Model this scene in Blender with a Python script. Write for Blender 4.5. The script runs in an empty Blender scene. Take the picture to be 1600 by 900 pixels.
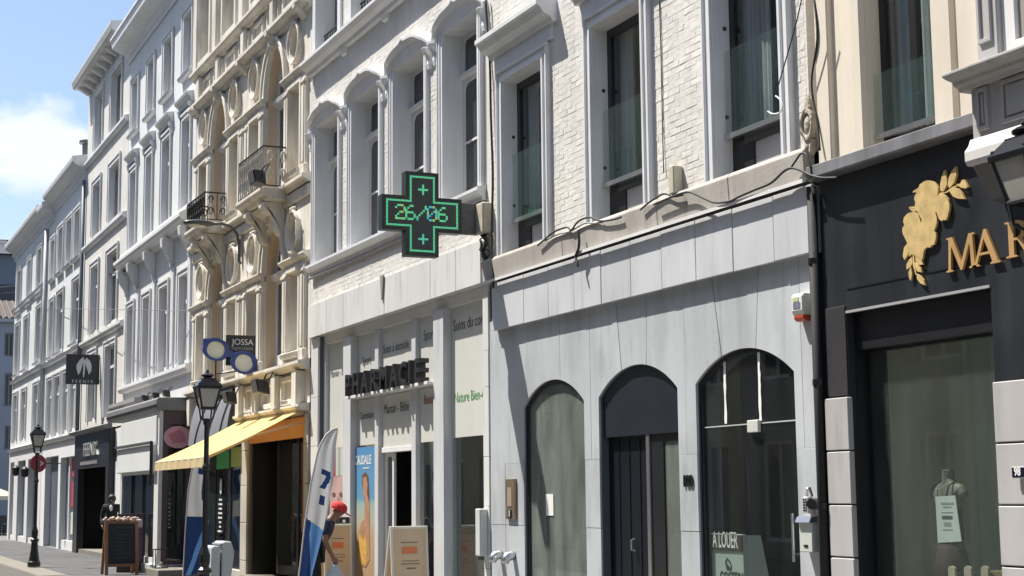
import bpy, bmesh, math, random
from mathutils import Vector, Matrix, geometry

random.seed(7)
sc = bpy.context.scene
COL = sc.collection
PI = math.pi

# ---------------------------------------------------------------- camera
LAMP3_X = -5.15
CAM_H, CAM_Y, FPX = 1.65, -7.56, 2420.0
ROT = Matrix(((0.41154330, 0.12387341, 0.90293273),
              (0.91133616, -0.04514313, -0.40918028),
              (-0.00992535, 0.99127064, -0.13146868)))
cam_data = bpy.data.cameras.new('camera')
cam_data.sensor_width = 36.0
cam_data.lens = 36.0 * FPX / 1600.0
cam_data.clip_end = 2000
cam = bpy.data.objects.new('camera', cam_data)
COL.objects.link(cam)
cam.matrix_world = Matrix.Translation((0, CAM_Y, CAM_H)) @ ROT.to_4x4()
sc.camera = cam

# ---------------------------------------------------------------- light, sky
SUN_DIR = Vector((-0.353, -0.336, 0.874))
sun_data = bpy.data.lights.new('sun', 'SUN')
sun_data.energy = 5.0
sun_data.angle = math.radians(0.53)
sun_data.color = (1.0, 0.95, 0.87)
sun = bpy.data.objects.new('sun', sun_data)
COL.objects.link(sun)
sun.rotation_euler = SUN_DIR.to_track_quat('Z', 'Y').to_euler()

world = bpy.data.worlds.new('World')
sc.world = world
world.use_nodes = True
def build_sky():
    nt = world.node_tree
    N, L = nt.nodes, nt.links
    bg = N['Background']
    bg.inputs[1].default_value = 0.095
    sky = N.new('ShaderNodeTexSky')
    sky.sky_type = 'NISHITA'
    sky.sun_disc = False
    sky.sun_elevation = math.radians(60.9)
    sky.sun_rotation = math.radians(226.4)
    sky.air_density = 1.0
    sky.dust_density = 1.2
    sky.ozone_density = 1.0
    tc = N.new('ShaderNodeTexCoord')
    sep = N.new('ShaderNodeSeparateXYZ'); L.new(tc.outputs['Generated'], sep.inputs[0])
    mp = N.new('ShaderNodeMapping'); L.new(tc.outputs['Generated'], mp.inputs[0])
    mp.inputs['Location'].default_value = (SKY_OFF[0], SKY_OFF[1], SKY_OFF[2])
    mp.inputs['Scale'].default_value = (6.5, 6.5, 10.0)
    nz = N.new('ShaderNodeTexNoise'); L.new(mp.outputs[0], nz.inputs['Vector'])
    nz.inputs['Scale'].default_value = 1.0
    nz.inputs['Detail'].default_value = 9
    nz.inputs['Roughness'].default_value = 0.56
    rp = N.new('ShaderNodeValToRGB')
    rp.color_ramp.elements[0].position = 0.52
    rp.color_ramp.elements[1].position = 0.63
    # a broken bank of cumulus some way above the horizon, hardly any cloud higher up
    bk = N.new('ShaderNodeValToRGB'); L.new(sep.outputs['Z'], bk.inputs[0])
    e = bk.color_ramp.elements
    e[0].position = 0.0; e[0].color = (.5,.5,.5,1); e[1].position = 1.0; e[1].color = (.25,.25,.25,1)
    for pz, v in ((.13,.50),(.19,.86),(.222,.88),(.262,.36),(.34,.25)):
        q = e.new(pz); q.color = (v,v,v,1)
    of = N.new('ShaderNodeMapRange'); L.new(bk.outputs['Color'], of.inputs['Value'])
    of.inputs['To Min'].default_value = -.15; of.inputs['To Max'].default_value = .15
    ad = N.new('ShaderNodeMath'); ad.operation = 'ADD'; L.new(nz.outputs['Fac'], ad.inputs[0]); L.new(of.outputs[0], ad.inputs[1])
    L.new(ad.outputs[0], rp.inputs[0])
    ml = N.new('ShaderNodeMath'); ml.operation = 'MULTIPLY'; L.new(rp.outputs['Color'], ml.inputs[0]); ml.inputs[1].default_value = .92
    mx = N.new('ShaderNodeMixRGB'); L.new(ml.outputs[0], mx.inputs[0])
    L.new(sky.outputs[0], mx.inputs[1])
    mx.inputs[2].default_value = (5.9, 6.2, 6.6, 1)
    L.new(mx.outputs[0], bg.inputs[0])
SKY_OFF = (0.9, 5.5, 9.4)
build_sky()
vs = sc.view_settings
vs.view_transform = 'Standard'
try: vs.look = 'None'
except Exception: pass
vs.exposure = 0.88
vs.gamma = 1.0
vs.use_curve_mapping = False

# ---------------------------------------------------------------- helpers
def P(px, py, y=0.0):
    """point where the sight line of photo pixel (px,py) meets the plane Y=y"""
    r = ROT @ Vector(((px - 800) / FPX, -(py - 450) / FPX, -1.0))
    t = (y - CAM_Y) / r.y
    return Vector((r.x * t, y, CAM_H + r.z * t))
def PX(px, py, x):
    r = ROT @ Vector(((px - 800) / FPX, -(py - 450) / FPX, -1.0))
    t = x / r.x
    return Vector((x, CAM_Y + r.y * t, CAM_H + r.z * t))

class MB:
    """collects vertices and faces of one mesh"""
    def __init__(s): s.v = []; s.f = []
    def add(s, vs_, fs_):
        b = len(s.v); s.v += [tuple(p) for p in vs_]; s.f += [tuple(i + b for i in f) for f in fs_]; return s
    def box(s, x0, x1, y0, y1, z0, z1):
        return s.add([(x0,y0,z0),(x1,y0,z0),(x1,y1,z0),(x0,y1,z0),(x0,y0,z1),(x1,y0,z1),(x1,y1,z1),(x0,y1,z1)],
              [(0,3,2,1),(4,5,6,7),(0,1,5,4),(1,2,6,5),(2,3,7,6),(3,0,4,7)])
    def prism(s, loops, a, b, plane='xz'):
        """outer loop and holes drawn in a plane, extruded between a and b along the third axis"""
        if plane == 'xz': m = lambda p, d: (p[0], d, p[1])
        elif plane == 'yz': m = lambda p, d: (d, p[0], p[1])
        else: m = lambda p, d: (p[0], p[1], d)
        if not isinstance(loops[0][0], (tuple, list, Vector)): loops = [loops]
        tri = geometry.tessellate_polygon([[Vector((p[0], p[1], 0)) for p in l] for l in loops])
        flat = [p for l in loops for p in l]; n = len(flat)
        vs_ = [m(p, a) for p in flat] + [m(p, b) for p in flat]
        fs_ = []
        for t in tri: fs_.append(tuple(t)); fs_.append(tuple(i + n for i in reversed(t)))
        o = 0
        for l in loops:
            k = len(l)
            for i in range(k):
                j = (i + 1) % k
                fs_.append((o+i, o+j, o+j+n, o+i+n))
            o += k
        return s.add(vs_, fs_)
    def tube(s, pts, r, n=6, caps=True):
        pts = [Vector(p) for p in pts]; vs_ = []; fs_ = []
        rr = r if isinstance(r, (list, tuple)) else [r] * len(pts)
        up = None
        for i, p in enumerate(pts):
            d = (pts[min(i+1, len(pts)-1)] - pts[max(i-1, 0)]).normalized()
            if up is None:
                up = Vector((0,0,1)) if abs(d.z) < .9 else Vector((1,0,0))
            a = d.cross(up); 
            if a.length < 1e-4: a = d.cross(Vector((0,1,0)))
            a.normalize(); b = a.cross(d).normalized(); up = b
            for k in range(n):
                t = 2*PI*k/n
                vs_.append(p + a*math.cos(t)*rr[i] + b*math.sin(t)*rr[i])
        for i in range(len(pts)-1):
            for k in range(n):
                j = (k+1) % n
                fs_.append((i*n+k, i*n+j, (i+1)*n+j, (i+1)*n+k))
        if caps:
            fs_.append(tuple(range(n-1, -1, -1))); fs_.append(tuple((len(pts)-1)*n + k for k in range(n)))
        return s.add(vs_, fs_)
    def lathe(s, prof, cx, cy, n=12, rot=0.0, sq=False):
        vs_ = []; fs_ = []
        for r, z in prof:
            for k in range(n):
                t = rot + 2*PI*k/n
                vs_.append((cx + r*math.cos(t), cy + r*math.sin(t), z))
        for i in range(len(prof)-1):
            for k in range(n):
                j = (k+1) % n
                fs_.append((i*n+k, i*n+j, (i+1)*n+j, (i+1)*n+k))
        fs_.append(tuple(range(n-1, -1, -1))); fs_.append(tuple((len(prof)-1)*n + k for k in range(n)))
        return s.add(vs_, fs_)
    def sphere(s, c, r, n=8, m=6, sc_=(1,1,1)):
        prof = []
        vs_ = []; fs_ = []
        for i in range(1, m):
            a = PI*i/m
            for k in range(n):
                t = 2*PI*k/n
                vs_.append((c[0]+r*sc_[0]*math.sin(a)*math.cos(t), c[1]+r*sc_[1]*math.sin(a)*math.sin(t), c[2]+r*sc_[2]*math.cos(a)))
        for i in range(m-2):
            for k in range(n):
                j = (k+1) % n
                fs_.append((i*n+k, (i+1)*n+k, (i+1)*n+j, i*n+j))
        t0 = len(vs_); vs_.append((c[0], c[1], c[2]+r*sc_[2])); vs_.append((c[0], c[1], c[2]-r*sc_[2]))
        for k in range(n):
            j = (k+1) % n
            fs_.append((t0, k, j)); fs_.append((t0+1, (m-2)*n+j, (m-2)*n+k))
        return s.add(vs_, fs_)
    def ring(s, c, r0, r1, y0, y1, n=24, sx=1.0, sz=1.0):
        """flat ring in the XZ plane"""
        o = [(c[0]+r1*sx*math.cos(2*PI*k/n), c[1]+r1*sz*math.sin(2*PI*k/n)) for k in range(n)]
        i = [(c[0]+r0*sx*math.cos(2*PI*k/n), c[1]+r0*sz*math.sin(2*PI*k/n)) for k in range(n)]
        vs_ = [(p[0], y0, p[1]) for p in o] + [(p[0], y0, p[1]) for p in i] + [(p[0], y1, p[1]) for p in o] + [(p[0], y1, p[1]) for p in i]
        fs_ = []
        for k in range(n):
            j = (k+1) % n
            fs_ += [(k, j, n+j, n+k), (2*n+k, 3*n+k, 3*n+j, 2*n+j), (k, 2*n+k, 2*n+j, j), (n+k, n+j, 3*n+j, 3*n+k)]
        return s.add(vs_, fs_)

ORG = {}
def org(o): return ORG.get(o.name, Vector((0,0,0))) if o else Vector((0,0,0))
def part(name, mb, mat, parent=None, bevel=0, smooth=False, kind=None, label=None, origin=None, recalc=True):
    o0 = org(parent)
    pos = Vector(origin) if origin is not None else o0
    me = bpy.data.meshes.new(name)
    me.from_pydata([Vector(p) - pos for p in mb.v], [], mb.f)
    if recalc or bevel:
        bm = bmesh.new(); bm.from_mesh(me)
        bmesh.ops.recalc_face_normals(bm, faces=bm.faces)
        if bevel:
            es = [e for e in bm.edges if len(e.link_faces) == 2 and e.calc_face_angle(0) > 0.5]
            bmesh.ops.bevel(bm, geom=es, offset=bevel, segments=1, affect='EDGES', profile=0.7, clamp_overlap=True)
        bm.to_mesh(me); bm.free()
    me.update()
    if mat: me.materials.append(mat)
    if smooth:
        for p in me.polygons: p.use_smooth = True
    o = bpy.data.objects.new(name, me); COL.objects.link(o)
    if parent: o.parent = parent
    o.location = pos - o0
    ORG[o.name] = pos
    if kind: o['kind'] = kind
    if label: o['label'] = label
    return o
def tag(o, label, cat, group=None):
    o['label'] = label; o['category'] = cat
    if group: o['group'] = group
    return o
def thing(name, label, cat, loc=(0,0,0), group=None):
    o = bpy.data.objects.new(name, None); COL.objects.link(o)
    o.empty_display_size = .2
    o.location = loc; ORG[o.name] = Vector(loc)
    return tag(o, label, cat, group)
def clone(o, parent, loc):
    """copy of a part (same mesh data) put at loc in parent space"""
    c = o.copy(); COL.objects.link(c); c.parent = parent; c.location = loc
    ORG[c.name] = org(parent) + Vector(loc)
    return c
def copy_tree(o, parent=None):
    c = o.copy(); COL.objects.link(c)
    if parent: c.parent = parent
    for ch in [k for k in o.children]: copy_tree(ch, c)
    return c

def text_mb(body, size, depth=0.0, align='CENTER', place=None, spacing=1.0, offset=0.0):
    """flat or extruded lettering as mesh; place maps (u,v,w) to world"""
    cu = bpy.data.curves.new('lettering', 'FONT'); cu.body = body; cu.size = size
    cu.extrude = depth; cu.align_x = align; cu.space_character = spacing; cu.resolution_u = 3
    cu.offset = offset
    ob = bpy.data.objects.new('lettering', cu); COL.objects.link(ob)
    bpy.context.view_layer.update()
    me = bpy.data.meshes.new_from_object(ob.evaluated_get(bpy.context.evaluated_depsgraph_get()))
    mb = MB(); mb.add([place(v.co.x, v.co.y, v.co.z) for v in me.vertices], [tuple(p.vertices) for p in me.polygons])
    bpy.data.objects.remove(ob); bpy.data.curves.remove(cu); bpy.data.meshes.remove(me)
    return mb
def front(x, z, y, sx=1.0): return lambda u, v, w: (x + u*sx, y - w, z + v)         # faces the street
def side(x, y, z, sx=1.0): return lambda u, v, w: (x + w, y + u*sx, z + v)          # faces +X

# ---------------------------------------------------------------- materials
def M(name, col, rough=.7, var=.10, scale=1.3, streak=0.0, bump=0.0, bscale=30.0, metal=0.0, spec=.5, bstretch=None, stain=None, speck=0.0, objvar=0.0, drip=0.0):
    m = bpy.data.materials.new(name); m.use_nodes = True
    nt = m.node_tree; N, L = nt.nodes, nt.links
    b = N['Principled BSDF']
    b.inputs['Roughness'].default_value = rough
    b.inputs['Metallic'].default_value = metal
    b.inputs['Specular IOR Level'].default_value = spec
    geo = N.new('ShaderNodeNewGeometry')
    cur = None
    base = N.new('ShaderNodeRGB'); base.outputs[0].default_value = (*col, 1); cur = base.outputs[0]
    def mult(fac_socket):
        nonlocal cur
        mx = N.new('ShaderNodeMixRGB'); mx.blend_type = 'MULTIPLY'; mx.inputs[0].default_value = 1
        L.new(cur, mx.inputs[1]); L.new(fac_socket, mx.inputs[2]); cur = mx.outputs[0]
    def noise(sca, stretch, lo, hi, det=4):
        mp = N.new('ShaderNodeMapping'); L.new(geo.outputs['Position'], mp.inputs[0]); mp.inputs['Scale'].default_value = stretch
        nz = N.new('ShaderNodeTexNoise'); nz.inputs['Scale'].default_value = sca; nz.inputs['Detail'].default_value = det
        L.new(mp.outputs[0], nz.inputs['Vector'])
        mr = N.new('ShaderNodeMapRange'); L.new(nz.outputs['Fac'], mr.inputs['Value'])
        mr.inputs['From Min'].default_value = .3; mr.inputs['From Max'].default_value = .7
        mr.inputs['To Min'].default_value = lo; mr.inputs['To Max'].default_value = hi
        return mr.outputs[0]
    if var: mult(noise(scale, (1,1,1), 1-var, 1+var*.6, 6))
    if speck: mult(noise(60, (1,1,1), 1-speck, 1+speck*.5, 2))
    if streak: mult(noise(1.0, (9,9,.5), 1-streak, 1+streak*.3, 5))
    if objvar:
        oi = N.new('ShaderNodeObjectInfo'); mo = N.new('ShaderNodeMapRange'); L.new(oi.outputs['Random'], mo.inputs['Value'])
        mo.inputs['To Min'].default_value = 1-objvar; mo.inputs['To Max'].default_value = 1+objvar*.6; mult(mo.outputs[0])
    if drip:
        mp = N.new('ShaderNodeMapping'); L.new(geo.outputs['Position'], mp.inputs[0]); mp.inputs['Scale'].default_value = (4.5,4.5,.7)
        nz = N.new('ShaderNodeTexNoise'); nz.inputs['Scale'].default_value = 1.3; nz.inputs['Detail'].default_value = 8; nz.inputs['Roughness'].default_value = .62; L.new(mp.outputs[0], nz.inputs['Vector'])
        mr = N.new('ShaderNodeMapRange'); L.new(nz.outputs['Fac'], mr.inputs['Value'])
        mr.inputs['From Min'].default_value = .54; mr.inputs['From Max'].default_value = .70; mr.inputs['To Min'].default_value = 1; mr.inputs['To Max'].default_value = 1-drip
        mult(mr.outputs[0])
    if stain:
        scol, amt, ssc = stain
        f = noise(ssc, (1.6,1.6,.7), -.9, 1.0, 7)
        cl = N.new('ShaderNodeMath'); cl.operation = 'MULTIPLY'; cl.use_clamp = True; L.new(f, cl.inputs[0]); cl.inputs[1].default_value = amt
        mx = N.new('ShaderNodeMixRGB'); L.new(cl.outputs[0], mx.inputs[0]); L.new(cur, mx.inputs[1]); mx.inputs[2].default_value = (*scol, 1); cur = mx.outputs[0]
    L.new(cur, b.inputs['Base Color'])
    if bump:
        mp = N.new('ShaderNodeMapping'); L.new(geo.outputs['Position'], mp.inputs[0])
        if bstretch: mp.inputs['Scale'].default_value = bstretch
        nz = N.new('ShaderNodeTexNoise'); nz.inputs['Scale'].default_value = bscale; nz.inputs['Detail'].default_value = 5
        L.new(mp.outputs[0], nz.inputs['Vector'])
        bp = N.new('ShaderNodeBump'); bp.inputs['Strength'].default_value = bump; bp.inputs['Distance'].default_value = .02
        L.new(nz.outputs['Fac'], bp.inputs['Height']); L.new(bp.outputs[0], b.inputs['Normal'])
    return m
def brick_mat(name, col, bw=.22, bh=.068, depth=.5, var=.08):
    """painted brickwork seen from too far away to model each brick"""
    m = M(name, col, .8, var, .9, .06)
    nt = m.node_tree; N, L = nt.nodes, nt.links
    geo = N.new('ShaderNodeNewGeometry')
    sp = N.new('ShaderNodeSeparateXYZ'); L.new(geo.outputs['Position'], sp.inputs[0])
    cb = N.new('ShaderNodeCombineXYZ'); L.new(sp.outputs['X'], cb.inputs[0]); L.new(sp.outputs['Z'], cb.inputs[1])
    br = N.new('ShaderNodeTexBrick'); L.new(cb.outputs[0], br.inputs['Vector'])
    br.inputs['Scale'].default_value = 1; br.inputs['Brick Width'].default_value = bw; br.inputs['Row Height'].default_value = bh
    br.inputs['Mortar Size'].default_value = .008; br.inputs['Mortar Smooth'].default_value = .4
    nz = N.new('ShaderNodeTexNoise'); nz.inputs['Scale'].default_value = 14; nz.inputs['Detail'].default_value = 5; L.new(geo.outputs['Position'], nz.inputs['Vector'])
    ad = N.new('ShaderNodeMath'); ad.operation = 'SUBTRACT'; L.new(nz.outputs['Fac'], ad.inputs[0]); L.new(br.outputs['Fac'], ad.inputs[1])
    bp = N.new('ShaderNodeBump'); bp.inputs['Strength'].default_value = depth; bp.inputs['Distance'].default_value = .015
    L.new(ad.outputs[0], bp.inputs['Height']); L.new(bp.outputs[0], N['Principled BSDF'].inputs['Normal'])
    return m
def glass_mat(name, tint=(.75,.82,.8), rough=.02, refl=1.0, dirt=0.0, dcol=(.5,.55,.53)):
    """a window pane: see-through, mirroring at a slant, with some dust"""
    m = bpy.data.materials.new(name); m.use_nodes = True
    nt = m.node_tree; N, L = nt.nodes, nt.links
    out = N['Material Output']; N.remove(N['Principled BSDF'])
    tr = N.new('ShaderNodeBsdfTransparent'); tr.inputs[0].default_value = (*tint, 1)
    gl = N.new('ShaderNodeBsdfGlossy'); gl.inputs['Roughness'].default_value = rough; gl.inputs['Color'].default_value = (.95,.98,1,1)
    fr = N.new('ShaderNodeFresnel'); fr.inputs['IOR'].default_value = 1.5
    ml = N.new('ShaderNodeMath'); ml.operation = 'MULTIPLY'; L.new(fr.outputs[0], ml.inputs[0]); ml.inputs[1].default_value = refl; ml.use_clamp = True
    g0 = N.new('ShaderNodeNewGeometry'); fb = N.new('ShaderNodeMath'); fb.operation = 'SUBTRACT'; fb.inputs[0].default_value = 1; L.new(g0.outputs['Backfacing'], fb.inputs[1])
    ff = N.new('ShaderNodeMath'); ff.operation = 'MULTIPLY'; L.new(ml.outputs[0], ff.inputs[0]); L.new(fb.outputs[0], ff.inputs[1])
    df = N.new('ShaderNodeBsdfDiffuse'); df.inputs[0].default_value = (*dcol, 1)
    m1 = N.new('ShaderNodeMixShader'); m2 = N.new('ShaderNodeMixShader')
    nz = N.new('ShaderNodeTexNoise'); nz.inputs['Scale'].default_value = 2.5; nz.inputs['Detail'].default_value = 6
    geo = N.new('ShaderNodeNewGeometry'); mp = N.new('ShaderNodeMapping'); mp.inputs['Scale'].default_value = (2,2,.5); L.new(geo.outputs['Position'], mp.inputs[0]); L.new(mp.outputs[0], nz.inputs['Vector'])
    dm = N.new('ShaderNodeMath'); dm.operation = 'MULTIPLY'; L.new(nz.outputs['Fac'], dm.inputs[0]); dm.inputs[1].default_value = dirt*2
    L.new(dm.outputs[0], m1.inputs[0]); L.new(tr.outputs[0], m1.inputs[1]); L.new(df.outputs[0], m1.inputs[2])
    L.new(ff.outputs[0], m2.inputs[0]); L.new(m1.outputs[0], m2.inputs[1]); L.new(gl.outputs[0], m2.inputs[2])
    L.new(m2.outputs[0], out.inputs[0])
    return m
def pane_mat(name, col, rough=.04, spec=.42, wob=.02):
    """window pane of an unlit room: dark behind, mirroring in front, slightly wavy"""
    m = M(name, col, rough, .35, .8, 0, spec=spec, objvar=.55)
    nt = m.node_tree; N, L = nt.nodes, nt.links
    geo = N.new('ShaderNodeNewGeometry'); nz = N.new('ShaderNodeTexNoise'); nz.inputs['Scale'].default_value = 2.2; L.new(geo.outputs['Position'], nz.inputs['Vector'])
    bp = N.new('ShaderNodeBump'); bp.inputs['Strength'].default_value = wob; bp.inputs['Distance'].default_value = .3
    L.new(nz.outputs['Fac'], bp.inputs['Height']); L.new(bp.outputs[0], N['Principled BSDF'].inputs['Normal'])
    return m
def emit_mat(name, col, strength):
    m = bpy.data.materials.new(name); m.use_nodes = True
    b = m.node_tree.nodes['Principled BSDF']; b.inputs['Base Color'].default_value = (*[c*.3 for c in col], 1)
    b.inputs['Emission Color'].default_value = (*col, 1); b.inputs['Emission Strength'].default_value = strength
    return m
def cloth_mat(name, col, trans=.35, rough=.9):
    m = M(name, col, rough, .08, 3, .05, bump=.15, bscale=8)
    nt = m.node_tree; N, L = nt.nodes, nt.links
    b = N['Principled BSDF']; tl = N.new('ShaderNodeBsdfTranslucent'); tl.inputs[0].default_value = (*col, 1)
    mx = N.new('ShaderNodeMixShader'); mx.inputs[0].default_value = trans
    L.new(b.outputs[0], mx.inputs[1]); L.new(tl.outputs[0], mx.inputs[2]); L.new(mx.outputs[0], N['Material Output'].inputs[0])
    return m

white_brick = M('painted_brick', (.72,.70,.665), .78, .10, 1.1, .08, bump=.2, bscale=22, stain=((.52,.47,.38), .35, 1.6), speck=.08, objvar=.04, drip=.14)
white_brick2 = brick_mat('far_painted_brick', (.66,.65,.61), depth=.6)
white_paint = M('white_paint', (.72,.72,.71), .55, .07, 1.4, .07, bump=.05, bscale=12)
white_trim = M('white_trim', (.70,.71,.72), .5, .06, 2.0, .06, stain=((.45,.42,.38), .22, 2.5))
grey_stone = M('grey_blue_stone', (.46,.485,.51), .6, .14, .8, .05, bump=.08, bscale=18, stain=((.30,.32,.32), .6, 1.3), objvar=.06, drip=.24)
panel_stone = M('pale_cladding', (.56,.575,.60), .55, .10, .7, .04, stain=((.38,.41,.41), .5, 1.4), objvar=.04, drip=.20)
sill_stone = M('brownish_sill_stone', (.42,.39,.355), .8, .12, 1.6, .12, bump=.15, bscale=25, stain=((.28,.25,.22), .4, 2.0), objvar=.08, drip=.3)
pharm_panel = M('pharmacy_cladding', (.66,.66,.65), .45, .05, .7, .05, stain=((.5,.48,.44), .3, 1.2), objvar=.04, drip=.22)
cream_stone = M('cream_stone', (.71,.67,.59), .8, .12, 1.2, .14, bump=.15, bscale=20, stain=((.36,.32,.26), .45, 1.4), drip=.25)
cream_wall = M('cream_render', (.70,.635,.53), .75, .05, 1.2, .06, bump=.06, bscale=18, stain=((.45,.40,.33), .25, 1.3))
zinc = M('weathered_zinc', (.20,.20,.21), .5, .2, 2.0, .3, metal=.3)
black_panel = M('black_fascia', (.022,.025,.030), .34, .35, 1.2, .3, spec=.5, stain=((.055,.06,.065), .35, 1.1))
black_metal = M('black_metal', (.014,.015,.017), .35, .2, 3)
iron = M('wrought_iron', (.02,.02,.02), .5, .2, 6)
grey_metal = M('grey_metal', (.34,.36,.38), .4, .08, 3, metal=.4)
chrome = M('brushed_steel', (.62,.63,.63), .25, .05, 4, metal=.9)
white_block = M('white_block', (.43,.42,.415), .6, .06, .9, .06, bump=.05, bscale=15, stain=((.33,.32,.31), .4, 1.6), objvar=.05, drip=.2)
gold = M('gold_leaf_board', (.60,.44,.19), .55, .22, 14, metal=.15)
dark_room = M('dark_interior', (.012,.012,.013), .9, .2, 1)
room_grey = M('dim_interior', (.10,.10,.10), .9, .2, 1)
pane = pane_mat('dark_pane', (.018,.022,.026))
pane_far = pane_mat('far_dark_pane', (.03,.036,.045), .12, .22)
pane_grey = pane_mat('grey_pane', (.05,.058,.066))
pane_warm = pane_mat('warm_grey_pane', (.34,.32,.285), .2, .35)
glass = glass_mat('clear_glass', (.90,.92,.92), refl=1.3)
shop_glass = glass_mat('shop_glass', (.91,.94,.93), dirt=.012, refl=1.7)
dusty_glass = glass_mat('whitewashed_glass', (.70,.75,.70), dirt=.34, dcol=(.32,.36,.33))
curtain_m = M('grey_green_curtain', (.50,.50,.51), .9, .1, 2, .2)
far_trim = M('far_white_paint', (.70,.71,.72), .65, .06, .8, .08, objvar=.07, drip=.18)
facade5 = M('smooth_white_render', (.70,.71,.715), .7, .08, .7, .08, drip=.20, stain=((.52,.53,.54), .4, .5))
facade7 = M('cool_white_render', (.66,.68,.68), .7, .08, .6, .08, drip=.22, stain=((.5,.51,.5), .45, .5))
wood = M('brown_wood', (.25,.12,.06), .5, .2, 5, .1)
asphalt = M('light_paving', (.085,.08,.072), .85, .10, .5, 0, bump=.15, bscale=9, speck=.15)
slab_m = M('grey_paving_slab', (.080,.080,.084), .75, .14, .6, 0, bump=.12, bscale=14, speck=.1)
strip_m = M('pale_kerb_stone', (.20,.185,.155), .8, .10, .7, 0, speck=.1)
frosted = M('frosted_panel', (.60,.605,.56), .35, .04, .7, .04)

def proj(p):
    c = ROT.transposed() @ (Vector(p) - Vector((0, CAM_Y, CAM_H)))
    return 800 - FPX*c.x/c.z, 450 + FPX*c.y/c.z

# ---------------------------------------------------------------- the ground
def build_ground():
    g = MB().add([(-300,-150,0),(150,-150,0),(150,150,0),(-300,150,0)], [(0,1,2,3)])
    part('ground', g, asphalt, kind='structure')
    pv = part('pavement', MB().box(-75, 6, -2.36, .6, -.05, .006), M('paving_joint', (.15,.15,.15), .9), kind='structure')
    st = part('kerb_strip', MB().box(-75, 6, -2.98, -2.37, -.05, .006), M('kerb_joint', (.28,.26,.22), .9), kind='structure')
    # pavement slabs, those the photograph shows
    protos = []
    for k in range(4):
        mb = MB(); mb.box(-.444, .444, -.224, .224, .004, .016 + .002*k)
        protos.append(mb)
    n = 0
    first = {}
    x = -64.0; row = 0
    while x < -27:
        for r in range(5):
            y0 = -2.36 + r*.455
            off = .45 if r % 2 else 0
            k = random.randrange(4); loc = (x + off, y0 + .2275, 0)
            if n < 205:
                if k not in first:
                    first[k] = part('paving_slab', protos[k], slab_m, pv, bevel=.004, origin=(0,0,0)); first[k].location = loc
                else: clone(first[k], pv, loc)
                n += 1
        x += .9
    n = 0; x = -52; first = None
    while x < -34:
        loc = (x, -2.675, 0)
        if first is None:
            first = part('kerb_stone', MB().box(-.495,.495,-.29,.29,.004,.02), strip_m, st, bevel=.005, origin=(0,0,0)); first.location = loc
        else: clone(first, st, loc)
        x += 1.0
build_ground()

# ---------------------------------------------------------------- buildings
def arc_pts(x0, x1, zs, za, n=14):
    """segmental arch from (x0,zs) over (mid,za) to (x1,zs)"""
    w = (x1-x0)/2; h = za-zs; R = (w*w+h*h)/(2*h); xc = (x0+x1)/2; zc = za-R
    a = math.asin(min(1, w/R))
    if h > w: a = PI - a
    return [(xc + R*math.sin(-a + 2*a*i/n), zc + R*math.cos(-a + 2*a*i/n)) for i in range(n+1)]
def rect(x0, x1, z0, z1): return [(x0,z0),(x1,z0),(x1,z1),(x0,z1)]
def shell(root, x0, x1, z1, mat, depth=9.0, zoff=0.0):
    """side walls, back wall and flat roof of a terraced house"""
    a, b = x0+.03, x1-.03
    mb = MB()
    mb.box(a, a+.12, .32, depth, 0, z1-.05); mb.box(b-.12, b, .32, depth, 0, z1-.05)
    mb.box(a+.12, b-.12, depth-.12, depth, 0, z1-.05); mb.box(a+.125, b-.125, .32, depth-.125, z1-.3, z1-.06)
    return part('shell', mb, mat, root)
def moulding(x0, x1, prof):
    return MB().prism(prof, x0, x1, 'yz')

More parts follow.
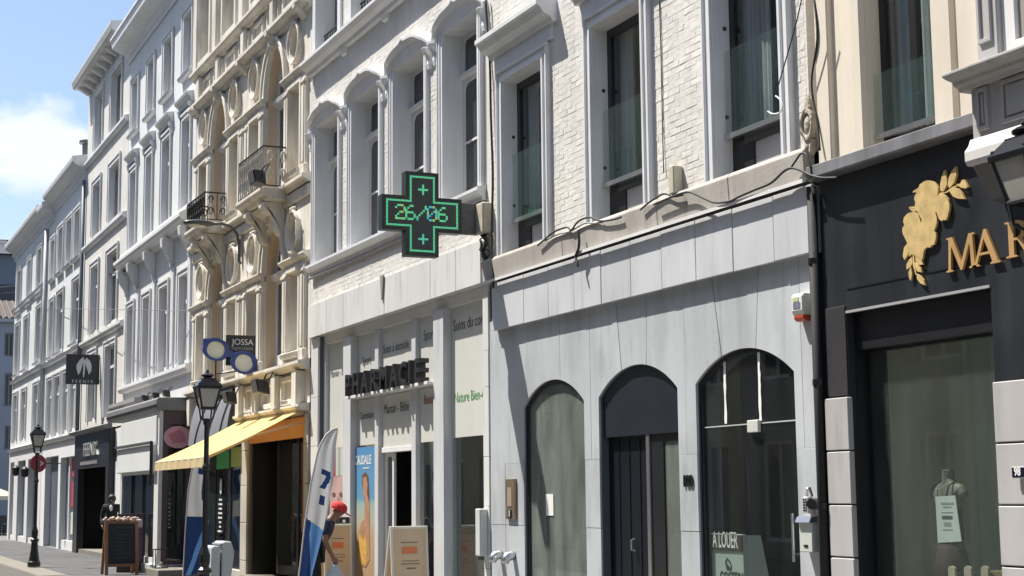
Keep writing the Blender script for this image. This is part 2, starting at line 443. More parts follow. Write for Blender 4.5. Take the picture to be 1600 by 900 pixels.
def brick_field(parent, x0, x1, z0, z1, holes, mat, own=0, front_y=-.011, seed=1, rough=1.0):
    """laid bricks; the own largest in view become objects, the rest one mesh"""
    rnd = random.Random(seed)
    bw, bh, j = .212, .0665, .009
    cells = []
    r = 0; z = z0
    while z + bh <= z1 + .001:
        cuts = sorted([(h[0], h[1]) for h in holes if h[2] < z+bh-.01 and h[3] > z+.01])
        free = []; cx = x0
        for a, b in cuts:
            if a > cx: free.append((cx, a))
            cx = max(cx, b)
        if cx < x1: free.append((cx, x1))
        for a, b in free:
            xx = a - (bw/2 if r % 2 else 0)
            while xx < b - .03:
                p, q = max(xx, a), min(xx + bw, b)
                if q - p > .05: cells.append((p, q - j, z, z + bh - j))
                xx += bw
        z += bh; r += 1
    def shape(w, h, rn):
        i = .005*rough; J = lambda s: rn.uniform(-s, s)
        v = []
        for (y, ins) in ((.012, 0), (front_y+.006, 0), (front_y, i)):
            for sx, sz in ((-1,-1),(1,-1),(1,1),(-1,1)):
                jj = .0035*rough if ins else .0015
                v.append((sx*(w/2-ins)+J(jj), y + (J(.0035*rough) if ins else 0), sz*(h/2-ins)+J(jj)))
        f = []
        for k in (0, 4):
            for c in range(4):
                d = (c+1) % 4
                f.append((k+c, k+d, k+4+d, k+4+c))
        f.append((8, 9, 10, 11))
        return v, f
    vis = []; rest = []
    for c in cells:
        u, v = proj(((c[0]+c[1])/2, 0, (c[2]+c[3])/2))
        if own and 0 < u < 1600 and -10 < v < 900 and c[1]-c[0] > .1: vis.append(c)
        else: rest.append(c)
    vis.sort(key=lambda c: -c[0])
    rest += vis[own:]; vis = vis[:own]
    protos = []
    base = Vector(org(parent))
    for c in vis:
        w, h = c[1]-c[0], c[3]-c[2]
        mid = Vector(((c[0]+c[1])/2, 0, (c[2]+c[3])/2))
        full = abs(w - (bw-j)) < .004
        cand = [p for p in protos if abs(p[1]-w) < .004]
        if len(cand) >= (10 if full else 2):
            o = clone(rnd.choice(cand)[0], parent, mid - base)
        else:
            v, f = shape(w, h, rnd); mb = MB(); mb.add([Vector(p)+mid for p in v], f)
            o = part('brick', mb, mat, parent, origin=mid)
            protos.append((o, w))
        o.location.y += rnd.uniform(-.0025, .0025)*rough; o.rotation_euler = (rnd.uniform(-.02,.02)*rough, rnd.uniform(-.012,.012)*rough, rnd.uniform(-.008,.008)*rough)
    mb = MB()
    for c in rest:
        v, f = shape(c[1]-c[0], c[3]-c[2], rnd)
        mid = Vector(((c[0]+c[1])/2, rnd.uniform(-.0025,.0025)*rough, (c[2]+c[3])/2))
        mb.add([Vector(p)+mid for p in v], f)
    if rest: part('brickwork', mb, mat, parent, kind='stuff')

# ===== the house to let: brick above, three arches below
def build_let_house():
    X0, X1 = -17.38, -10.56
    root = thing('townhouse', 'white brick house with three shallow arches and pale slab cladding, to let', 'house', (-14, 0, 0))
    wins = [(-16.80,-15.70,6.62), (-14.44,-13.36,6.62), (-12.0,-10.93,6.62)]
    up = [(a, b, 8.35, 10.3) for a, b, _ in wins]
    holes = [rect(a-.1, b+.1, 4.45, t+.1) for a, b, t in wins] + [rect(a-.1, b+.1, c-.02, d) for a, b, c, d in up]
    wall = part('upper_wall', MB().prism([rect(X0, X1, 4.3, 11.6)] + holes, -.0092, .3), white_brick, root)
    bh = [(a-.17, b+.17, 4.4, t+.19) for a, b, t in wins] + [(-17.2,-15.2, 6.8, 7.3), (-14.9,-12.9,6.8,7.3), (-12.45,-10.56,6.8,7.3)] + [(a-.17, b+.17, c-.2, d+.17) for a, b, c, d in up]
    brick_field(wall, X0+.12, X1-.02, 4.50, 8.4, bh, white_brick, own=300, seed=3, rough=.5)
    part('cornice', moulding(X0, X1, [(.28,11.6),(-.1,11.6),(-.35,11.9),(-.4,12.05),(.28,12.1)]), white_paint, root)
    shell(root, X0, X1, 11.6, facade5)
    for i, (a, b, t) in enumerate(wins):
        # moulded surround lining the opening
        mb = MB(); mb.prism([[(a-.165,4.5),(a-.165,t+.165),(b+.165,t+.165),(b+.165,4.5),(b,4.5),(b,t),(a,t),(a,4.5)]], -.045, .2)
        mb.prism([[(a-.06,4.5),(a-.06,t+.06),(b+.06,t+.06),(b+.06,4.5),(b+.012,4.5),(b+.012,t+.012),(a-.012,t+.012),(a-.012,4.5)]], -.066, -.04)
        mb.prism([[(a-.17,4.5),(a-.17,t+.17),(b+.17,t+.17),(b+.17,4.5),(b+.13,4.5),(b+.13,t+.13),(a-.13,t+.13),(a-.13,4.5)]], -.072, -.03)
        s = part('surround', mb, white_trim, root, bevel=.006)
        bolts = MB()
        for z in (5.1, 5.95): bolts.sphere((a+.004, .09, z), .022, 6, 5)
        part('bolt_head', bolts, iron, s)
        h0, h1 = a-.34, b+.36
        if i == 2: h1 = -10.6
        mb = moulding(h0+.1, h1-.1, [(.0,6.80),(-.04,6.80),(-.04,6.98),(0,6.98)])
        mb.prism([(0,6.98),(-.07,6.98),(-.10,7.03),(-.19,7.07),(-.24,7.14),(-.27,7.15),(-.27,7.21),(0,7.25)], h0, h1, 'yz')
        part('hood', mb, white_trim, root, bevel=.004)
        # black casement, solid foot with a pale panel
        yb, yf = .21, .145
        gx0 = a+.09
        lo = 4.86
        fr = MB().prism([rect(a-.03, b+.03, 4.48, t+.03), rect(gx0, b-.05, lo+.04, t-.09), rect(a+.36, b-.04, 4.5, lo-.06)], yf, yb)
        w = part('window', fr, black_metal, root, bevel=.004)
        part('pane', MB().box(gx0-.01, b-.04, yf+.02, yf+.035, lo+.03, t-.08), glass, w)
        part('foot_panel', MB().box(a+.35, b-.03, yf+.015, yf+.04, 4.49, lo-.05), M('foot_panel_paint', (.42,.42,.44), .5), w, bevel=.004)
        part('glass_guard', MB().box(a+.012, b-.012, .07, .085, lo+.07, 5.72), glass_mat('guard_glass', (.93,.96,.955), refl=.9, dirt=.03, dcol=(.25,.38,.36)), w)
        part('guard_rail', MB().box(a+.008, b-.008, .055, .10, lo+.015, lo+.065), chrome, w)
        room = MB(); room.box(a-.3, b+.3, 1.5, 1.55, 4.3, 6.9); room.box(a-.35, a-.3, .24, 1.5, 4.3, 6.9); room.box(b+.3, b+.35, .24, 1.5, 4.3, 6.9); room.box(a-.3, b+.3, .24, 1.5, 6.85, 6.9)
        part('room', room, dark_room, root)
        cx0, cx1 = (a+.02, a+.36) if i < 2 else (a-.05, a+.5)
        pts = []; n = 26
        for k in range(n+1): pts.append((cx0 + (cx1-cx0)*k/n, .29 + .03*math.sin(k*1.9) + .012*math.sin(k*4.1)))
        mb = MB(); nv = len(pts)
        mb.add([(x, y, 4.95) for x, y in pts] + [(x, y, t) for x, y in pts], [(k, k+1, nv+k+1, nv+k) for k in range(nv-1)])
        part('curtain', mb, curtain_m, w, smooth=True)
    for a, b, c, d in up:
        mb = MB().prism([rect(a-.165, b+.165, c-.16, d+.16), rect(a, b, c, d)], -.05, .2); part('surround', mb, white_trim, root, bevel=.005)
        w = part('window', MB().prism([rect(a-.02,b+.02,c-.01,d+.01), rect(a+.08,b-.08,c+.08,d-.08)], .14, .2), black_metal, root)
        part('pane', MB().box(a+.07, b-.07, .16, .175, c+.07, d-.07), pane, w)
    # stone sill course in lengths
    xs = [-17.34, -17.2, -15.1, -13.0, -11.7, X1+.03]
    mb = part('sill_course', MB().box(X0+.06, X1, .0, .25, 4.2, 4.47), sill_stone, root)
    for a, b in zip(xs[:-1], xs[1:]):
        s = MB().prism([(.01,4.215),(-.10,4.215),(-.112,4.46),(-.08,4.50),(.01,4.515)], a+.003, b-.003, 'yz')
        part('sill_stone', s, sill_stone, mb, bevel=.006)
    rail = MB().box(-17.2, X1+.07, -.155, -.115, 4.195, 4.212); rail.box(-17.2, X1+.07, -.155, -.148, 4.18, 4.195)
    part('drip_rail', rail, white_paint, root)
    # projecting band of cladding panels
    js = [-17.10, -16.18, -15.52, -14.87, -14.24, -13.60, -12.97, -12.33, -11.69, -11.04, -10.46]
    back = part('panel_band', MB().box(-17.12, -10.5, -.06, .02, 3.61, 4.17), grey_stone, root)
    for a, b in zip(js[:-1], js[1:]):
        d = random.uniform(-.003, .003)
        part('cladding_panel', MB().box(a+.004, b-.004, -.085+d, -.055, 3.60+random.uniform(-.003,.003), 4.17), panel_stone, back, bevel=.003)
    # ground floor: slabs round three arches
    arches = [(-16.40,-14.84,2.63,2.91), (-14.50,-12.87,2.64,2.925), (-12.53,-10.93,2.65,2.915)]
    ah = []
    for a, b, s, t in arches: ah.append([(a, -.02)] + arc_pts(a, b, s, t) + [(b, -.02)])
    gw = part('ground_wall', MB().prism([[(X0+.02,-.03)] + sum([h for h in ah], []) + [(X1,-.03),(X1,3.75),(X0+.02,3.75)]], .024, .26), M('reveal_lining', (.085,.095,.12), .5, .1), root)
    def low(x):
        for a, b, s, t in arches:
            if a < x < b:
                w = (b-a)/2; h = t-s; R = (w*w+h*h)/(2*h)
                return t - R + math.sqrt(max(0, R*R-(x-(a+b)/2)**2))
        return None
    def slab(top_a, top_b, bot_a, bot_b, zlo):
        g = .004; n = 18
        bots = [bot_a+g + (bot_b-bot_a-2*g)*k/n for k in range(n+1)]
        pts = []; prev = None
        xs_ = sorted(set(bots + [e+d for a, b, *_ in arches for e in (a, b) for d in (-1e-4, 1e-4) if bot_a+g < e < bot_b-g]))
        for x in xs_:
            z = low(x); pts.append((x, zlo if z is None else z))
        pts += [(top_b-g, 3.74), (top_a+g, 3.74)]
        d = random.uniform(-.002, .002)
        part('cladding_slab', MB().prism(pts, d, .0235), grey_stone, gw)
    tj = [-17.36, -16.3, -15.41, -14.68, -14.10, -13.42, -12.72, -12.22, -11.40, -10.81, -10.55]
    bj = [-17.36, -16.3, -15.41, -14.68, -13.98, -13.46, -12.72, -12.06, -11.50, -10.81, -10.55]
    for k in range(len(tj)-1): slab(tj[k], tj[k+1], bj[k], bj[k+1], 2.0)
    for a, b in ((-17.36,-16.93), (-16.93,-16.40), (-14.84,-14.50), (-12.87,-12.53), (-10.93,-10.55)):
        for z0, z1 in ((-.01,.56), (.56,1.28), (1.28,2.0)):
            d = random.uniform(-.002, .002)
            part('cladding_slab', MB().box(a+.003, b-.003, d, .0235, z0+.003, z1-.003), grey_stone, gw, bevel=.002)
    # --- left arch: whitewashed shop glass
    def arch_face(a, b, s, t, z0=0.02, inset=.0): return [(a+inset, z0)] + [(x, z-inset) for x, z in arc_pts(a+inset, b-inset, s, t)] + [(b-inset, z0)]
    a, b, s, t = arches[0]
    fo = arch_face(a-.02, b+.02, s, t+.02); fi = arch_face(a+.05, b-.05, s-.01, t-.05, .1)
    w = part('shop_window', MB().prism([fo, fi], .04, .10), black_metal, root)
    part('pane', MB().prism(arch_face(a+.04, b-.04, s-.01, t-.045, .09), .06, .07), dusty_glass, w)
    part('notice', MB().box(-15.93, -15.74, .052, .056, 1.40, 1.64), M('notice_paper', (.75,.75,.72), .8), w)
    rm = MB(); rm.box(a-1.2, b+.1, 1.9, 1.95, 0, 3.2); rm.box(b+.1, b+.15, .27, 1.9, 0, 3.2); rm.box(a-1.2, b+.1, .27, 1.9, 3.1, 3.15); rm.box(a-1.2, a-1.15, .27, 1.9, 0, 3.2)
    rm.box(a-1.2, b+.1, .27, 1.9, -.02, .02)
    part('shop_interior', rm, M('whitewashed_room', (.20,.21,.19), .9), root)
    part('counter', MB().box(-16.9,-15.9,.6,1.0,.02,1.0), M('counter_paint', (.45,.45,.42), .7), root)
    # --- middle arch: dark doorway
    a, b, s, t = arches[1]
    d = part('doorway', MB().prism([arch_face(a-.02, b+.02, s, t+.02, 2.22)], .05, .11), M('door_head_paint', (.018,.022,.03), .3, .2, 2), root)
    mb = MB(); mb.box(a-.01, b-.62, .11, .15, .02, 2.22)
    for k in range(1, 4): mb.box(a+.22*k, a+.22*k+.02, .102, .11, .03, 2.2)
    dl = part('door', mb, M('door_paint', (.007,.009,.014), .45, .2, 3, spec=.25), root)
    p = P(1022, 720, .16)
    part('door_post', MB().box(-13.62, -13.55, .06, .14, .02, 2.22), chrome, root, bevel=.006)
    lf = part('door_leaf', MB().prism([rect(-13.53, b+.01, .02, 2.22), rect(-13.30, b-.03, .12, 2.14)], .08, .12), black_metal, root)
    part('pane', MB().box(-13.31, b-.02, .095, .105, .11, 2.15), dusty_glass, lf)
    hb = MB().tube([(-13.95,.10,1.06),(-13.95,.06,1.07),(-13.95,.06,1.17),(-13.95,.10,1.18)], .012); part('handle', hb, chrome, dl)
    rm = MB(); rm.box(a-.3, b+.1, 1.6, 1.65, 0, 3.0); rm.box(a-.3, a-.25, .27, 1.6, 0, 3); rm.box(b+.1, b+.15, .27, 1.6, 0, 3); rm.box(a-.3,b+.1,.27,1.6,2.95,3)
    part('hall', rm, dark_room, root)
    # --- right arch: glass door
    a, b, s, t = arches[2]
    fo = arch_face(a-.02, b+.02, s, t+.02); fi = arch_face(a+.045, b-.03, s-.01, t-.035, .08)
    w = part('shop_window', MB().prism([fo, fi], .04, .10), black_metal, root)
    top = arch_face(a+.04, b-.025, s-.01, t-.03, 2.245); part('fanlight', MB().prism(top, .06, .07), shop_glass, w)
    part('pane', MB().box(a+.04, -11.78, .06, .07, .07, 2.238), shop_glass, w)
    part('glass_door', MB().box(-11.772, b-.03, .06, .07, .07, 2.238), shop_glass, w)
    part('pane_joint', MB().box(a+.045, b-.04, .057, .072, 2.236, 2.247), M('pane_edge', (.45,.5,.48), .3), w)
    for px_ in (1133, 1187):
        q = P(px_, 600, .055); rr = random.Random(px_)
        L_, R_ = [], []
        for k in range(13):
            z = 2.26 + (.60 if px_ < 1150 else .62)*k/12
            wd = rr.uniform(.012, .022); sh = rr.uniform(-.003, .003)
            L_.append((q.x-wd+sh, z)); R_.append((q.x+wd+sh, z))
        part('peeled_tape', MB().prism(L_ + R_[::-1], .051, .055), M('old_tape', (.8,.8,.77), .8), w)
    q0, q1 = P(1168, 657, .03), P(1186, 675, .03)
    part('sensor_box', MB().box(q0.x, q1.x, .02, .055, q1.z, q0.z), M('box_plastic', (.55,.56,.52), .5), w, bevel=.006)
    hd = MB().tube([(-10.99,-.02,1.06),(-10.99,-.02,1.46)], .014, 8); hd.tube([(-10.99,-.02,1.12),(-10.99,.06,1.12)], .01); hd.tube([(-10.99,-.02,1.40),(-10.99,.06,1.40)], .01)
    part('door_handle', hd, chrome, w)
    rm = MB(); rm.box(a-1.4, b+.1, 2.6, 2.65, 0, 3.2); rm.box(a-1.4, a-1.35, .27, 2.6, 0, 3.2); rm.box(b+.1, b+.15, .27, 2.6, 0, 3.2); rm.box(a-1.4,b+.1,.27,2.6,3.1,3.15); rm.box(a-1.4,b+.1,.27,2.6,-.01,.03)
    part('shop_interior', rm, M('empty_shop_paint', (.022,.024,.026), .8, .3, 1.5), root)
    # fittings on the wall
    tag(part('intercom', MB().box(-16.86,-16.60,-.03,0,1.35,1.82), M('bronze_plate', (.30,.24,.17), .35, .15, 5, metal=.6), bevel=.004), 'bronze door intercom on the slab pier left of the first arch', 'intercom')
    ic = bpy.data.objects['intercom']
    part('screen', MB().box(-16.80,-16.68,-.036,-.03,1.50,1.72), M('screen_glass', (.35,.27,.22), .2), ic)
    part('button_plate', MB().box(-16.79,-16.68,-.036,-.03,1.37,1.46), black_metal, ic)
    part('call_button', MB().box(-16.745,-16.72,-.044,-.036,1.38,1.45), M('button_white', (.7,.7,.68), .4), ic, bevel=.003)
    tn = text_mb('100', .15, .006, place=front(-12.70, 1.70, -.012), spacing=.8, offset=.004)
    tag(part('house_number', tn, black_metal, recalc=False), 'black house number 100 between the middle and right arches', 'house number')
    return root
build_let_house()

# ===== the pharmacy
def build_pharmacy():
    X0, X1 = -24.84, -17.40
    root = thing('townhouse', 'white brick house with curved window hoods above a glazed pharmacy', 'house', (-21, 0, 0))
    wins = [(-24.55,-23.35), (-22.64,-21.38), (-20.74,-19.50), (-18.80,-17.62)]
    Z0, ZT = 5.46, 7.78
    up = [(a, b, 9.0, 11.3) for a, b in wins]
    holes = [rect(a-.1, b+.1, Z0-.05, ZT+.1) for a, b in wins] + [rect(a-.1, b+.1, c-.04, d+.1) for a, b, c, d in up]
    wall = part('upper_wall', MB().prism([rect(X0, X1, 4.3, 12.6)] + holes, -.0092, .32), white_brick, root)
    bh = [(a-.17, b+.17, Z0-.2, ZT+.25) for a, b in wins] + [(X0-.1, X1+.1, 5.24, 5.48), (X0-.1, X1+.1, 8.66, 8.98)] + [(a-.17, b+.17, c-.1, d+.17) for a, b, c, d in up]
    brick_field(wall, X0+.02, X1-.02, 4.78, 10.2, bh, white_brick, own=0, seed=5, rough=.5)
    part('cornice', moulding(X0, X1, [(.3,12.6),(-.1,12.6),(-.4,12.9),(-.5,13.1),(.3,13.2)]), white_paint, root)
    shell(root, X0, X1, 12.6, facade5)
    for (a, b) in wins:
        mb = MB().prism([[(a-.17,Z0-.02),(a-.17,ZT+.12),(b+.17,ZT+.12),(b+.17,Z0-.02),(b,Z0-.02),(b,ZT),(a,ZT),(a,Z0-.02)]], -.04, .3)
        for d0, d1, yy in ((.10,.06,-.055),(.165,.135,-.062)):
            mb.prism([[(a-d0,Z0),(a-d0,ZT+.1),(a-d1,ZT+.1),(a-d1,Z0)]], yy, -.03); mb.prism([[(b+d1,Z0),(b+d1,ZT+.1),(b+d0,ZT+.1),(b+d0,Z0)]], yy, -.03)
        part('surround', mb, white_trim, root, bevel=.005)
        # curved hood with a cusp, hollow below
        xc, hw = (a+b)/2, .90
        def lip(u):
            au = abs(u)
            return 7.80 + .235*(1-au**3.0) + .075*math.exp(-au/.09) + .022*math.sin(PI*min(1, au/.75))
        n = 52; rows = []
        for k in range(n+1):
            u = -1 + 2*k/n; x = xc + u*hw; zl = lip(u)
            z0 = ZT+.02 if abs(u) < .82 else ZT+.02-.06*(abs(u)-.82)/.18
            xi = xc + u*(hw-.13)
            e = max(0, (abs(u)-.72)/.28); y1 = -.14 + .07*e*e*(3-2*e)
            prof = [(xi, -.035, z0-.01), (xi+(x-xi)*.3, -.05, z0+.45*(zl-z0)*.35), (xi+(x-xi)*.7, -.085, z0+(zl-z0)*.6), (x, y1, zl-.045), (x, y1-.012, zl-.04), (x, y1-.012, zl), (x, .0, zl+.02), (x, .0, z0-.01)]
            rows.append(prof)
        mb = MB(); m = len(rows[0]); vs_ = [p for r in rows for p in r]
        fs_ = [(k*m+i, k*m+(i+1) % m, (k+1)*m+(i+1) % m, (k+1)*m+i) for k in range(n) for i in range(m)]
        fs_ += [tuple(range(m)), tuple(n*m + i for i in range(m))]
        hd = part('hood', mb.add(vs_, fs_), white_trim, root)
        for s in (-1, 1):
            x = xc + s*.845
            c = MB().prism([(0,7.42),(-.05,7.42),(-.065,7.50),(-.05,7.56),(-.08,7.62),(-.12,7.66),(-.14,7.72),(0,7.74)], x-.05, x+.05, 'yz')
            c.prism([(0,7.45),(-.02,7.45),(-.03,7.40),(0,7.36)], x-.03, x+.03, 'yz')
            part('corbel', c, white_trim, hd, bevel=.008)
        # white sash with a transom and rounded top corners below
        yf, yb = .255, .31
        def rtop(x0, x1, z0, z1, r=.12):
            pts = [(x0,z0),(x1,z0)]
            for k in range(5): t = PI/2*k/4; pts.append((x1-r+r*math.cos(t), z1-r+r*math.sin(t)))
            for k in range(5): t = PI/2+PI/2*k/4; pts.append((x0+r+r*math.cos(t), z1-r+r*math.sin(t)))
            return pts
        zt = 7.20; mid = (a+b)/2
        lo = [rtop(a+.07, mid-.03, Z0+.12, zt-.09), rtop(mid+.03, b-.07, Z0+.12, zt-.09)]
        hi = rtop(a+.07, b-.07, zt+.08, ZT-.07, .06)
        w = part('window', MB().prism([rect(a-.02,b+.02,Z0,ZT+.02), hi] + lo, yf, yb), white_paint, root, bevel=.004)
        part('transom', MB().prism([(yf,zt-.03),(yf-.05,zt-.02),(yf-.06,zt+.03),(yf,zt+.06)], a-.01, b+.01, 'yz'), white_paint, w)
        for hh in lo + [hi]: part('pane', MB().prism([(x, z) for x, z in hh], yf+.02, yf+.03), pane_grey, w)
        for q0, q1 in ((a+.07, mid-.03), (mid+.03, b-.07)): part('glazing_bar', MB().box(q0, q1, yf+.005, yf+.03, 6.28, 6.31), white_paint, w)
    # sills
    mb = moulding(X0+.1, X1, [(.02,5.27),(-.06,5.27),(-.075,5.32),(-.12,5.35),(-.135,5.40),(-.135,5.44),(.02,5.475)])
    part('sill_course', mb, white_trim, root)
    part('cable_tray', MB().tube([(X0+.1,-.06,5.235),(-22.2,-.05,5.23),(-20,-.055,5.235),(X1,-.05,5.24)], .022), M('tray_grey', (.3,.3,.3), .6), root)
    mb = moulding(X0, X1, [(.02,8.72),(-.08,8.72),(-.1,8.78),(-.18,8.82),(-.24,8.88),(-.24,8.93),(.02,8.96)])
    s2 = part('upper_sill_course', mb, white_trim, root)
    for x in (-23.0, -21.05, -19.15): part('sill_bracket', MB().prism([(0,8.62),(-.06,8.64),(-.1,8.72),(0,8.73)], x-.1, x+.1, 'yz'), white_trim, s2)
    for a, b, c, d in up:
        mb = MB().prism([[(a-.17,c-.02),(a-.17,d+.17),(b+.17,d+.17),(b+.17,c-.02),(b,c-.02),(b,d),(a,d),(a,c-.02)]], -.05, .3)
        part('surround', mb, white_trim, root, bevel=.005)
        w = part('window', MB().prism([rect(a-.02,b+.02,c-.01,d+.02), rect(a+.08,(a+b)/2-.04,c+.1,d-.08), rect((a+b)/2+.04,b-.08,c+.1,d-.08)], .25, .31), white_paint, root)
        part('pane', MB().box(a+.07,b-.07,.27,.28,c+.09,d-.07), pane_grey, w)
        g = MB(); g.box(a+.005,b-.005,.10,.12,c+.36,c+.385); g.box(a+.005,b-.005,.10,.12,c+.02,c+.04)
        n = 9
        for k in range(n):
            cx = a + (b-a)*(k+.5)/n
            g.tube([(cx+.05*math.cos(t*.9), .11, c+.2+.13*math.sin(t*.9)) for t in range(8)], .008, 4)
            g.tube([(cx, .11, c+.04),(cx,.11,c+.36)], .007, 4)
        part('window_guard', g, iron, w)
    # band of cladding over the shop front
    js = [-24.78, -23.76, -22.9, -21.99, -21.0, -20.05, -19.17, -18.27, -17.46]
    bk = part('panel_band', MB().box(-24.8,-17.44,-.045,.3,4.245,4.76), pharm_panel, root)
    for a, b in zip(js[:-1], js[1:]): part('cladding_panel', MB().box(a+.004,b-.004,-.075+random.uniform(-.003,.003),-.04,4.235,4.775), pharm_panel, bk, bevel=.003)
    # chipped edge of old brick over the panels, a dark conduit end
    part('vent_slot', MB().prism([(-21.12,4.80),(-20.98,4.80),(-21.03,4.45),(-21.07,4.45)], -.10, -.074), M('slot_grey', (.25,.24,.23), .8), bk)
    # piers
    for a, b, nm in ((-24.8,-24.42,'left'), (-17.57,-17.40,'right')):
        zs = [-.01, .8, 1.6, 2.45, 3.25, 4.235] if nm == 'left' else [-.01, .75, 1.5, 2.1, 2.95, 3.4, 4.235]
        pr = part('pier', MB().box(a+.01,b-.01,.02,.35,-.02,4.24), M('pier_lining_'+nm, (.10,.11,.13), .5), root)
        for z0, z1 in zip(zs[:-1], zs[1:]): part('cladding_panel', MB().box(a,b,-.004+random.uniform(-.002,.002),.03,z0+.003,z1-.003), pharm_panel, pr, bevel=.002)
    # glazed front
    Y = .15
    mull = [(-24.42,-24.30), (-23.21,-22.83), (-21.88,-21.71), (-20.33,-20.16), (-19.34,-18.97), (-17.62,-17.56)]
    post_m = M('shop_post_grey_white', (.56,.57,.58), .5, .06, 2, .05, drip=.15)
    front_ = part('shop_front', MB().box(-24.42,-17.56,.10,.36,4.10,4.24), white_paint, root)
    for a, b in mull:
        dp = .12 if b-a > .3 else .06
        part('mullion', MB().box(a, b, Y-dp, Y+.06, 0, 4.10), post_m, front_, bevel=.006)
    part('threshold', MB().box(-24.4,-17.57,.06,.3,-.01,.08), grey_stone, front_)
    bays = [(mull[k][1], mull[k+1][0]) for k in range(5)]
    def frost(i, z0, z1):
        a, b = bays[i]; part('frosted_panel', MB().box(a+.004,b-.004,Y,Y+.02,z0,z1), frosted, front_)
    frost(0, 2.40, 4.10)
    frost(1, 3.17, 4.10); frost(1, 2.40, 3.10)
    frost(2, 3.17, 4.10); frost(2, 2.34, 3.10)
    frost(3, 3.17, 4.10); frost(3, 2.36, 3.10)
    frost(4, 2.38, 4.10)
    part('letter_ledge', MB().box(-22.83,-19.36,-.05,Y+.05,3.11,3.155), white_paint, front_, bevel=.004)
    ink = M('sign_ink', (.07,.08,.09), .5); red_ink = M('red_ink', (.30,.05,.05), .5); green_ink = M('green_ink', (.10,.32,.10), .5)
    def sign(txt, i, z, size, mat=ink, dx=0.0, sx=.9):
        a, b = bays[i]
        t = text_mb(txt, size, 0, place=front((a+b)/2+dx, z, Y-.004, sx))
        part('lettering', t, mat, front_, recalc=False)
    sign('Maman - Bébé', 0, 3.55, .17, dx=-.02); sign('Sport', 1, 3.62, .20, dx=-.06); sign('Soins à domicile', 2, 3.72, .19, dx=-.10, sx=.88); sign('Sport', 3, 3.76, .21, dx=-.04); sign('Soins du corps', 4, 3.78, .215, dx=-.02, sx=.92)
    sign('Cosmétique', 1, 2.80, .16, dx=-.05, sx=.85); sign('Maman - Bébé', 2, 2.83, .20, dx=-.08, sx=.9); sign('Beauté', 3, 2.88, .18, red_ink, dx=-.03, sx=.85); sign('Nature Bien-être', 4, 2.84, .19, green_ink, dx=.02, sx=.92)
    # the letters of the sign, boxy, standing on the ledge
    lx = [-22.62, -22.22, -21.82, -21.42, -20.98, -20.56, -20.18, -19.92, -19.62]
    for ch, x in zip('PHARMACIE', lx):
        t = text_mb(ch, .44, .07, place=front(x, 3.165, -.03, 1.0), offset=.012)
        part('sign_letter', t, M('letter_black_'+ch, (.018,.018,.021), .45), front_, recalc=False)
    # what stands behind the lower glass
    def low_glass(i, z0, z1): 
        a, b = bays[i]; part('pane', MB().box(a+.004,b-.004,Y+.005,Y+.015,z0,z1), shop_glass, front_)
    low_glass(0, .08, 2.40); low_glass(1, .08, 2.40); low_glass(3, .08, 2.36); low_glass(4, .08, 2.38)
    rm = MB(); rm.box(-24.6,-17.5,3.2,3.25,0,4.1); rm.box(-24.65,-24.6,.36,3.2,0,4.1); rm.box(-17.5,-17.45,.36,3.2,0,4.1); rm.box(-24.6,-17.5,.36,3.2,3.4,3.45); rm.box(-24.6,-17.5,.36,3.2,-.02,.04)
    part('shop_interior', rm, M('pharmacy_dark', (.03,.033,.035), .8, .3, 1.2), root)
    # open sliding door
    a, b = bays[2]
    mb = MB().prism([rect(a+.02, a+.42, .08, 2.30), rect(a+.09, a+.35, .2, 2.2)], Y+.03, Y+.07); mb.box(a+.01,b-.01,Y-.02,Y+.09,2.26,2.335)
    dr = part('sliding_door', mb, white_paint, root, bevel=.004)
    part('pane', MB().box(a+.08,a+.36,Y+.045,Y+.055,.19,2.21), shop_glass, dr)
    # end wall shelves glimpsed inside the shop
    sh = MB()
    rr = random.Random(4)
    for z in (.5,.85,1.2): sh.box(-19.0,-17.7,.75,1.05,z,z+.03)
    shelf = part('shelf', sh, M('shelf_white', (.5,.5,.48), .6), root)
    for k in range(18):
        x = -18.95 + (k % 6)*.2; z = (.53,.88,1.23)[k//6]; h = rr.uniform(.14,.26)
        part('product_box', MB().box(x, x+rr.uniform(.09,.15), .78, .9, z, z+h), M('box_%d' % k, rr.choice([(.5,.5,.5),(.35,.4,.38),(.6,.58,.5),(.2,.3,.3)]), .6), shelf)
    ct = MB(); ct.box(-21.6,-20.4,1.3,1.8,.04,1.05); part('counter', ct, M('counter_wood', (.12,.09,.07), .6), root)
    return root
build_pharmacy()

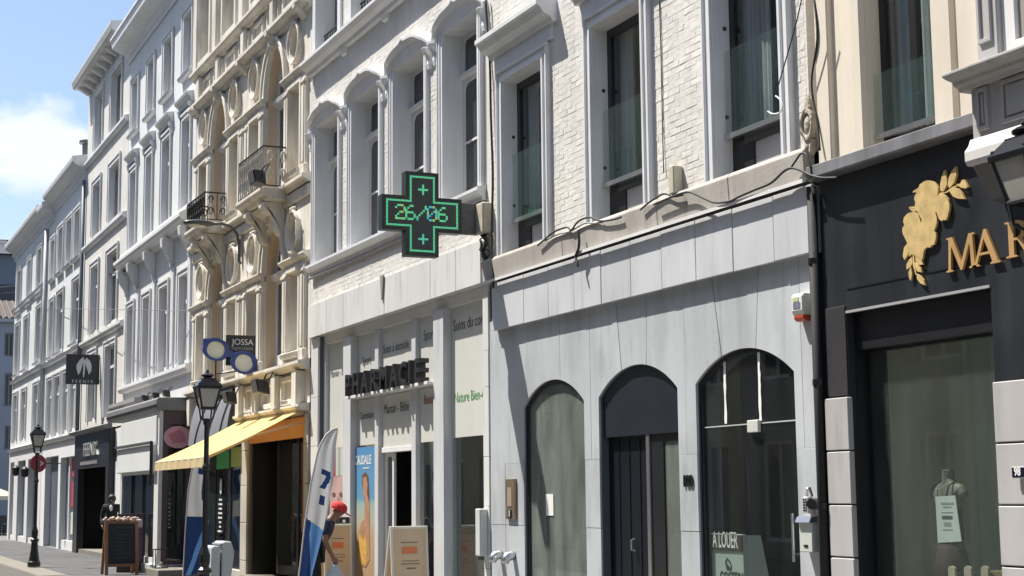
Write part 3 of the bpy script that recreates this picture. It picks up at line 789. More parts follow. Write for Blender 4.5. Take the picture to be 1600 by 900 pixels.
# ===== the black shop front on the right, cream above
def build_black_shop():
    X0, X1 = -10.44, -4.0
    root = thing('townhouse', 'cream rendered house over a black shop front with gold lettering', 'house', (-8, 0, 0))
    a, b = -9.78, -8.93
    hole = rect(a, b, 4.33, 7.4)
    w = part('upper_wall', MB().prism([rect(X0+.02, X1, 4.2, 11.5), hole], .0, .3), cream_wall, root)
    shell(root, X0, X1, 11.5, cream_wall)
    part('pilaster', MB().box(X0+.04, -10.22, -.05, .01, 4.32, 11.3), cream_wall, root, bevel=.01)
    part('pilaster', MB().prism([(-10.06,.0),(-10.04,-.04),(-9.90,-.05),(-9.80,-.05),(-9.785,0)], 4.32, 11.3, 'xy'), cream_wall, root)
    part('pilaster', MB().prism([(-8.925,.0),(-8.92,-.06),(-8.72,-.06),(-8.70,-.02),(-8.66,-.02),(-8.64,-.06),(-8.3,-.06),(-8.3,0)], 4.32, 11.3, 'xy'), cream_wall, root)
    fr = MB().prism([rect(a-.02,b+.02,4.3,7.42), rect(a+.07,-9.42,4.42,7.3), rect(-9.33,b-.05,4.42,7.3)], .14, .2)
    wi = part('window', fr, black_metal, root, bevel=.004)
    part('pane', MB().box(a+.06,b-.04,.16,.17,4.41,7.31), glass, wi)
    part('glass_guard', MB().box(a+.01,b-.01,.05,.065,4.44,4.93), glass_mat('guard_glass_cream', (.93,.96,.955), refl=.8, dirt=.03, dcol=(.3,.45,.42)), wi)
    part('guard_rail', MB().box(a+.005,b-.005,.04,.075,4.40,4.44), chrome, wi)
    n = 44; x0, x1 = a-.2, b+.1
    pts = [(x0+(x1-x0)*k/n, .30+.035*math.sin(k*1.7)+.015*math.sin(k*.6)) for k in range(n+1)]
    mb = MB().add([(x,y,4.4) for x,y in pts]+[(x,y,7.4) for x,y in pts], [(k,k+1,n+2+k,n+1+k) for k in range(n)])
    part('curtain', mb, M('pleated_grey_curtain', (.62,.67,.66), .9, .1, 3, .25), wi, smooth=True)
    rm = MB(); rm.box(a-.5,b+.3,1.4,1.45,4.2,7.6); rm.box(a-.5,a-.45,.31,1.4,4.2,7.6); rm.box(b+.3,b+.35,.31,1.4,4.2,7.6); part('room', rm, dark_room, root)
    # zinc covered sill
    part('sill_course', MB().prism([(.02,4.185),(-.14,4.185),(-.15,4.2),(-.14,4.30),(.02,4.33)], X0-.02, -8.30, 'yz'), zinc, root, bevel=.004)
    # fascia and black frame
    f = part('fascia', MB().prism([[(-10.44,-.03),(-10.44,4.18),(X1,4.18),(X1,-.03),(-8.47,-.03),(-8.47,3.06),(-10.14,3.06),(-10.14,-.03)]], -.02, .05), black_panel, root)
    part('fascia_joint', MB().box(-10.12,-8.2,-.026,-.02,3.245,3.25), black_metal, f)
    part('fascia_panel', MB().prism([[(-10.42,2.40),(-10.42,3.12),(-10.15,3.12),(-10.15,2.40)]], -.03, -.02), M('plum_grey_panel', (.045,.042,.047), .4, .2, 2), f, bevel=.003)
    part('edge_trim', MB().box(-10.14,-8.47,-.03,-.0,3.055,3.075), M('steel_edge', (.35,.35,.36), .4), f)
    fr = MB(); fr.box(-10.16,-10.138,.04,.36,0,3.05); fr.box(-8.475,-8.45,.04,.36,0,3.05); fr.box(-10.14,-8.47,.06,.36,2.76,3.05); fr.box(-10.14,-8.47,.04,.36,3.05,3.07)
    part('black_reveal', fr, black_metal, root)
    sw = part('shop_window', MB().prism([rect(-10.14,-8.47,.3,2.77), rect(-10.09,-8.5,.36,2.74)], .15, .20), black_metal, root)
    part('pane', MB().box(-10.10,-8.49,.165,.175,.35,2.75), glass_mat('display_glass', (.88,.91,.89), refl=1.6, dirt=.06, dcol=(.26,.31,.28)), sw)
    part('window_plinth', MB().box(-10.14,-8.47,.12,.36,0,.30), black_metal, root)
    n = 60; x0, x1 = -11.2, -8.0
    pts = [(x0+(x1-x0)*k/n, 1.25+.03*math.sin(k*1.5)+.02*math.sin(k*.37)) for k in range(n+1)]
    mb = MB().add([(x,y,.3) for x,y in pts]+[(x,y,3.0) for x,y in pts], [(k,k+1,n+2+k,n+1+k) for k in range(n)])
    part('backdrop_curtain', mb, M('sage_backdrop', (.70,.77,.70), .95, .08, 1, .12), sw, smooth=True)
    rm = MB(); rm.box(-11.25,-7.9,1.5,1.55,0,3.1); rm.box(-11.25,-7.9,.37,1.5,3.05,3.1); rm.box(-11.3,-11.25,.37,1.5,0,3.1); rm.box(-7.95,-7.9,.37,1.5,0,3.1); rm.box(-11.25,-7.9,.37,1.5,.25,.30)
    part('display_case', rm, M('display_case_paint', (.72,.72,.70), .9), root)
    # white blocks cladding the piers
    zs = [2.385, 1.955, 1.53, 1.115, .70, .28, -.01]
    pl = part('pier', MB().box(-10.44,-10.145,-.03,.04,-.02,2.39), black_metal, root)
    for z1, z0 in zip(zs[:-1], zs[1:]): part('cladding_block', MB().box(-10.44,-10.13,-.05+random.uniform(-.003,.003),.0,z0+.012,z1), white_block, pl, bevel=.006)
    pr = part('pier', MB().box(-8.46,-7.2,-.03,.04,-.02,2.39), black_metal, root)
    for z1, z0 in zip(zs[:-1], zs[1:]): part('cladding_block', MB().box(-8.47,-7.2,-.05+random.uniform(-.003,.003),.0,z0+.012,z1), white_block, pr, bevel=.006)
    # the oriel above, with a moulded cornice and panelled apron
    ox, oy = -8.31, -.30
    og = M('oriel_grey', (.42,.41,.40), .7, .08, 1.5, .1, drip=.2)
    ow = part('oriel', MB().box(ox+.02,X1,oy+.03,.0,4.02,4.44), og, root, bevel=.01)
    part('oriel_base', MB().prism([(.0,3.87),(oy-.02,3.87),(oy-.035,3.90),(oy-.035,3.97),(oy-.0,4.01),(oy+.02,4.06),(0,4.08)], ox-.0, X1, 'yz'), M('oriel_base_white', (.62,.60,.58), .6, .08, 2, .06, drip=.15), ow, bevel=.006)
    for x, wd in ((ox+.085,.115), (ox+.33,.62), (ox+1.1,.62)):
        part('apron_panel', MB().prism([rect(x,x+wd,4.10,4.40), rect(x+.03,x+wd-.03,4.13,4.37)], oy+.010, oy+.035), og, ow, bevel=.003)
        part('panel_field', MB().box(x+.045,x+wd-.045,oy+.016,oy+.035,4.145,4.355), og, ow, bevel=.004)
    cp = [(0,4.41),(oy-.0,4.41),(oy-.015,4.435),(oy-.05,4.45),(oy-.06,4.475),(oy-.12,4.49),(oy-.15,4.505),(oy-.15,4.525),(oy+.05,4.56),(0,4.56)]
    part('cornice', MB().prism(cp, ox-.06, X1, 'yz'), og, ow, bevel=.003)
    part('oriel_post', MB().box(ox+.12, ox+.33, oy+.02, 0, 4.56, 8.0), white_block, ow, bevel=.008)
    part('post_panel', MB().prism([rect(ox+.15,ox+.28,4.70,7.6), rect(ox+.175,ox+.255,4.73,7.56)], oy+.0, oy+.03), white_block, ow, bevel=.003)
    fw = part('oriel_window', MB().prism([rect(ox+.33,X1,4.56,8.0), rect(ox+.46,ox+1.6,4.66,7.9)], oy+.06, oy+.14), white_paint, ow, bevel=.006)
    part('pane', MB().box(ox+.45,ox+1.61,oy+.09,oy+.10,4.65,7.91), pane_warm, ow)
    part('fascia_hood', MB().prism([(-.02,3.62),(-.022,3.865),(oy+.02,3.865),(-.14,3.64)], ox+.02, X1, 'yz'), M('fascia_hood_grey', (.10,.10,.105), .4, .1, 1), root)
    return root
build_black_shop()

# ===== the ornate cream house with balconies
def build_ornate_house():
    X0, X1 = -33.62, -24.88
    root = thing('townhouse', 'ornate cream stone house with arched windows, round windows and two iron balconies', 'house', (-29, 0, 0))
    bays = [-31.36, -27.12]
    floors = [(7.12, 8.98, 9.90, 9.58), (3.95, 5.68, 6.56, 6.20)]     # floor, spring, crown, oculus centre
    holes = []
    for xc in bays:
        for zf, zs, za, zo in floors:
            holes.append([(xc-.66, zf)] + [(xc-.66*math.cos(PI*k/16), zs + (za-zs)*math.sin(PI*k/16)) for k in range(17)] + [(xc+.66, zf)])
            for s in (-1, 1):
                xo = xc + s*1.34
                holes.append([(xo+.29*math.cos(2*PI*k/20), zo+.31*math.sin(2*PI*k/20)) for k in range(20)])
                holes.append(rect(xo-.36, xo+.36, zf+.15, zs-.18))
    top = [rect(x-.5, x+.5, 11.15, 13.4) for x in (-32.7, -30.5, -28.2, -26.0)]
    part('upper_wall', MB().prism([rect(X0, X1, 3.0, 14.6)] + holes + top, .0, .34), cream_stone, root)
    shell(root, X0, X1, 14.6, facade5)
    part('eaves_cornice', moulding(X0, X1, [(.3,14.5),(-.1,14.5),(-.5,14.8),(-.55,15.0),(.3,15.1)]), cream_stone, root)
    for x in (-32.7, -30.5, -28.2, -26.0):
        part('surround', MB().prism([rect(x-.62,x+.62,11.0,13.55), rect(x-.488,x+.488,11.165,13.388)], -.10, .1), cream_stone, root, bevel=.012)
        w = part('window', MB().prism([rect(x-.52,x+.52,11.13,13.42), rect(x-.42,x-.03,11.3,12.7), rect(x+.03,x+.42,11.3,12.7), rect(x-.42,x+.42,12.8,13.3)], .18, .24), white_paint, root)
        part('pane', MB().box(x-.43,x+.43,.2,.21,11.29,13.31), pane_warm, w)
    for x in (-33.4, -31.6, -29.35, -27.1, -25.1):
        part('pilaster', MB().box(x-.17,x+.17,-.13,.02,11.0,14.5), cream_stone, root, bevel=.015)
    # two cornices with a panelled frieze between
    part('cornice', moulding(X0-.04, X1, [(.02,10.80),(-.06,10.80),(-.09,10.84),(-.16,10.87),(-.19,10.91),(-.19,10.96),(.02,11.0)]), cream_stone, root)
    part('cornice', moulding(X0-.04, X1, [(.02,10.0),(-.06,10.0),(-.08,10.06),(-.17,10.10),(-.21,10.14),(-.21,10.20),(.02,10.25)]), cream_stone, root)
    for x in (-33.1, -31.36, -29.25, -27.12, -25.3):
        part('cornice_block', MB().prism([(.0,9.88),(-.06,9.90),(-.14,10.0),(-.22,10.05),(-.225,10.17),(0,10.2)], x-.09, x+.09, 'yz'), cream_stone, root, bevel=.015)
        part('frieze_block', MB().box(x-.12,x+.12,-.12,.02,10.30,10.78), cream_stone, root, bevel=.012)
    for k in range(8):
        x = -33.0 + k*1.06
        part('frieze_panel', MB().prism([rect(x,x+.8,10.36,10.72), rect(x+.08,x+.72,10.43,10.65)], -.05, .01), cream_stone, root, bevel=.01)
    for fi, (zf, zs, za, zo) in enumerate(floors):
        # impost course broken by the arches
        prof = [(.02,zs-.10),(-.04,zs-.10),(-.06,zs-.04),(-.11,zs),(-.13,zs+.03),(-.13,zs+.06),(.02,zs+.09)]
        for a, b in ((X0-.03, bays[0]-.66), (bays[0]+.66, bays[1]-.66), (bays[1]+.66, X1)):
            part('impost_course', moulding(a, b, prof), cream_stone, root)
        for xc in bays:
            # archivolt
            mb = MB(); n = 20
            o = [(xc-.82*math.cos(PI*k/n), zs + (za-zs+.14)*math.sin(PI*k/n)) for k in range(n+1)]
            i = [(xc-.655*math.cos(PI*k/n), zs + (za-zs-.005)*math.sin(PI*k/n)) for k in range(n+1)]
            mb.prism(o + i[::-1], -.07, .02)
            o2 = [(xc-.84*math.cos(PI*k/n), zs + (za-zs+.16)*math.sin(PI*k/n)) for k in range(n+1)]
            i2 = [(xc-.77*math.cos(PI*k/n), zs + (za-zs+.09)*math.sin(PI*k/n)) for k in range(n+1)]
            mb.prism(o2 + i2[::-1], -.10, -.065)
            av = part('archivolt', mb, cream_stone, root, bevel=.008)
            part('keystone', MB().prism([[(xc-.08,za-.04),(xc+.08,za-.04),(xc+.13,za+.24),(xc-.13,za+.24)]], -.15, .02), cream_stone, av, bevel=.02)
            # arched window: white casements, transom, fan
            n = 16
            fo = [(xc-.68*math.cos(PI*k/n), zs + (za-zs+.02)*math.sin(PI*k/n)) for k in range(n+1)]
            fi_ = [(xc-.58*math.cos(PI*k/n), zs+.09 + (za-zs-.19)*math.sin(PI*k/n)) for k in range(n+1)]
            outer = [(xc-.68, zf)] + fo + [(xc+.68, zf)]
            lt = [rect(xc-.56, xc-.05, zf+.25, zs-.16), rect(xc+.05, xc+.56, zf+.25, zs-.16)]
            w = part('window', MB().prism([outer, fi_] + lt, .2, .28), white_paint, root, bevel=.006)
            part('transom', MB().prism([(.2,zs-.1),(.12,zs-.06),(.10,zs+.02),(.2,zs+.06)], xc-.66, xc+.66, 'yz'), white_trim, w)
            part('pane', MB().prism(fi_, .235, .245), pane_grey, w)
            for r in lt: part('pane', MB().prism(r, .235, .245), pane_grey, w)
            part('lining', MB().prism([[(xc-.70,zf-.01)] + [(xc-.70*math.cos(PI*k/n), zs + (za-zs+.04)*math.sin(PI*k/n)) for k in range(n+1)] + [(xc+.70,zf-.01)],
                                        [(xc-.645,zf)] + [(xc-.645*math.cos(PI*k/n), zs + (za-zs-.015)*math.sin(PI*k/n)) for k in range(n+1)] + [(xc+.645,zf)]], .03, .3), M('ochre_reveal_%d' % fi, (.58,.46,.32), .8), root)
            for s in (-1, 1):
                xo = xc + s*1.34
                mb = MB().ring((xo,zo), .275, .345, -.07, .02, 24, 1, 1.06); mb.ring((xo,zo), .32, .365, -.10, -.06, 24, 1, 1.06)
                oc = part('round_frame', mb, cream_stone, root, bevel=.008)
                part('scroll', MB().prism([(0,zo+.34),(-.09,zo+.35),(-.12,zo+.40),(-.08,zo+.44),(0,zo+.45)], xo-.07, xo+.07, 'yz'), cream_stone, oc, bevel=.02)
                rw = part('round_window', MB().ring((xo,zo), .24, .31, .12, .18, 20, 1, 1.05), white_paint, root)
                part('pane', MB().prism([(xo+.3*math.cos(2*PI*k/20), zo+.31*math.sin(2*PI*k/20)) for k in range(20)], .15, .16), pane, rw)
                # tall side light between slim pilasters
                a, b, c, d = xo-.36, xo+.36, zf+.15, zs-.18
                part('surround', MB().prism([rect(a-.09,b+.09,c-.05,d+.09), rect(a+.01,b-.01,c+.01,d-.01)], -.07, .25), cream_stone, root, bevel=.01)
                w = part('window', MB().prism([rect(a-.02,b+.02,c-.01,d+.02), rect(a+.09,xo-.03,c+.45,d-.08), rect(xo+.03,b-.09,c+.45,d-.08)], .18, .24), white_paint if fi else cream_wall, root)
                part('pane', MB().box(a+.08,b-.08,.2,.21,c+.44,d-.07), pane_warm, w)
            for dx in (-.842, .842, -1.93, 1.93):
                x = xc+dx
                mb = MB().box(x-.13,x+.13,-.06,.02,zf-.05,zs-.10); mb.box(x-.16,x+.16,-.09,.02,zf-.05,zf+.16); mb.box(x-.16,x+.16,-.09,.02,zs-.26,zs-.2)
                pl = part('pilaster', mb, cream_stone, root, bevel=.012)
                part('pilaster_shaft', MB().box(x-.07,x+.07,-.08,-.05,zf+.2,zs-.3), cream_stone, pl, bevel=.01)
            for s in (-1, 1):
                part('sill', moulding(xc+s*1.34-.46, xc+s*1.34+.46, [(.02,zf+.03),(-.12,zf+.05),(-.15,zf+.12),(.02,zf+.15)]), cream_stone, root)
    # string course between the floors
    part('string_course', moulding(X0-.02, X1, [(.02,6.94),(-.06,6.94),(-.10,6.99),(-.17,7.01),(-.17,7.07),(.02,7.11)]), cream_stone, root)
    part('frieze', MB().box(X0+.02,X1-.02,-.06,.02,6.72,6.90), cream_stone, root, bevel=.01)
    # two balconies on scrolled brackets
    for xc, hw, dp, zb, zr in ((-31.32, .82, .53, 7.09, 7.74), (-27.05, .88, .50, 6.98, 7.78)):
        bal = part('balcony', MB().prism([(.0,zb-.16),(-dp*.8,zb-.14),(-dp*.9,zb-.07),(-dp,zb-.05),(-dp-.03,zb),(-dp-.03,zb+.06),(.0,zb+.06)], xc-hw, xc+hw, 'yz'), cream_stone, root, bevel=.01)
        for s in (-.6, .6):
            pr = [(0,zb-.14),(-dp*.85,zb-.14),(-dp*.92,zb-.24),(-dp*.8,zb-.34),(-dp*.55,zb-.36),(-dp*.42,zb-.5),(-dp*.4,zb-.62),(-.12,zb-.74),(0,zb-.76)]
            part('bracket', MB().prism(pr, xc+s*hw-.11, xc+s*hw+.11, 'yz'), cream_stone, bal, bevel=.025)
        part('under_carving', MB().prism([(0,zb-.16),(-dp*.7,zb-.16),(-dp*.6,zb-.25),(-dp*.3,zb-.3),(0,zb-.45)], xc-hw*.5, xc+hw*.5, 'yz'), cream_stone, bal, bevel=.02)
        pale = xc > -28
        rm = M('old_silvered_iron', (.50,.48,.43), .6, .25, 8) if pale else iron
        x0, x1, y0 = xc-hw+.03, xc+hw-.03, -dp+.02
        rl = MB()
        rl.tube([(x0,0,zr),(x0,y0,zr),(x1,y0,zr),(x1,0,zr)], .018, 6); rl.tube([(x0,0,zb+.1),(x0,y0,zb+.1),(x1,y0,zb+.1),(x1,0,zb+.1)], .012, 5)
        part('hand_rail', rl, iron, bal)
        def scroll(mb, p0, d, w, h):
            # pair of C scrolls with bars, in the vertical plane along d
            p0 = Vector(p0); d = Vector(d)
            for s, zc in ((1, .28), (-1, .72)):
                for sd in (1, -1):
                    pts = []
                    for k in range(11):
                        t = k/10; r = (.24-.17*t); a = sd*(t*5.2) + (0 if sd > 0 else PI)
                        pts.append(p0 + d*(w*(.5 + r*math.cos(a)*s)) + Vector((0,0,h*(zc + r*math.sin(a)*.9))))
                    mb.tube(pts, .010 if pale else .008, 4, False)
            for u in (.0, 1.0): mb.tube([p0+d*(w*u), p0+d*(w*u)+Vector((0,0,h))], .009, 4)
            mb.tube([p0+d*(w*.1)+Vector((0,0,h*.05)), p0+d*(w*.5)+Vector((0,0,h*.95)), p0+d*(w*.9)+Vector((0,0,h*.05))], .007, 4)
        h = zr-zb-.1
        nf = 12 if pale else 8; wf = (x1-x0)/nf
        for k in range(nf):
            mb = MB(); scroll(mb, (x0+wf*k, y0, zb+.1), (1,0,0), wf, h); part('scroll_panel', mb, rm, bal)
        for xx in (x0, x1):
            for k in range(2):
                mb = MB(); wd = (-y0)/2; scroll(mb, (xx, -wd*k, zb+.1), (0,-1,0), wd, h); part('scroll_panel', mb, rm, bal)
    # ledge over the shops, parapet panels
    part('ledge', moulding(X0-.02, X1, [(.02,3.76),(-.09,3.76),(-.13,3.81),(-.21,3.84),(-.21,3.89),(.02,3.93)]), cream_stone, root)
    for x in (-33.3, -31.3, -29.1, -27.9, -26.6, -25.3):
        part('parapet_post', MB().box(x-.14,x+.14,-.16,.02,3.15,3.74), cream_stone, root, bevel=.015)
    for a, b in ((-28.9,-28.1),(-27.7,-26.8),(-26.4,-25.5)):
        part('parapet_panel', MB().prism([rect(a,b,3.2,3.7), rect(a+.09,b-.09,3.29,3.61)], -.08, .01), cream_stone, root, bevel=.012)
    part('lower_ledge', moulding(-29.25, X1, [(.02,3.05),(-.14,3.07),(-.2,3.12),(-.2,3.16),(.02,3.19)]), cream_stone, root)
    # ground floor
    gf = part('ground_wall', MB().prism([[(X0,-.02),(X0,3.02),(X1,3.02),(X1,-.02),(-25.12,-.02),(-25.12,2.98),(-28.80,2.98),(-28.80,-.02),(-29.30,-.02),(-29.30,2.72),(-33.3,2.72),(-33.3,-.02)]], .02, .34), M('pier_back', (.2,.18,.16), .8), root)
    pst = M('pier_stone', (.46,.43,.38), .75, .12, 1.3, .1, stain=((.25,.23,.2), .3, 2))
    zz = [-.01,.45,1.15,1.85,2.5,3.02]
    for a, b in ((-29.28,-28.82), (-25.11,-24.90)):
        for z0, z1 in zip(zz[:-1], zz[1:]): part('pier_stone', MB().box(a,b,-.02+random.uniform(-.004,.004),.03,z0+.005,z1-.005), pst, gf, bevel=.006)
    part('doorstep', MB().box(-28.8,-25.1,-.12,.5,-.02,.20), strip_m, root, bevel=.01)
    fr = MB(); fr.box(-28.78,-28.68,.06,.6,.2,2.98); fr.box(-28.68,-26.6,.75,.8,.2,2.9); fr.box(-28.72,-28.66,.6,1.5,.2,2.95)
    part('door_recess', fr, black_metal, root)
    rm = MB(); rm.box(-30.5,-25.05,2.2,2.25,0,3.0); rm.box(-30.5,-25.05,.36,2.2,2.98,3.02); rm.box(-30.5,-25.05,.36,2.2,.15,.2); rm.box(-25.1,-25.05,.36,2.2,0,3); rm.box(-30.5,-30.45,.36,2.2,0,3)
    part('shop_interior', rm, dark_room, root)
    dw = part('shop_door', MB().prism([rect(-28.3,-25.3,.22,2.9), rect(-28.2,-27.0,.4,2.8), rect(-26.9,-25.4,.4,2.8)], .42, .48), M('dark_timber', (.035,.032,.03), .4, .2, 2), root, bevel=.005)
    for a, b in ((-28.21,-26.99),(-26.91,-25.39)): part('pane', MB().box(a,b,.44,.45,.39,2.81), pane, dw)
    part('letter_box', MB().prism([rect(-26.6,-26.1,1.02,1.28), rect(-26.55,-26.15,1.06,1.16)], .39,.43), M('letterbox_steel', (.2,.2,.21), .4), dw, bevel=.004)
    orange = M('orange_awning_lit_timber', (.55,.22,.04), .6, .1, 2)  # orange-brown timber; header's light through the yellow awning is put into this colour
    part('header_board', MB().box(-28.8,-25.12,-.0,.06,2.62,2.97), orange, root, bevel=.006)
    part('door_post', MB().box(-25.24,-25.13,-.0,.10,.2,2.62), orange, root, bevel=.006)
    # optician's window on the left
    sw = part('shop_window', MB().prism([rect(-33.3,-29.3,.25,2.72), rect(-33.2,-31.75,.6,2.62), rect(-31.68,-30.5,.6,2.62), rect(-30.43,-29.38,.6,2.62)], .08, .14), black_metal, root)
    for a, b in ((-33.21,-31.74),(-31.69,-30.49),(-30.44,-29.37)): part('pane', MB().box(a,b,.10,.11,.59,2.63), pane, sw)
    part('window_plinth', MB().box(-33.3,-29.3,.0,.2,-.01,.25), pst, root, bevel=.01)
    part('green_poster', MB().box(-31.6,-30.55,.07,.075,2.2,2.55), M('green_print', (.10,.50,.12), .5), sw)
    part('green_poster', MB().box(-30.40,-29.42,.07,.075,2.22,2.60), M('lime_print', (.50,.58,.10), .5), sw)
    ptxt = M('white_print', (.75,.75,.75), .5)
    mb = MB(); mb.prism([(-31.2+.09*math.cos(2*PI*k/14), 1.85+.16*math.sin(2*PI*k/14)) for k in range(14)], .068, .07)
    rr = random.Random(3); z = 1.6
    for k in range(8):
        wd = rr.uniform(.08,.22); mb.box(-31.2-wd,-31.2+wd,.066,.07,z-.035,z); z -= .09
    part('window_print', mb, ptxt, sw)
    return root
build_ornate_house()

# ===== the white houses further down
def house_windows(root, holes, rows, rec=.22, frame=white_paint, sur=.13, proud=.035, sill=True, bars=1, pm=None, hood=None, sm=None):
    sm = sm or far_trim; pm = pm or pane
    for a, b, c, d in rows:
        holes.append(rect(a-.06, b+.06, c-.02, d+.06))
        if sur:
            mb = MB().prism([[(a-sur,c-.02),(a-sur,d+sur),(b+sur,d+sur),(b+sur,c-.02),(b,c-.02),(b,d),(a,d),(a,c-.02)]], -proud, rec)
            mb.prism([[(a-sur-.02,c),(a-sur-.02,d+sur+.02),(b+sur+.02,d+sur+.02),(b+sur+.02,c),(b+sur-.03,c),(b+sur-.03,d+sur-.03),(a-sur+.03,d+sur-.03),(a-sur+.03,c)]], -proud-.025, -proud+.02)
            part('surround', mb, sm, root)
        m = (a+b)/2; hs = [rect(a+.08, m-.03, c+.1, d-.08), rect(m+.03, b-.08, c+.1, d-.08)]
        if d-c > 1.7: hs = [rect(a+.08, m-.03, c+.1, d-.62), rect(m+.03, b-.08, c+.1, d-.62), rect(a+.08, b-.08, d-.54, d-.08)]
        w = part('window', MB().prism([rect(a-.02,b+.02,c-.01,d+.02)] + hs, rec-.03, rec+.04), frame, root)
        part('pane', MB().box(a+.07,b-.07,rec-.005,rec+.005,c+.09,d-.07), pm, w)
        if sill: part('sill', MB().prism([(.02,c-.13),(-.10,c-.12),(-.13,c-.05),(.05,c+.0)], a-sur-.05, b+sur+.05, 'yz'), sm, w)
        if hood:
            part('hood', MB().prism([(.0,d+sur+.12),(-.05,d+sur+.12),(-.08,d+sur+.22),(-.16,d+sur+.28),(-.175,d+sur+.33),(0,d+sur+.37)], a-sur-.12, b+sur+.12, 'yz'), sm, w)
            for s in (a-sur-.02, b+sur+.02): part('console', MB().prism([(0,d-.05),(-.04,d-.02),(-.05,d+.06),(-.09,d+.16),(-.11,d+sur+.12),(0,d+sur+.12)], s-.05, s+.05, 'yz'), sm, w)

def build_hooded_house():
    X0, X1 = -41.88, -33.66
    root = thing('townhouse', 'tall white house with a row of flat window hoods and a consoled balcony ledge', 'house', (-38, 0, 0)); holes = []
    cols = [(-41.35,-40.55), (-39.22,-38.45), (-37.22,-36.32), (-35.02,-34.20)]
    house_windows(root, holes, [(a,b,11.33,12.72) for a,b in cols], rec=.12, pm=pane_far)
    house_windows(root, holes, [(a-.0,b+.0,8.15,10.25) for a,b in cols], rec=.125, hood=True, sill=False, pm=pane_far)
    house_windows(root, holes, [(a-.0,b+.05,4.62,6.62) for a,b in cols], rec=.13, sill=False, pm=pane_far)
    part('front_wall', MB().prism([rect(X0,X1,3.4,13.9)] + holes, 0, .36), facade5, root)
    shell(root, X0, X1, 13.9, facade5)
    part('eaves_cornice', moulding(X0-.12, X1-.02, [(.3,13.42),(-.04,13.42),(-.06,13.5),(-.12,13.55),(-.14,13.65),(-.35,13.75),(-.48,13.82),(-.50,13.98),(-.54,14.02),(-.54,14.08),(.3,14.2)]), far_trim, root)
    part('balcony_ledge', moulding(X0+.05, X1-.02, [(.02,7.60),(-.08,7.62),(-.14,7.68),(-.30,7.74),(-.34,7.80),(-.34,7.88),(-.2,7.96),(-.16,8.08),(.02,8.12)]), far_trim, root)
    for x in (-41.5,-40.1,-37.95,-35.85,-33.95):
        part('console', MB().prism([(0,6.95),(-.06,6.95),(-.08,7.1),(-.16,7.2),(-.28,7.42),(-.30,7.62),(0,7.64)], x-.11, x+.11, 'yz'), far_trim, root, bevel=.015)
    for x in (-41.55,-39.9,-37.85,-35.7,-33.95): part('pilaster', MB().box(x-.15,x+.15,-.05,.01,4.55,6.95), far_trim, root, bevel=.01)
    part('sill_course', moulding(X0+.03, X1-.02, [(.02,4.36),(-.10,4.38),(-.15,4.46),(-.15,4.54),(.02,4.58)]), far_trim, root)
    # ground floor: projecting shop with a flat canopy
    part('ground_wall', MB().prism([rect(X0,-38.4,-.02,3.42)], .02, .36), facade5, root)
    can = part('canopy', MB().prism([(.3,3.50),(-.74,3.50),(-.78,3.56),(-.78,3.74),(-.74,3.78),(.3,3.80)], -39.7, -33.55, 'yz'), M('canopy_grey', (.20,.20,.205), .5, .1, 1), root, bevel=.01)
    part('canopy_band', MB().box(-39.66,-33.56,-.80,-.775,3.60,3.63), black_metal, can)
    part('canopy_slab', moulding(-41.6, -38.0, [(.02,3.9),(-.35,3.9),(-.42,3.96),(-.42,4.05),(.02,4.1)]), M('canopy_slab_grey', (.32,.31,.30), .6), root)
    plum = M('plum_shop_frame', (.10,.065,.07), .4, .1, 2)
    shop = part('shop_front', MB().prism([[(-38.0,.22),(-38.0,3.50),(-33.6,3.50),(-33.6,.22)], rect(-37.85,-34.05,.35,2.15)], -.70, -.62), M('shop_white', (.66,.67,.66), .5, .05, 1), root)
    part('sign_panel', MB().box(-37.95,-33.75,-.735,-.70,2.84,3.40), M('sign_white', (.70,.71,.70), .4, .04, 1), shop, bevel=.008)
    part('sign_panel', MB().prism([(-.70,2.20),(-.82,2.22),(-.80,2.78),(-.70,2.80)], -37.95, -33.8, 'yz'), M('sign_white_low', (.66,.68,.67), .4, .04, 1), shop, bevel=.008)
    bar = MB().tube([(-38.0,-.84,2.5),(-38.0,-.84,2.82),(-33.7,-.84,2.82),(-33.7,-.84,1.9)], .035, 6); part('awning_bar', bar, black_metal, shop)
    part('pane', MB().box(-37.86,-34.04,-.67,-.66,.34,2.16), pane, shop)
    for x in (-36.6,-35.3): part('mullion', MB().box(x-.04,x+.04,-.715,-.64,.35,2.15), black_metal, shop)
    part('plinth', MB().box(-38.05,-33.5,-.78,.2,-.02,.22), grey_stone, shop, bevel=.01)
    sd = part('side_window', MB().prism([[(-.62,.22),(-.62,3.50),(.02,3.50),(.02,.22)], [(-.50,.3),(-.50,3.2),(-.12,3.2),(-.12,.3)]], -33.66, -33.6, 'yz'), plum, root)
    part('pane', MB().box(-33.64,-33.63,-.51,-.11,.29,3.21), shop_glass, sd)
    q = [PX(278+22*math.cos(2*PI*k/24), 683+17.5*math.sin(2*PI*k/24), -33.58) for k in range(24)]
    part('pink_disc', MB().prism([(p.y,p.z) for p in q], -33.60, -33.585, 'yz'), M('pink_print', (.78,.40,.44), .6), sd)
    q2 = [PX(278+12*math.cos(2*PI*k/9)*(1+.35*(k % 2)), 683+9*math.sin(2*PI*k/9)*(1+.35*(k % 2)), -33.58) for k in range(9)]
    part('pink_flower', MB().prism([(p.y,p.z) for p in q2], -33.585, -33.58, 'yz'), M('pink_print_dark', (.62,.22,.27), .6), sd)
    rm = MB(); rm.box(-37.9,-33.7,.5,.55,.2,3.4); rm.box(-37.9,-37.85,-.6,.5,.2,3.4); rm.box(-37.9,-33.7,-.6,.5,.2,.24); rm.box(-37.9,-33.7,-.6,.5,3.35,3.4)
    part('shop_interior', rm, M('shop_rose_dark', (.09,.06,.06), .8, .4, 2), root)
    return root
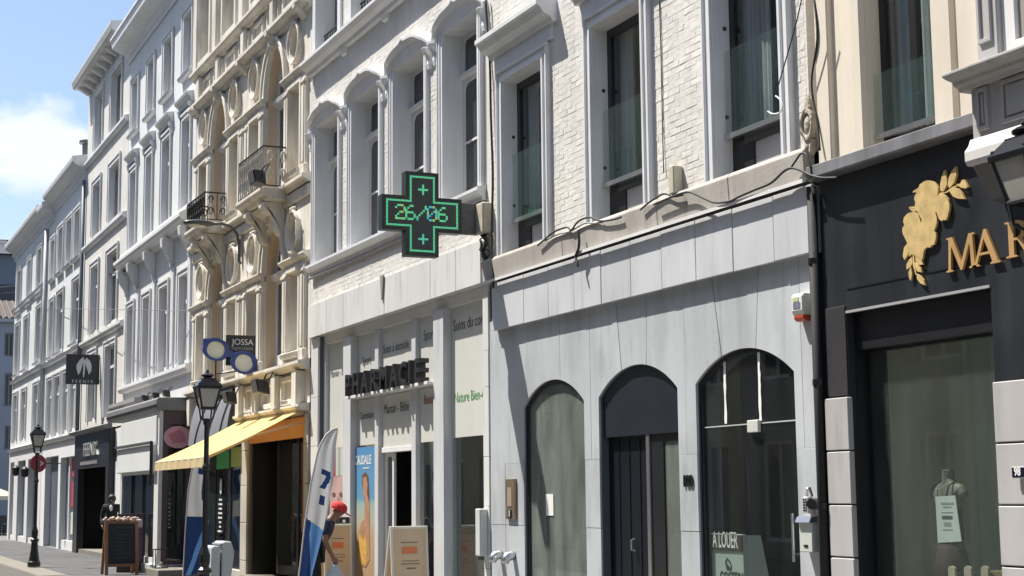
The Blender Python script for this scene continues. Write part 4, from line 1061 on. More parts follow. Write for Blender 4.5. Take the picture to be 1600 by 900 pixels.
build_hooded_house()

def build_eaves_house():
    X0, X1 = -48.84, -41.92
    root = thing('townhouse', 'white brick house with deep bracketed eaves, second tallest on the left', 'house', (-45, 0, 0)); holes = []
    A, B = (-47.45,-46.15), (-44.65,-43.05)
    rows = []
    for c, d in ((12.15,13.82), (9.5,11.05), (6.52,8.52), (3.9,5.88)): rows += [(A[0],A[1],c,d), (B[0],B[1],c,d)]
    house_windows(root, holes, rows, rec=.14, sur=.14, sill=False, pm=pane_far)
    part('front_wall', MB().prism([rect(X0,X1,3.5,14.5)] + holes, 0, .36), white_brick2, root)
    shell(root, X0, X1, 14.45, facade5)
    for z in (11.98, 9.30, 6.34): part('string_course', moulding(X0+.02, X1-.02, [(.02,z-.14),(-.08,z-.12),(-.12,z-.05),(-.12,z+.02),(.02,z+.06)]), far_trim, root)
    ev = part('eaves', MB().prism([(.4,14.36),(-.45,14.36),(-.50,14.40),(-.54,14.55),(-.54,14.62),(.4,14.75)], X0-.05, X1-.05, 'yz'), M('eaves_grey', (.50,.50,.49), .7), root)
    for k in range(9):
        x = X0+.3 + k*.8
        part('eaves_bracket', MB().prism([(0,14.12),(-.08,14.14),(-.36,14.30),(-.38,14.358),(0,14.358)], x-.1, x+.1, 'yz'), far_trim, ev)
    # black shop front
    blk = M('shop_black', (.02,.022,.028), .35, .2, 1)
    sf = part('shop_front', MB().prism([[(X0+.05,-.02),(X0+.05,3.55),(X1-.9,3.55),(X1-.9,-.02),(-43.3,-.02),(-43.3,2.5),(-48.0,2.5),(-48.0,-.02)]], -.16, .05), blk, root, bevel=.01)
    part('shop_cornice', moulding(X0, X1-.85, [(-.1,3.5),(-.3,3.52),(-.34,3.6),(-.1,3.68)]), zinc, sf)
    t = text_mb('FEENIX', .56, .02, place=front(-45.75, 2.85, -.18, 1.3), spacing=1.05)
    part('sign_letters', t, M('silver_letters', (.6,.6,.6), .35, metal=.5), sf, recalc=False)
    part('name_strip', MB().box(-47.6,-44.6,-.175,-.16,2.60,2.70), M('strip_grey', (.2,.2,.2), .5), sf)
    rm = MB(); rm.box(-48.2,-43.2,1.8,1.85,0,2.6); rm.box(-48.2,-48.15,.05,1.8,0,2.6); rm.box(-48.2,-43.2,.05,1.8,2.55,2.6); rm.box(-43.3,-43.2,.05,1.8,0,2.6)
    part('shop_interior', rm, dark_room, root)
    part('lit_wall_panel', MB().box(-47.3,-44.4,.9,1.0,.1,2.45), M('entrance_wall', (.22,.205,.18), .8), root)
    part('doorstep', MB().box(-48.0,-43.3,-.1,.6,-.02,.14), strip_m, root)
    part('side_wall', MB().box(X1-.9,X1-.02,.0,.36,-.02,3.55), facade5, root)
    return root
build_eaves_house()

def low_cornice(root, x0, x1, z0=11.55):
    return part('eaves_cornice', moulding(x0, x1, [(.3,z0),(-.03,z0),(-.05,z0+.12),(-.12,z0+.16),(-.14,z0+.3),(-.36,z0+.42),(-.44,z0+.5),(-.46,z0+.6),(-.46,z0+.66),(.3,z0+.8)]), far_trim, root)
def build_triple_house():
    X0, X1 = -57.2, -48.88
    root = thing('townhouse', 'white house with grouped triple windows and a rooftop vent', 'house', (-53, 0, 0)); holes = []
    tr = [(-54.5,-53.45), (-52.7,-51.5), (-50.95,-49.8)]
    rows = [(a,b,9.3,10.82) for a,b in tr] + [(-56.3,-55.35,9.3,10.7)]
    rows += [(a,b,6.56,8.55) for a,b in ((-54.4,-53.0),(-51.0,-49.6))] + [(-56.2,-55.2,6.56,8.5)]
    house_windows(root, holes, rows, rec=.115, sur=.12, pm=pane_far)
    r3 = [(-54.5,-53.2), (-52.6,-51.35), (-51.0,-49.75), (-56.2,-55.0)]
    house_windows(root, holes, [(a,b,3.75,5.72) for a,b in r3], rec=.09, sur=.12, sill=False, pm=pane_mat('shuttered_pane', (.32,.33,.31), .4, .3))
    part('front_wall', MB().prism([rect(X0,X1,3.3,11.9)] + holes, 0, .34), facade7, root)
    shell(root, X0, X1, 11.9, facade5)
    low_cornice(root, X0+1.5, X1-.03, 11.6); low_cornice(root, X0-.0, X0+1.49, 11.35)
    for z in (6.33, 3.60): part('string_course', moulding(X0+.02, X1-.02, [(.02,z-.1),(-.1,z-.08),(-.14,z+.02),(.02,z+.06)]), far_trim, root)
    part('roof_vent', MB().lathe([(.2,12.3),(.2,12.75),(.3,12.76),(.3,12.85),(.05,12.9)], -49.3, .1, 10), zinc, root)
    dk = M('shop_blue_grey', (.10,.12,.15), .4, .2, 1)
    sf = part('shop_front', MB().prism([[(X0+.02,-.02),(X0+.02,3.46),(X1-.03,3.46),(X1-.03,-.02),(-49.2,-.02),(-49.2,2.95),(-52.6,2.95),(-52.6,-.02),(-53.1,-.02),(-53.1,3.05),(-56.2,3.05),(-56.2,-.02)]], -.015, .3), far_trim, root)
    part('pane', MB().box(-56.2,-53.1,.18,.2,.0,3.05), dk, sf)
    part('pane', MB().box(-52.6,-49.2,.18,.2,.3,2.95), dk, sf)
    part('stall_riser', MB().box(-52.6,-49.2,.05,.25,-.02,.3), far_trim, sf)
    for x in (-51.5,-50.3): part('mullion', MB().box(x-.08,x+.08,.1,.22,.3,2.95), far_trim, sf)
    rd = M('red_print', (.42,.05,.08), .5); wp = M('pale_print', (.6,.62,.6), .5)
    for a,b,c,d,m in ((-51.4,-50.6,2.3,2.85,rd),(-51.35,-50.7,1.35,2.15,rd),(-51.35,-50.7,.5,1.2,wp)): part('window_poster', MB().box(a,b,.165,.178,c,d), m, sf)
    return root
build_triple_house()
def build_corner_house():
    X0, X1 = -66.85, -57.25
    root = thing('townhouse', 'white corner house at the far left end of the row with a heavy cornice', 'house', (-62, 0, 0)); holes = []
    house_windows(root, holes, [(-66.0,-64.8,9.2,10.9),(-62.75,-61.7,9.2,10.9),(-59.9,-58.7,9.2,10.9)] + [(-63.3,-62.0,6.66,8.65),(-59.7,-58.4,6.66,8.65),(-66.1,-64.8,6.66,8.65)], rec=.115, sur=.12, pm=pane_far)
    house_windows(root, holes, [(-63.4,-62.1,3.9,5.8),(-59.9,-58.6,3.9,5.8),(-66.1,-64.8,3.9,5.8)], rec=.09, sur=.12, sill=False, pm=pane_mat('shuttered_pane_b', (.34,.35,.32), .4, .3))
    part('front_wall', MB().prism([rect(X0,X1,3.3,11.9)] + holes, 0, .34), facade7, root)
    shell(root, X0, X1, 11.9, facade5)
    low_cornice(root, X0-.3, X1-.02, 11.5)
    for z in (9.35, 6.4, 3.60): part('string_course', moulding(X0+.02, X1-.02, [(.02,z-.1),(-.1,z-.08),(-.14,z+.02),(.02,z+.06)]), far_trim, root)
    for x in (-60,-63): 
        g = MB()
        for k in range(6): g.box(x-.1+.0, x+1.2, .02, .03, 9.25+.07*k, 9.27+.07*k)
        part('window_guard', g, M('guard_cream_%d' % -x, (.5,.5,.48), .6), root)
    dk = M('shop_slate', (.09,.11,.14), .4, .2, 1)
    sf = part('shop_front', MB().prism([[(X0,-.02),(X0,3.46),(X1,3.46),(X1,-.02),(-58.2,-.02),(-58.2,3.1),(-60.8,3.1),(-60.8,-.02),(-61.6,-.02),(-61.6,3.1),(-63.9,3.1),(-63.9,-.02),(-65.1,-.02),(-65.1,3.1),(-66.4,3.1),(-66.4,-.02)]], -.02, .3), far_trim, root)
    for a, b in ((-60.8,-58.2),(-63.9,-61.6),(-66.4,-65.1)): part('pane', MB().box(a,b,.2,.22,.2,3.1), dk, sf)
    part('plinth', MB().box(X0+.03,X1-.03,.04,.25,-.02,.2), far_trim, sf)
    return root
build_corner_house()

# ===== across the side street at the end
def build_end_house():
    X = -84.0
    root = thing('end_house', 'grey white house with a tiled roof closing the street at the far left', 'house', (-84, -1, 0))
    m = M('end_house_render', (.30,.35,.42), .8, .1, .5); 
    y0, y1 = -14.0, 2.5
    holes = []; rows = []
    for py in ((520,557),(583,635),(665,703)):
        for px0, px1 in ((7,21.5),):
            p, q = PX(px0, py[0], X), PX(px1, py[1], X); rows.append((p.y, q.y, q.z, p.z))
    full = []
    for a, b, c, d in rows:
        for k in range(0, 6): full.append((a-k*2.4, b-k*2.4, c, d))
    for a, b, c, d in full: holes.append(rect(a, b, c, d))
    zt = PX(10, 504, X).z
    part('front_wall', MB().prism([rect(y0,y1,0,zt)] + holes, X-.3, X, 'yz'), m, root)
    for a, b, c, d in full:
        w = part('window', MB().prism([rect(a,b,c,d), rect(a+.08,(a+b)/2-.03,c+.08,d-.08), rect((a+b)/2+.03,b-.08,c+.08,d-.08)], X-.2, X-.12, 'yz'), M('end_frame', (.2,.24,.3), .6) if 'end_frame' not in bpy.data.materials else bpy.data.materials['end_frame'], root)
        part('pane', MB().box(X-.17,X-.16,a+.07,b-.07,c+.07,d-.07), pane, w)
    part('eaves', MB().box(X-.4,X+.35,y0,y1,zt,zt+.18), M('end_eaves', (.4,.42,.45), .7), root)
    rf = part('roof', MB().prism([(X+.3,zt+.16),(X+.3,zt+.2),(X-2.6,zt+1.15),(X-2.6,zt+1.0)], y0, y1, 'xy') if False else MB().add([(X+.35,y0,zt+.19),(X+.35,y1,zt+.19),(X-3.0,y1,zt+1.5),(X-3.0,y0,zt+1.5),(X-3,y0,zt+.1),(X-3,y1,zt+.1)], [(0,1,2,3),(0,3,4),(1,5,2),(2,5,4,3)]), M('clay_tiles', (.10,.08,.075), .8, .2, 2), root)
    tiles = MB()
    for r in range(7):
        for k in range(36):
            y = y1 - .1 - k*.3
            a = Vector((X+.33-.45*r, y, zt+.21+.176*r)); tiles.tube([a, a+Vector((-.46,0,.18))], .09, 5)
    part('roof_tiles', tiles, rf.data.materials[0], rf, kind='stuff')
    # taller block behind
    zt2 = PX(10, 398, X-6).z
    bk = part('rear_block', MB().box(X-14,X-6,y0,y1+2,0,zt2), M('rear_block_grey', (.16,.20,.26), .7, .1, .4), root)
    part('rear_roof', MB().prism([(X-5.6,zt2),(X-5.6,zt2+.25),(X-10,zt2+1.7),(X-14,zt2+.2),(X-14,zt2)], y0, y1+2.2, 'xz') if False else MB().add([(X-5.6,y0,zt2),(X-5.6,y1+2,zt2),(X-10,y1+2,zt2+1.5),(X-10,y0,zt2+1.5),(X-14,y0,zt2),(X-14,y1+2,zt2)], [(0,1,2,3),(3,2,5,4),(0,3,4),(1,5,2)]), M('slate_roof', (.035,.04,.055), .6, .2, 1), bk)
    za, zb = PX(10, 445, X-6).z, PX(10, 475, X-6).z
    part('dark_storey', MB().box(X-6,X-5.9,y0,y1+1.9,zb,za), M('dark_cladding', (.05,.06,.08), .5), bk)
    an = MB(); q = PX(11, 388, X-8)
    an.tube([(X-8,q.y,zt2),(X-8,q.y,q.z+.5)], .03, 4)
    for k in range(3): an.tube([(X-8,q.y-.5,q.z+.1+.15*k),(X-8,q.y+.5,q.z+.25+.15*k)], .02, 4)
    part('antenna', an, iron, bk)
build_end_house()

# ===== the terrace behind the camera that the windows mirror
def build_terrace():
    x = -92.0; rnd = random.Random(11); k = 0
    names = ['cream','grey','pale brick','white','sand','stone']
    wm = pane
    cols_ = [(n, o, c) for (n, c), o in zip([('cream rendered',(.45,.42,.36)),('grey',(.40,.39,.38)),('red brown',(.30,.22,.18)),('white',(.52,.51,.48)),('sand coloured',(.44,.38,.29)),('stone grey',(.36,.36,.34)),('pale yellow',(.48,.44,.30)),('dark grey',(.24,.24,.25)),('rose tinted',(.44,.36,.33)),('pale blue',(.38,.42,.46)),('brown brick',(.27,.20,.16)),('chalk white',(.56,.55,.53)),('olive grey',(.34,.35,.29)),('buff',(.46,.41,.33))], ['first','second','third','fourth','fifth','sixth','seventh','eighth','ninth','tenth','eleventh','twelfth','thirteenth','fourteenth'])]
    while x < 14:
        w = rnd.uniform(7.5, 9.5); h = rnd.uniform(14.5, 17.5)
        root = thing('facing_house', '%s house across the street, %s in the row' % (cols_[k][0], cols_[k][1]), 'house', (x+w/2, -14, 0), 'houses across the street')
        holes = []; ws = []
        n = 3; pw = w/n
        for r, (c, d) in enumerate(((.4,2.9),(4.4,6.6),(7.4,9.3),(10.2,12.0))):
            for i in range(n):
                a = x+pw*i+pw*.26; b = x+pw*(i+1)-pw*.26
                holes.append(rect(a,b,c,d)); ws.append((a,b,c,d))
        part('front_wall', MB().prism([rect(x+.01,x+w-.01,-.02,h)]+holes, -14.3, -14.0), M('facing_wall_%d' % k, cols_[k][2], .8, .12, .6, .1), root)
        for a, b, c, d in ws:
            wn = part('window', MB().prism([rect(a,b,c,d), rect(a+.1,(a+b)/2-.04,c+.1,d-.1), rect((a+b)/2+.04,b-.1,c+.1,d-.1)], -14.22, -14.15), white_paint, root)
            part('pane', MB().box(a+.08,b-.08,-14.2,-14.19,c+.08,d-.08), wm, wn)
        part('body', MB().box(x+.03,x+w-.03,-22,-14.31,-.02,h-.02), black_panel, root)
        part('cornice', MB().prism([(-14.3,h-.3),(-13.9,h-.3),(-13.6,h),(-14.3,h+.1)], x+.01, x+w-.01, 'yz'), far_trim, root)
        x += w; k += 1
build_terrace()

# ---------------------------------------------------------------- street things
def skin_mb(verts, edges, root=0, sub=2):
    """grow a smooth tapering body over a skeleton of (x,y,z,r) joints"""
    bm = bmesh.new()
    lay = bm.verts.layers.skin.verify()
    bv = []
    for i, (x, y, z, r) in enumerate(verts):
        v = bm.verts.new((x, y, z)); rx = r if isinstance(r, (tuple, list)) else (r, r)
        v[lay].radius = rx; v[lay].use_root = (i == root); bv.append(v)
    for a, b in edges: bm.edges.new((bv[a], bv[b]))
    me = bpy.data.meshes.new('skeleton'); bm.to_mesh(me); bm.free()
    ob = bpy.data.objects.new('skeleton', me); COL.objects.link(ob)
    m = ob.modifiers.new('skin', 'SKIN'); m.use_smooth_shade = True
    s = ob.modifiers.new('sub', 'SUBSURF'); s.levels = sub; s.render_levels = sub
    bpy.context.view_layer.update()
    r = bpy.data.meshes.new_from_object(ob.evaluated_get(bpy.context.evaluated_depsgraph_get()))
    mb = MB(); mb.add([tuple(v.co) for v in r.vertices], [tuple(p.vertices) for p in r.polygons])
    bpy.data.objects.remove(ob); bpy.data.meshes.remove(me); bpy.data.meshes.remove(r)
    return mb

def make_person(label, base, face, pose, colors, cap=False, extras=None):
    root = thing('person', label, 'person', base)
    f = Vector((face[0], face[1], 0)).normalized(); r = Vector((f.y, -f.x, 0)); B = Vector(base)
    def W(p): return B + f*p[0] + r*p[1] + Vector((0,0,p[2]))
    J = pose
    names = list(J); idx = {n: i for i, n in enumerate(names)}
    verts = [(*W(J[n]), J[n][3]) for n in names]
    chain = [('pelvis','waist'),('waist','chest'),('chest','neck'),('neck','skull'),('skull','crown'),('skull','nose')]
    for s in 'RL': chain += [('pelvis','hip'+s),('hip'+s,'knee'+s),('knee'+s,'ankle'+s),('ankle'+s,'toe'+s),('chest','shoulder'+s),('shoulder'+s,'elbow'+s),('elbow'+s,'wrist'+s),('wrist'+s,'palm'+s)]
    edges = [(idx[a], idx[b]) for a, b in chain]
    # five fingers on each hand, curled
    for s in 'RL':
        p = Vector(J['palm'+s][:3]); w = Vector(J['wrist'+s][:3]); d = (p-w).normalized(); sg = 1 if s == 'R' else -1
        for k, (o, ln) in enumerate(((-.028,.055),(-.010,.068),(.008,.064),(.025,.050))):
            a = p + Vector((o,0,0)) + d*.03; b = a + d*ln*.6; c = b + d*ln*.3 + Vector((0,-sg*.025,0))
            n0 = len(verts)
            for q, rad in ((a,.0095),(b,.009),(c,.008)): verts.append((*W(q), rad))
            edges += [(idx['palm'+s], n0), (n0, n0+1), (n0+1, n0+2)]
        a = p + Vector((.03,0,0)) - d*.02; b = a + Vector((.025,-sg*.01,0)) + d*.03; n0 = len(verts)
        for q, rad in ((a,.011),(b,.009)): verts.append((*W(q), rad))
        edges += [(idx['palm'+s], n0), (n0, n0+1)]
    skin = M('skin_tone', colors['skin'], .6, .08, 8)
    part('body', skin_mb(verts, edges, 0, 2), skin, root, smooth=True)
    def shell_(nm, joints, pad, links, mat):
        vv = [(*W(J[n]), J[n][3]*pad.get(n, pad['*']) + .008) for n in joints]
        ii = {n: i for i, n in enumerate(joints)}
        part(nm, skin_mb(vv, [(ii[a], ii[b]) for a, b in links], 0, 2), mat, root, smooth=True)
    J['sleeveR'] = [a+(b-a)*.72 for a, b in zip(J['shoulderR'], J['elbowR'])] if not colors.get('long') else J['wristR']
    J['sleeveL'] = [a+(b-a)*.72 for a, b in zip(J['shoulderL'], J['elbowL'])] if not colors.get('long') else J['wristL']
    shell_('shirt', ['waist','chest','neck','shoulderR','shoulderL','sleeveR','sleeveL','pelvis','elbowR','elbowL'] if colors.get('long') else ['waist','chest','neck','shoulderR','shoulderL','sleeveR','sleeveL','pelvis'],
           {'*':1.16,'neck':1.0,'sleeveR':1.35,'sleeveL':1.35}, [('waist','chest'),('chest','neck'),('chest','shoulderR'),('chest','shoulderL'),('waist','pelvis')] + ([('shoulderR','elbowR'),('elbowR','sleeveR'),('shoulderL','elbowL'),('elbowL','sleeveL')] if colors.get('long') else [('shoulderR','sleeveR'),('shoulderL','sleeveL')]), M('shirt_cloth', colors['shirt'], .85, .15, 6, bump=.2, bscale=20))
    shell_('trousers', ['pelvis','hipR','hipL','kneeR','kneeL','ankleR','ankleL'], {'*':1.2,'ankleR':1.5,'ankleL':1.5}, [('pelvis','hipR'),('pelvis','hipL'),('hipR','kneeR'),('hipL','kneeL'),('kneeR','ankleR'),('kneeL','ankleL')], M('trouser_cloth', colors['trousers'], .85, .15, 6, bump=.2, bscale=20))
    sm = M('shoe', (.05,.05,.05), .6)
    for s in 'RL':
        mb = MB(); a, t = W(J['ankle'+s]), W(J['toe'+s]); c = (a+t)/2; mb.sphere((c.x, c.y, B.z+.05), .06, 8, 6, (1+abs(f.x)*1.2, 1+abs(f.y)*1.2, .85)); part('shoe', mb, sm, root, smooth=True)
    sk = W(J['skull']); cr = W(J['crown'])
    if cap:
        red = M('red_cap_cloth', (.50,.025,.03), .8, .1, 10)
        up = (cr-sk).normalized(); mb = MB(); c = sk + up*.055
        rings = []
        sd = up.cross(f).normalized(); ff = sd.cross(up)
        if ff.dot(f) < 0: ff = -ff
        n = 14
        prof = [(.108,-.02),(.112,.02),(.10,.06),(.07,.09),(.02,.105)]
        vs_ = [c + up*z + (ff*math.cos(2*PI*k/n)*1.12 + sd*math.sin(2*PI*k/n))*q for q, z in prof for k in range(n)]
        fs_ = [(i*n+k, i*n+(k+1)%n, (i+1)*n+(k+1)%n, (i+1)*n+k) for i in range(4) for k in range(n)] + [tuple(4*n+k for k in range(n)), tuple(range(n))]
        mb.add(vs_, fs_)
        bv = []
        for zz in (0, .012):
            for k in range(9):
                t = -PI/2*.8 + PI*.8*k/8
                bv.append(c - up*(.02-zz) + sd*math.sin(t)*.10 + ff*(.06 + .15*math.cos(t)) - up*.025*math.cos(t))
        mb.add(bv, [tuple(range(9)), tuple(range(17,8,-1))] + [(k, (k+1)%9, 9+(k+1)%9, 9+k) for k in range(9)])
        part('cap', mb, red, root, smooth=False)
    else:
        mb = MB(); mb.sphere(tuple(sk*.45+cr*.55 - f*.02), .105, 10, 8, (1,1,1.1)); part('hair', mb, M('dark_hair', (.015,.012,.01), .6), root, smooth=True)
    return root, W

def build_people():
    pose = dict(pelvis=[0,0,.86,.125], waist=[.06,0,1.0,.12], chest=[.19,0,1.19,.145], neck=[.27,0,1.31,.055], skull=[.35,0,1.385,.082], crown=[.375,0,1.45,.072], nose=[.455,0,1.372,.016],
        hipR=[.0,.10,.82,.095], hipL=[.0,-.10,.82,.095], kneeR=[.06,.10,.46,.062], kneeL=[-.14,-.10,.47,.062], ankleR=[.02,.10,.09,.042], ankleL=[-.36,-.10,.13,.042], toeR=[.17,.11,.04,.036], toeL=[-.24,-.10,.04,.036],
        shoulderR=[.21,.17,1.22,.062], shoulderL=[.21,-.17,1.22,.062], elbowR=[.20,.23,.97,.044], elbowL=[.08,-.24,.98,.044], wristR=[.30,.21,.77,.031], wristL=[.0,-.26,.77,.031], palmR=[.33,.21,.70,.034], palmL=[-.02,-.26,.69,.034])
    root, W = make_person('person in a red cap and navy t-shirt bending forward with carrier bags', (-22.2,-.74,.016), (.42,.90), pose,
        dict(skin=(.22,.12,.08), shirt=(.018,.024,.055), trousers=(.010,.011,.014)), cap=True)
    # the bags held
    def bag(nm, label, top, w, h, col, mat=None):
        mb = MB(); c = W(top); rr = random.Random(nm); n = 14; rows = []
        for i, (z, k) in enumerate(((0,.30),(-.06,.55),(-.14,.9),(-h*.7,1.05),(-h,.75))):
            for j in range(n):
                t = 2*PI*j/n; q = w*k*(1+rr.uniform(-.08,.08)); rows.append((c.x+q*math.cos(t)*.6, c.y+q*math.sin(t), c.z+z-.02))
        mb.add(rows, [(i*n+j, i*n+(j+1)%n, (i+1)*n+(j+1)%n, (i+1)*n+j) for i in range(4) for j in range(n)] + [tuple(4*n+j for j in range(n))])
        for s in (-1,1): mb.tube([c+Vector((0,s*.05,-.06)), c+Vector((0,s*.03,.03)), c+Vector((0,0,.045))], .008, 4)
        tag(part('carrier_bag', mb, mat or M(nm+'_plastic', col, .45, .15, 9, bump=.4, bscale=12), smooth=True), label, 'bag')
    bag('blue', 'pale blue and white plastic carrier bag hanging from the right hand', (.345,.21,.66), .13, .36, (.42,.50,.56))
    bag('green', 'pale green patterned bag hanging behind the person in the red cap', (-.03,-.27,.66), .11, .32, (.35,.42,.25))
    pose2 = dict(pelvis=[0,0,.92,.12], waist=[0,0,1.06,.115], chest=[0,0,1.28,.14], neck=[.02,0,1.46,.052], skull=[.04,0,1.56,.08], crown=[.04,0,1.64,.07], nose=[.14,0,1.555,.015],
        hipR=[0,.10,.88,.092], hipL=[0,-.10,.88,.092], kneeR=[.02,.10,.49,.06], kneeL=[0,-.10,.49,.06], ankleR=[0,.10,.09,.042], ankleL=[-.03,-.10,.09,.042], toeR=[.15,.12,.04,.036], toeL=[.12,-.12,.04,.036],
        shoulderR=[0,.19,1.40,.06], shoulderL=[0,-.19,1.40,.06], elbowR=[-.02,.25,1.12,.043], elbowL=[-.02,-.25,1.12,.043], wristR=[.10,.22,.93,.03], wristL=[.10,-.22,.93,.03], palmR=[.14,.2,.88,.033], palmL=[.14,-.2,.88,.033])
    p = PX(175, 790, -41.2)
    root2, W2 = make_person('person in black clothes with a white collar standing by the black shop front', (-41.2, p.y, .016), (.8,-.3), pose2, dict(skin=(.10,.06,.045), shirt=(.012,.012,.014), trousers=(.012,.012,.013), long=True))
    c = W2((.13,0,1.36)); part('collar', MB().sphere(tuple(c), .07, 8, 6, (.6,.6,1.2)), M('collar_white', (.7,.7,.68), .7), root2, smooth=True)
build_people()

def build_lamp():
    root = thing('street_lamp', 'black iron street lamp standing far left by the corner of the terrace', 'street lamp', (0,0,0), 'street lamps along the kerb')
    mb = MB().lathe([(.15,.02),(.15,.13),(.125,.16),(.115,.22),(.085,.42),(.075,.60),(.10,.63),(.10,.66),(.06,.70),(.075,.76),(.075,.86),(.055,.92),(.04,.97),(.038,2.0),(.055,2.02),(.055,2.06),(.036,2.10),(.034,2.62),(.05,2.64),(.05,2.68),(.03,2.72)], 0, 0, 12)
    part('post', mb, black_metal, root, smooth=False)
    # lantern cage, four tapering sides
    ln = MB(); z0, z1, a, b = 2.86, 3.14, .09, .15
    for sx in (-1,1):
        for sy in (-1,1): ln.tube([(sx*a,sy*a,z0),(sx*b,sy*b,z1)], .014, 4)
    for zz, q in ((z0,a),(z1,b)):
        for k in range(4):
            t = [( -q,-q),(q,-q),(q,q),(-q,q)]; p, r = t[k], t[(k+1)%4]; ln.tube([(p[0],p[1],zz),(r[0],r[1],zz)], .016, 4)
    for k in range(4):
        t = PI/4+PI/2*k; ln.tube([(0,0,2.66),(.10*math.cos(t),.10*math.sin(t),2.72),(a*1.35*math.cos(t),a*1.35*math.sin(t),z0)], .012, 5)
    lant = part('lantern', ln, black_metal, root)
    gl = MB().add([(sx*q,sy*q,zz) for zz, q in ((z0+.01,a-.004),(z1-.01,b-.006)) for sx, sy in ((-1,-1),(1,-1),(1,1),(-1,1))], [(0,1,5,4),(1,2,6,5),(2,3,7,6),(3,0,4,7),(0,1,2,3)])
    part('lantern_glass', gl, M('opal_glass', (.42,.41,.37), .25, .1, 4, .1), lant)
    rf = MB().add([(sx*q,sy*q,zz) for zz, q in ((3.13,.166),(3.165,.17),(3.265,.092),(3.275,.092)) for sx, sy in ((-1,-1),(1,-1),(1,1),(-1,1))],
        [(0,1,2,3)] + [(i*4+k, i*4+(k+1)%4, (i+1)*4+(k+1)%4, (i+1)*4+k) for i in range(3) for k in range(4)] + [(12,13,14,15)])
    rf.lathe([(.06,3.275),(.05,3.285),(.085,3.305),(.09,3.32),(.05,3.345),(.02,3.355),(.026,3.37),(.012,3.395)], 0, 0, 10)
    for sx in (-1,1):
        for sy in (-1,1): rf.sphere((sx*.145,sy*.145,3.19), .016, 6, 5)
    part('lantern_roof', rf, M('gloss_black', (.012,.013,.015), .2, .1, 3), lant)
    return root
lamp = build_lamp()
ly = -2.56
lamp.location = (-38.69, ly, .016)
c = copy_tree(lamp); c.location = (-21.30, ly, -.0); c['label'] = 'black iron street lamp in front of the yellow awning and blue glasses sign'
def bracket_lantern():
    p = P(1604, 250, -.55)
    root = thing('bracket_lantern', 'black iron bracket lantern close up at the right edge of the black shop', 'wall lantern', (p.x, -.55, .60))
    for ch in lamp.children:
        if ch.name.startswith('lantern'): copy_tree(ch, root)
    ORG[root.name] = Vector((0,0,0)); x, y, z = p.x, -.55, 3.20
    o = part('bracket', MB().tube([(0,0,2.86),(0,0,2.70),(.06,.03,2.60),(.22,.12,2.52),(.40,.30,2.56),(.5,.47,2.62)], .02, 6).tube([(.12,.06,2.9),(.2,.1,2.7),(.12,.05,2.6)], .013, 5), black_metal, root)
    part('wall_plate', MB().box(.42,.58,.47,.50,2.4,2.8), black_metal, root)
bracket_lantern()

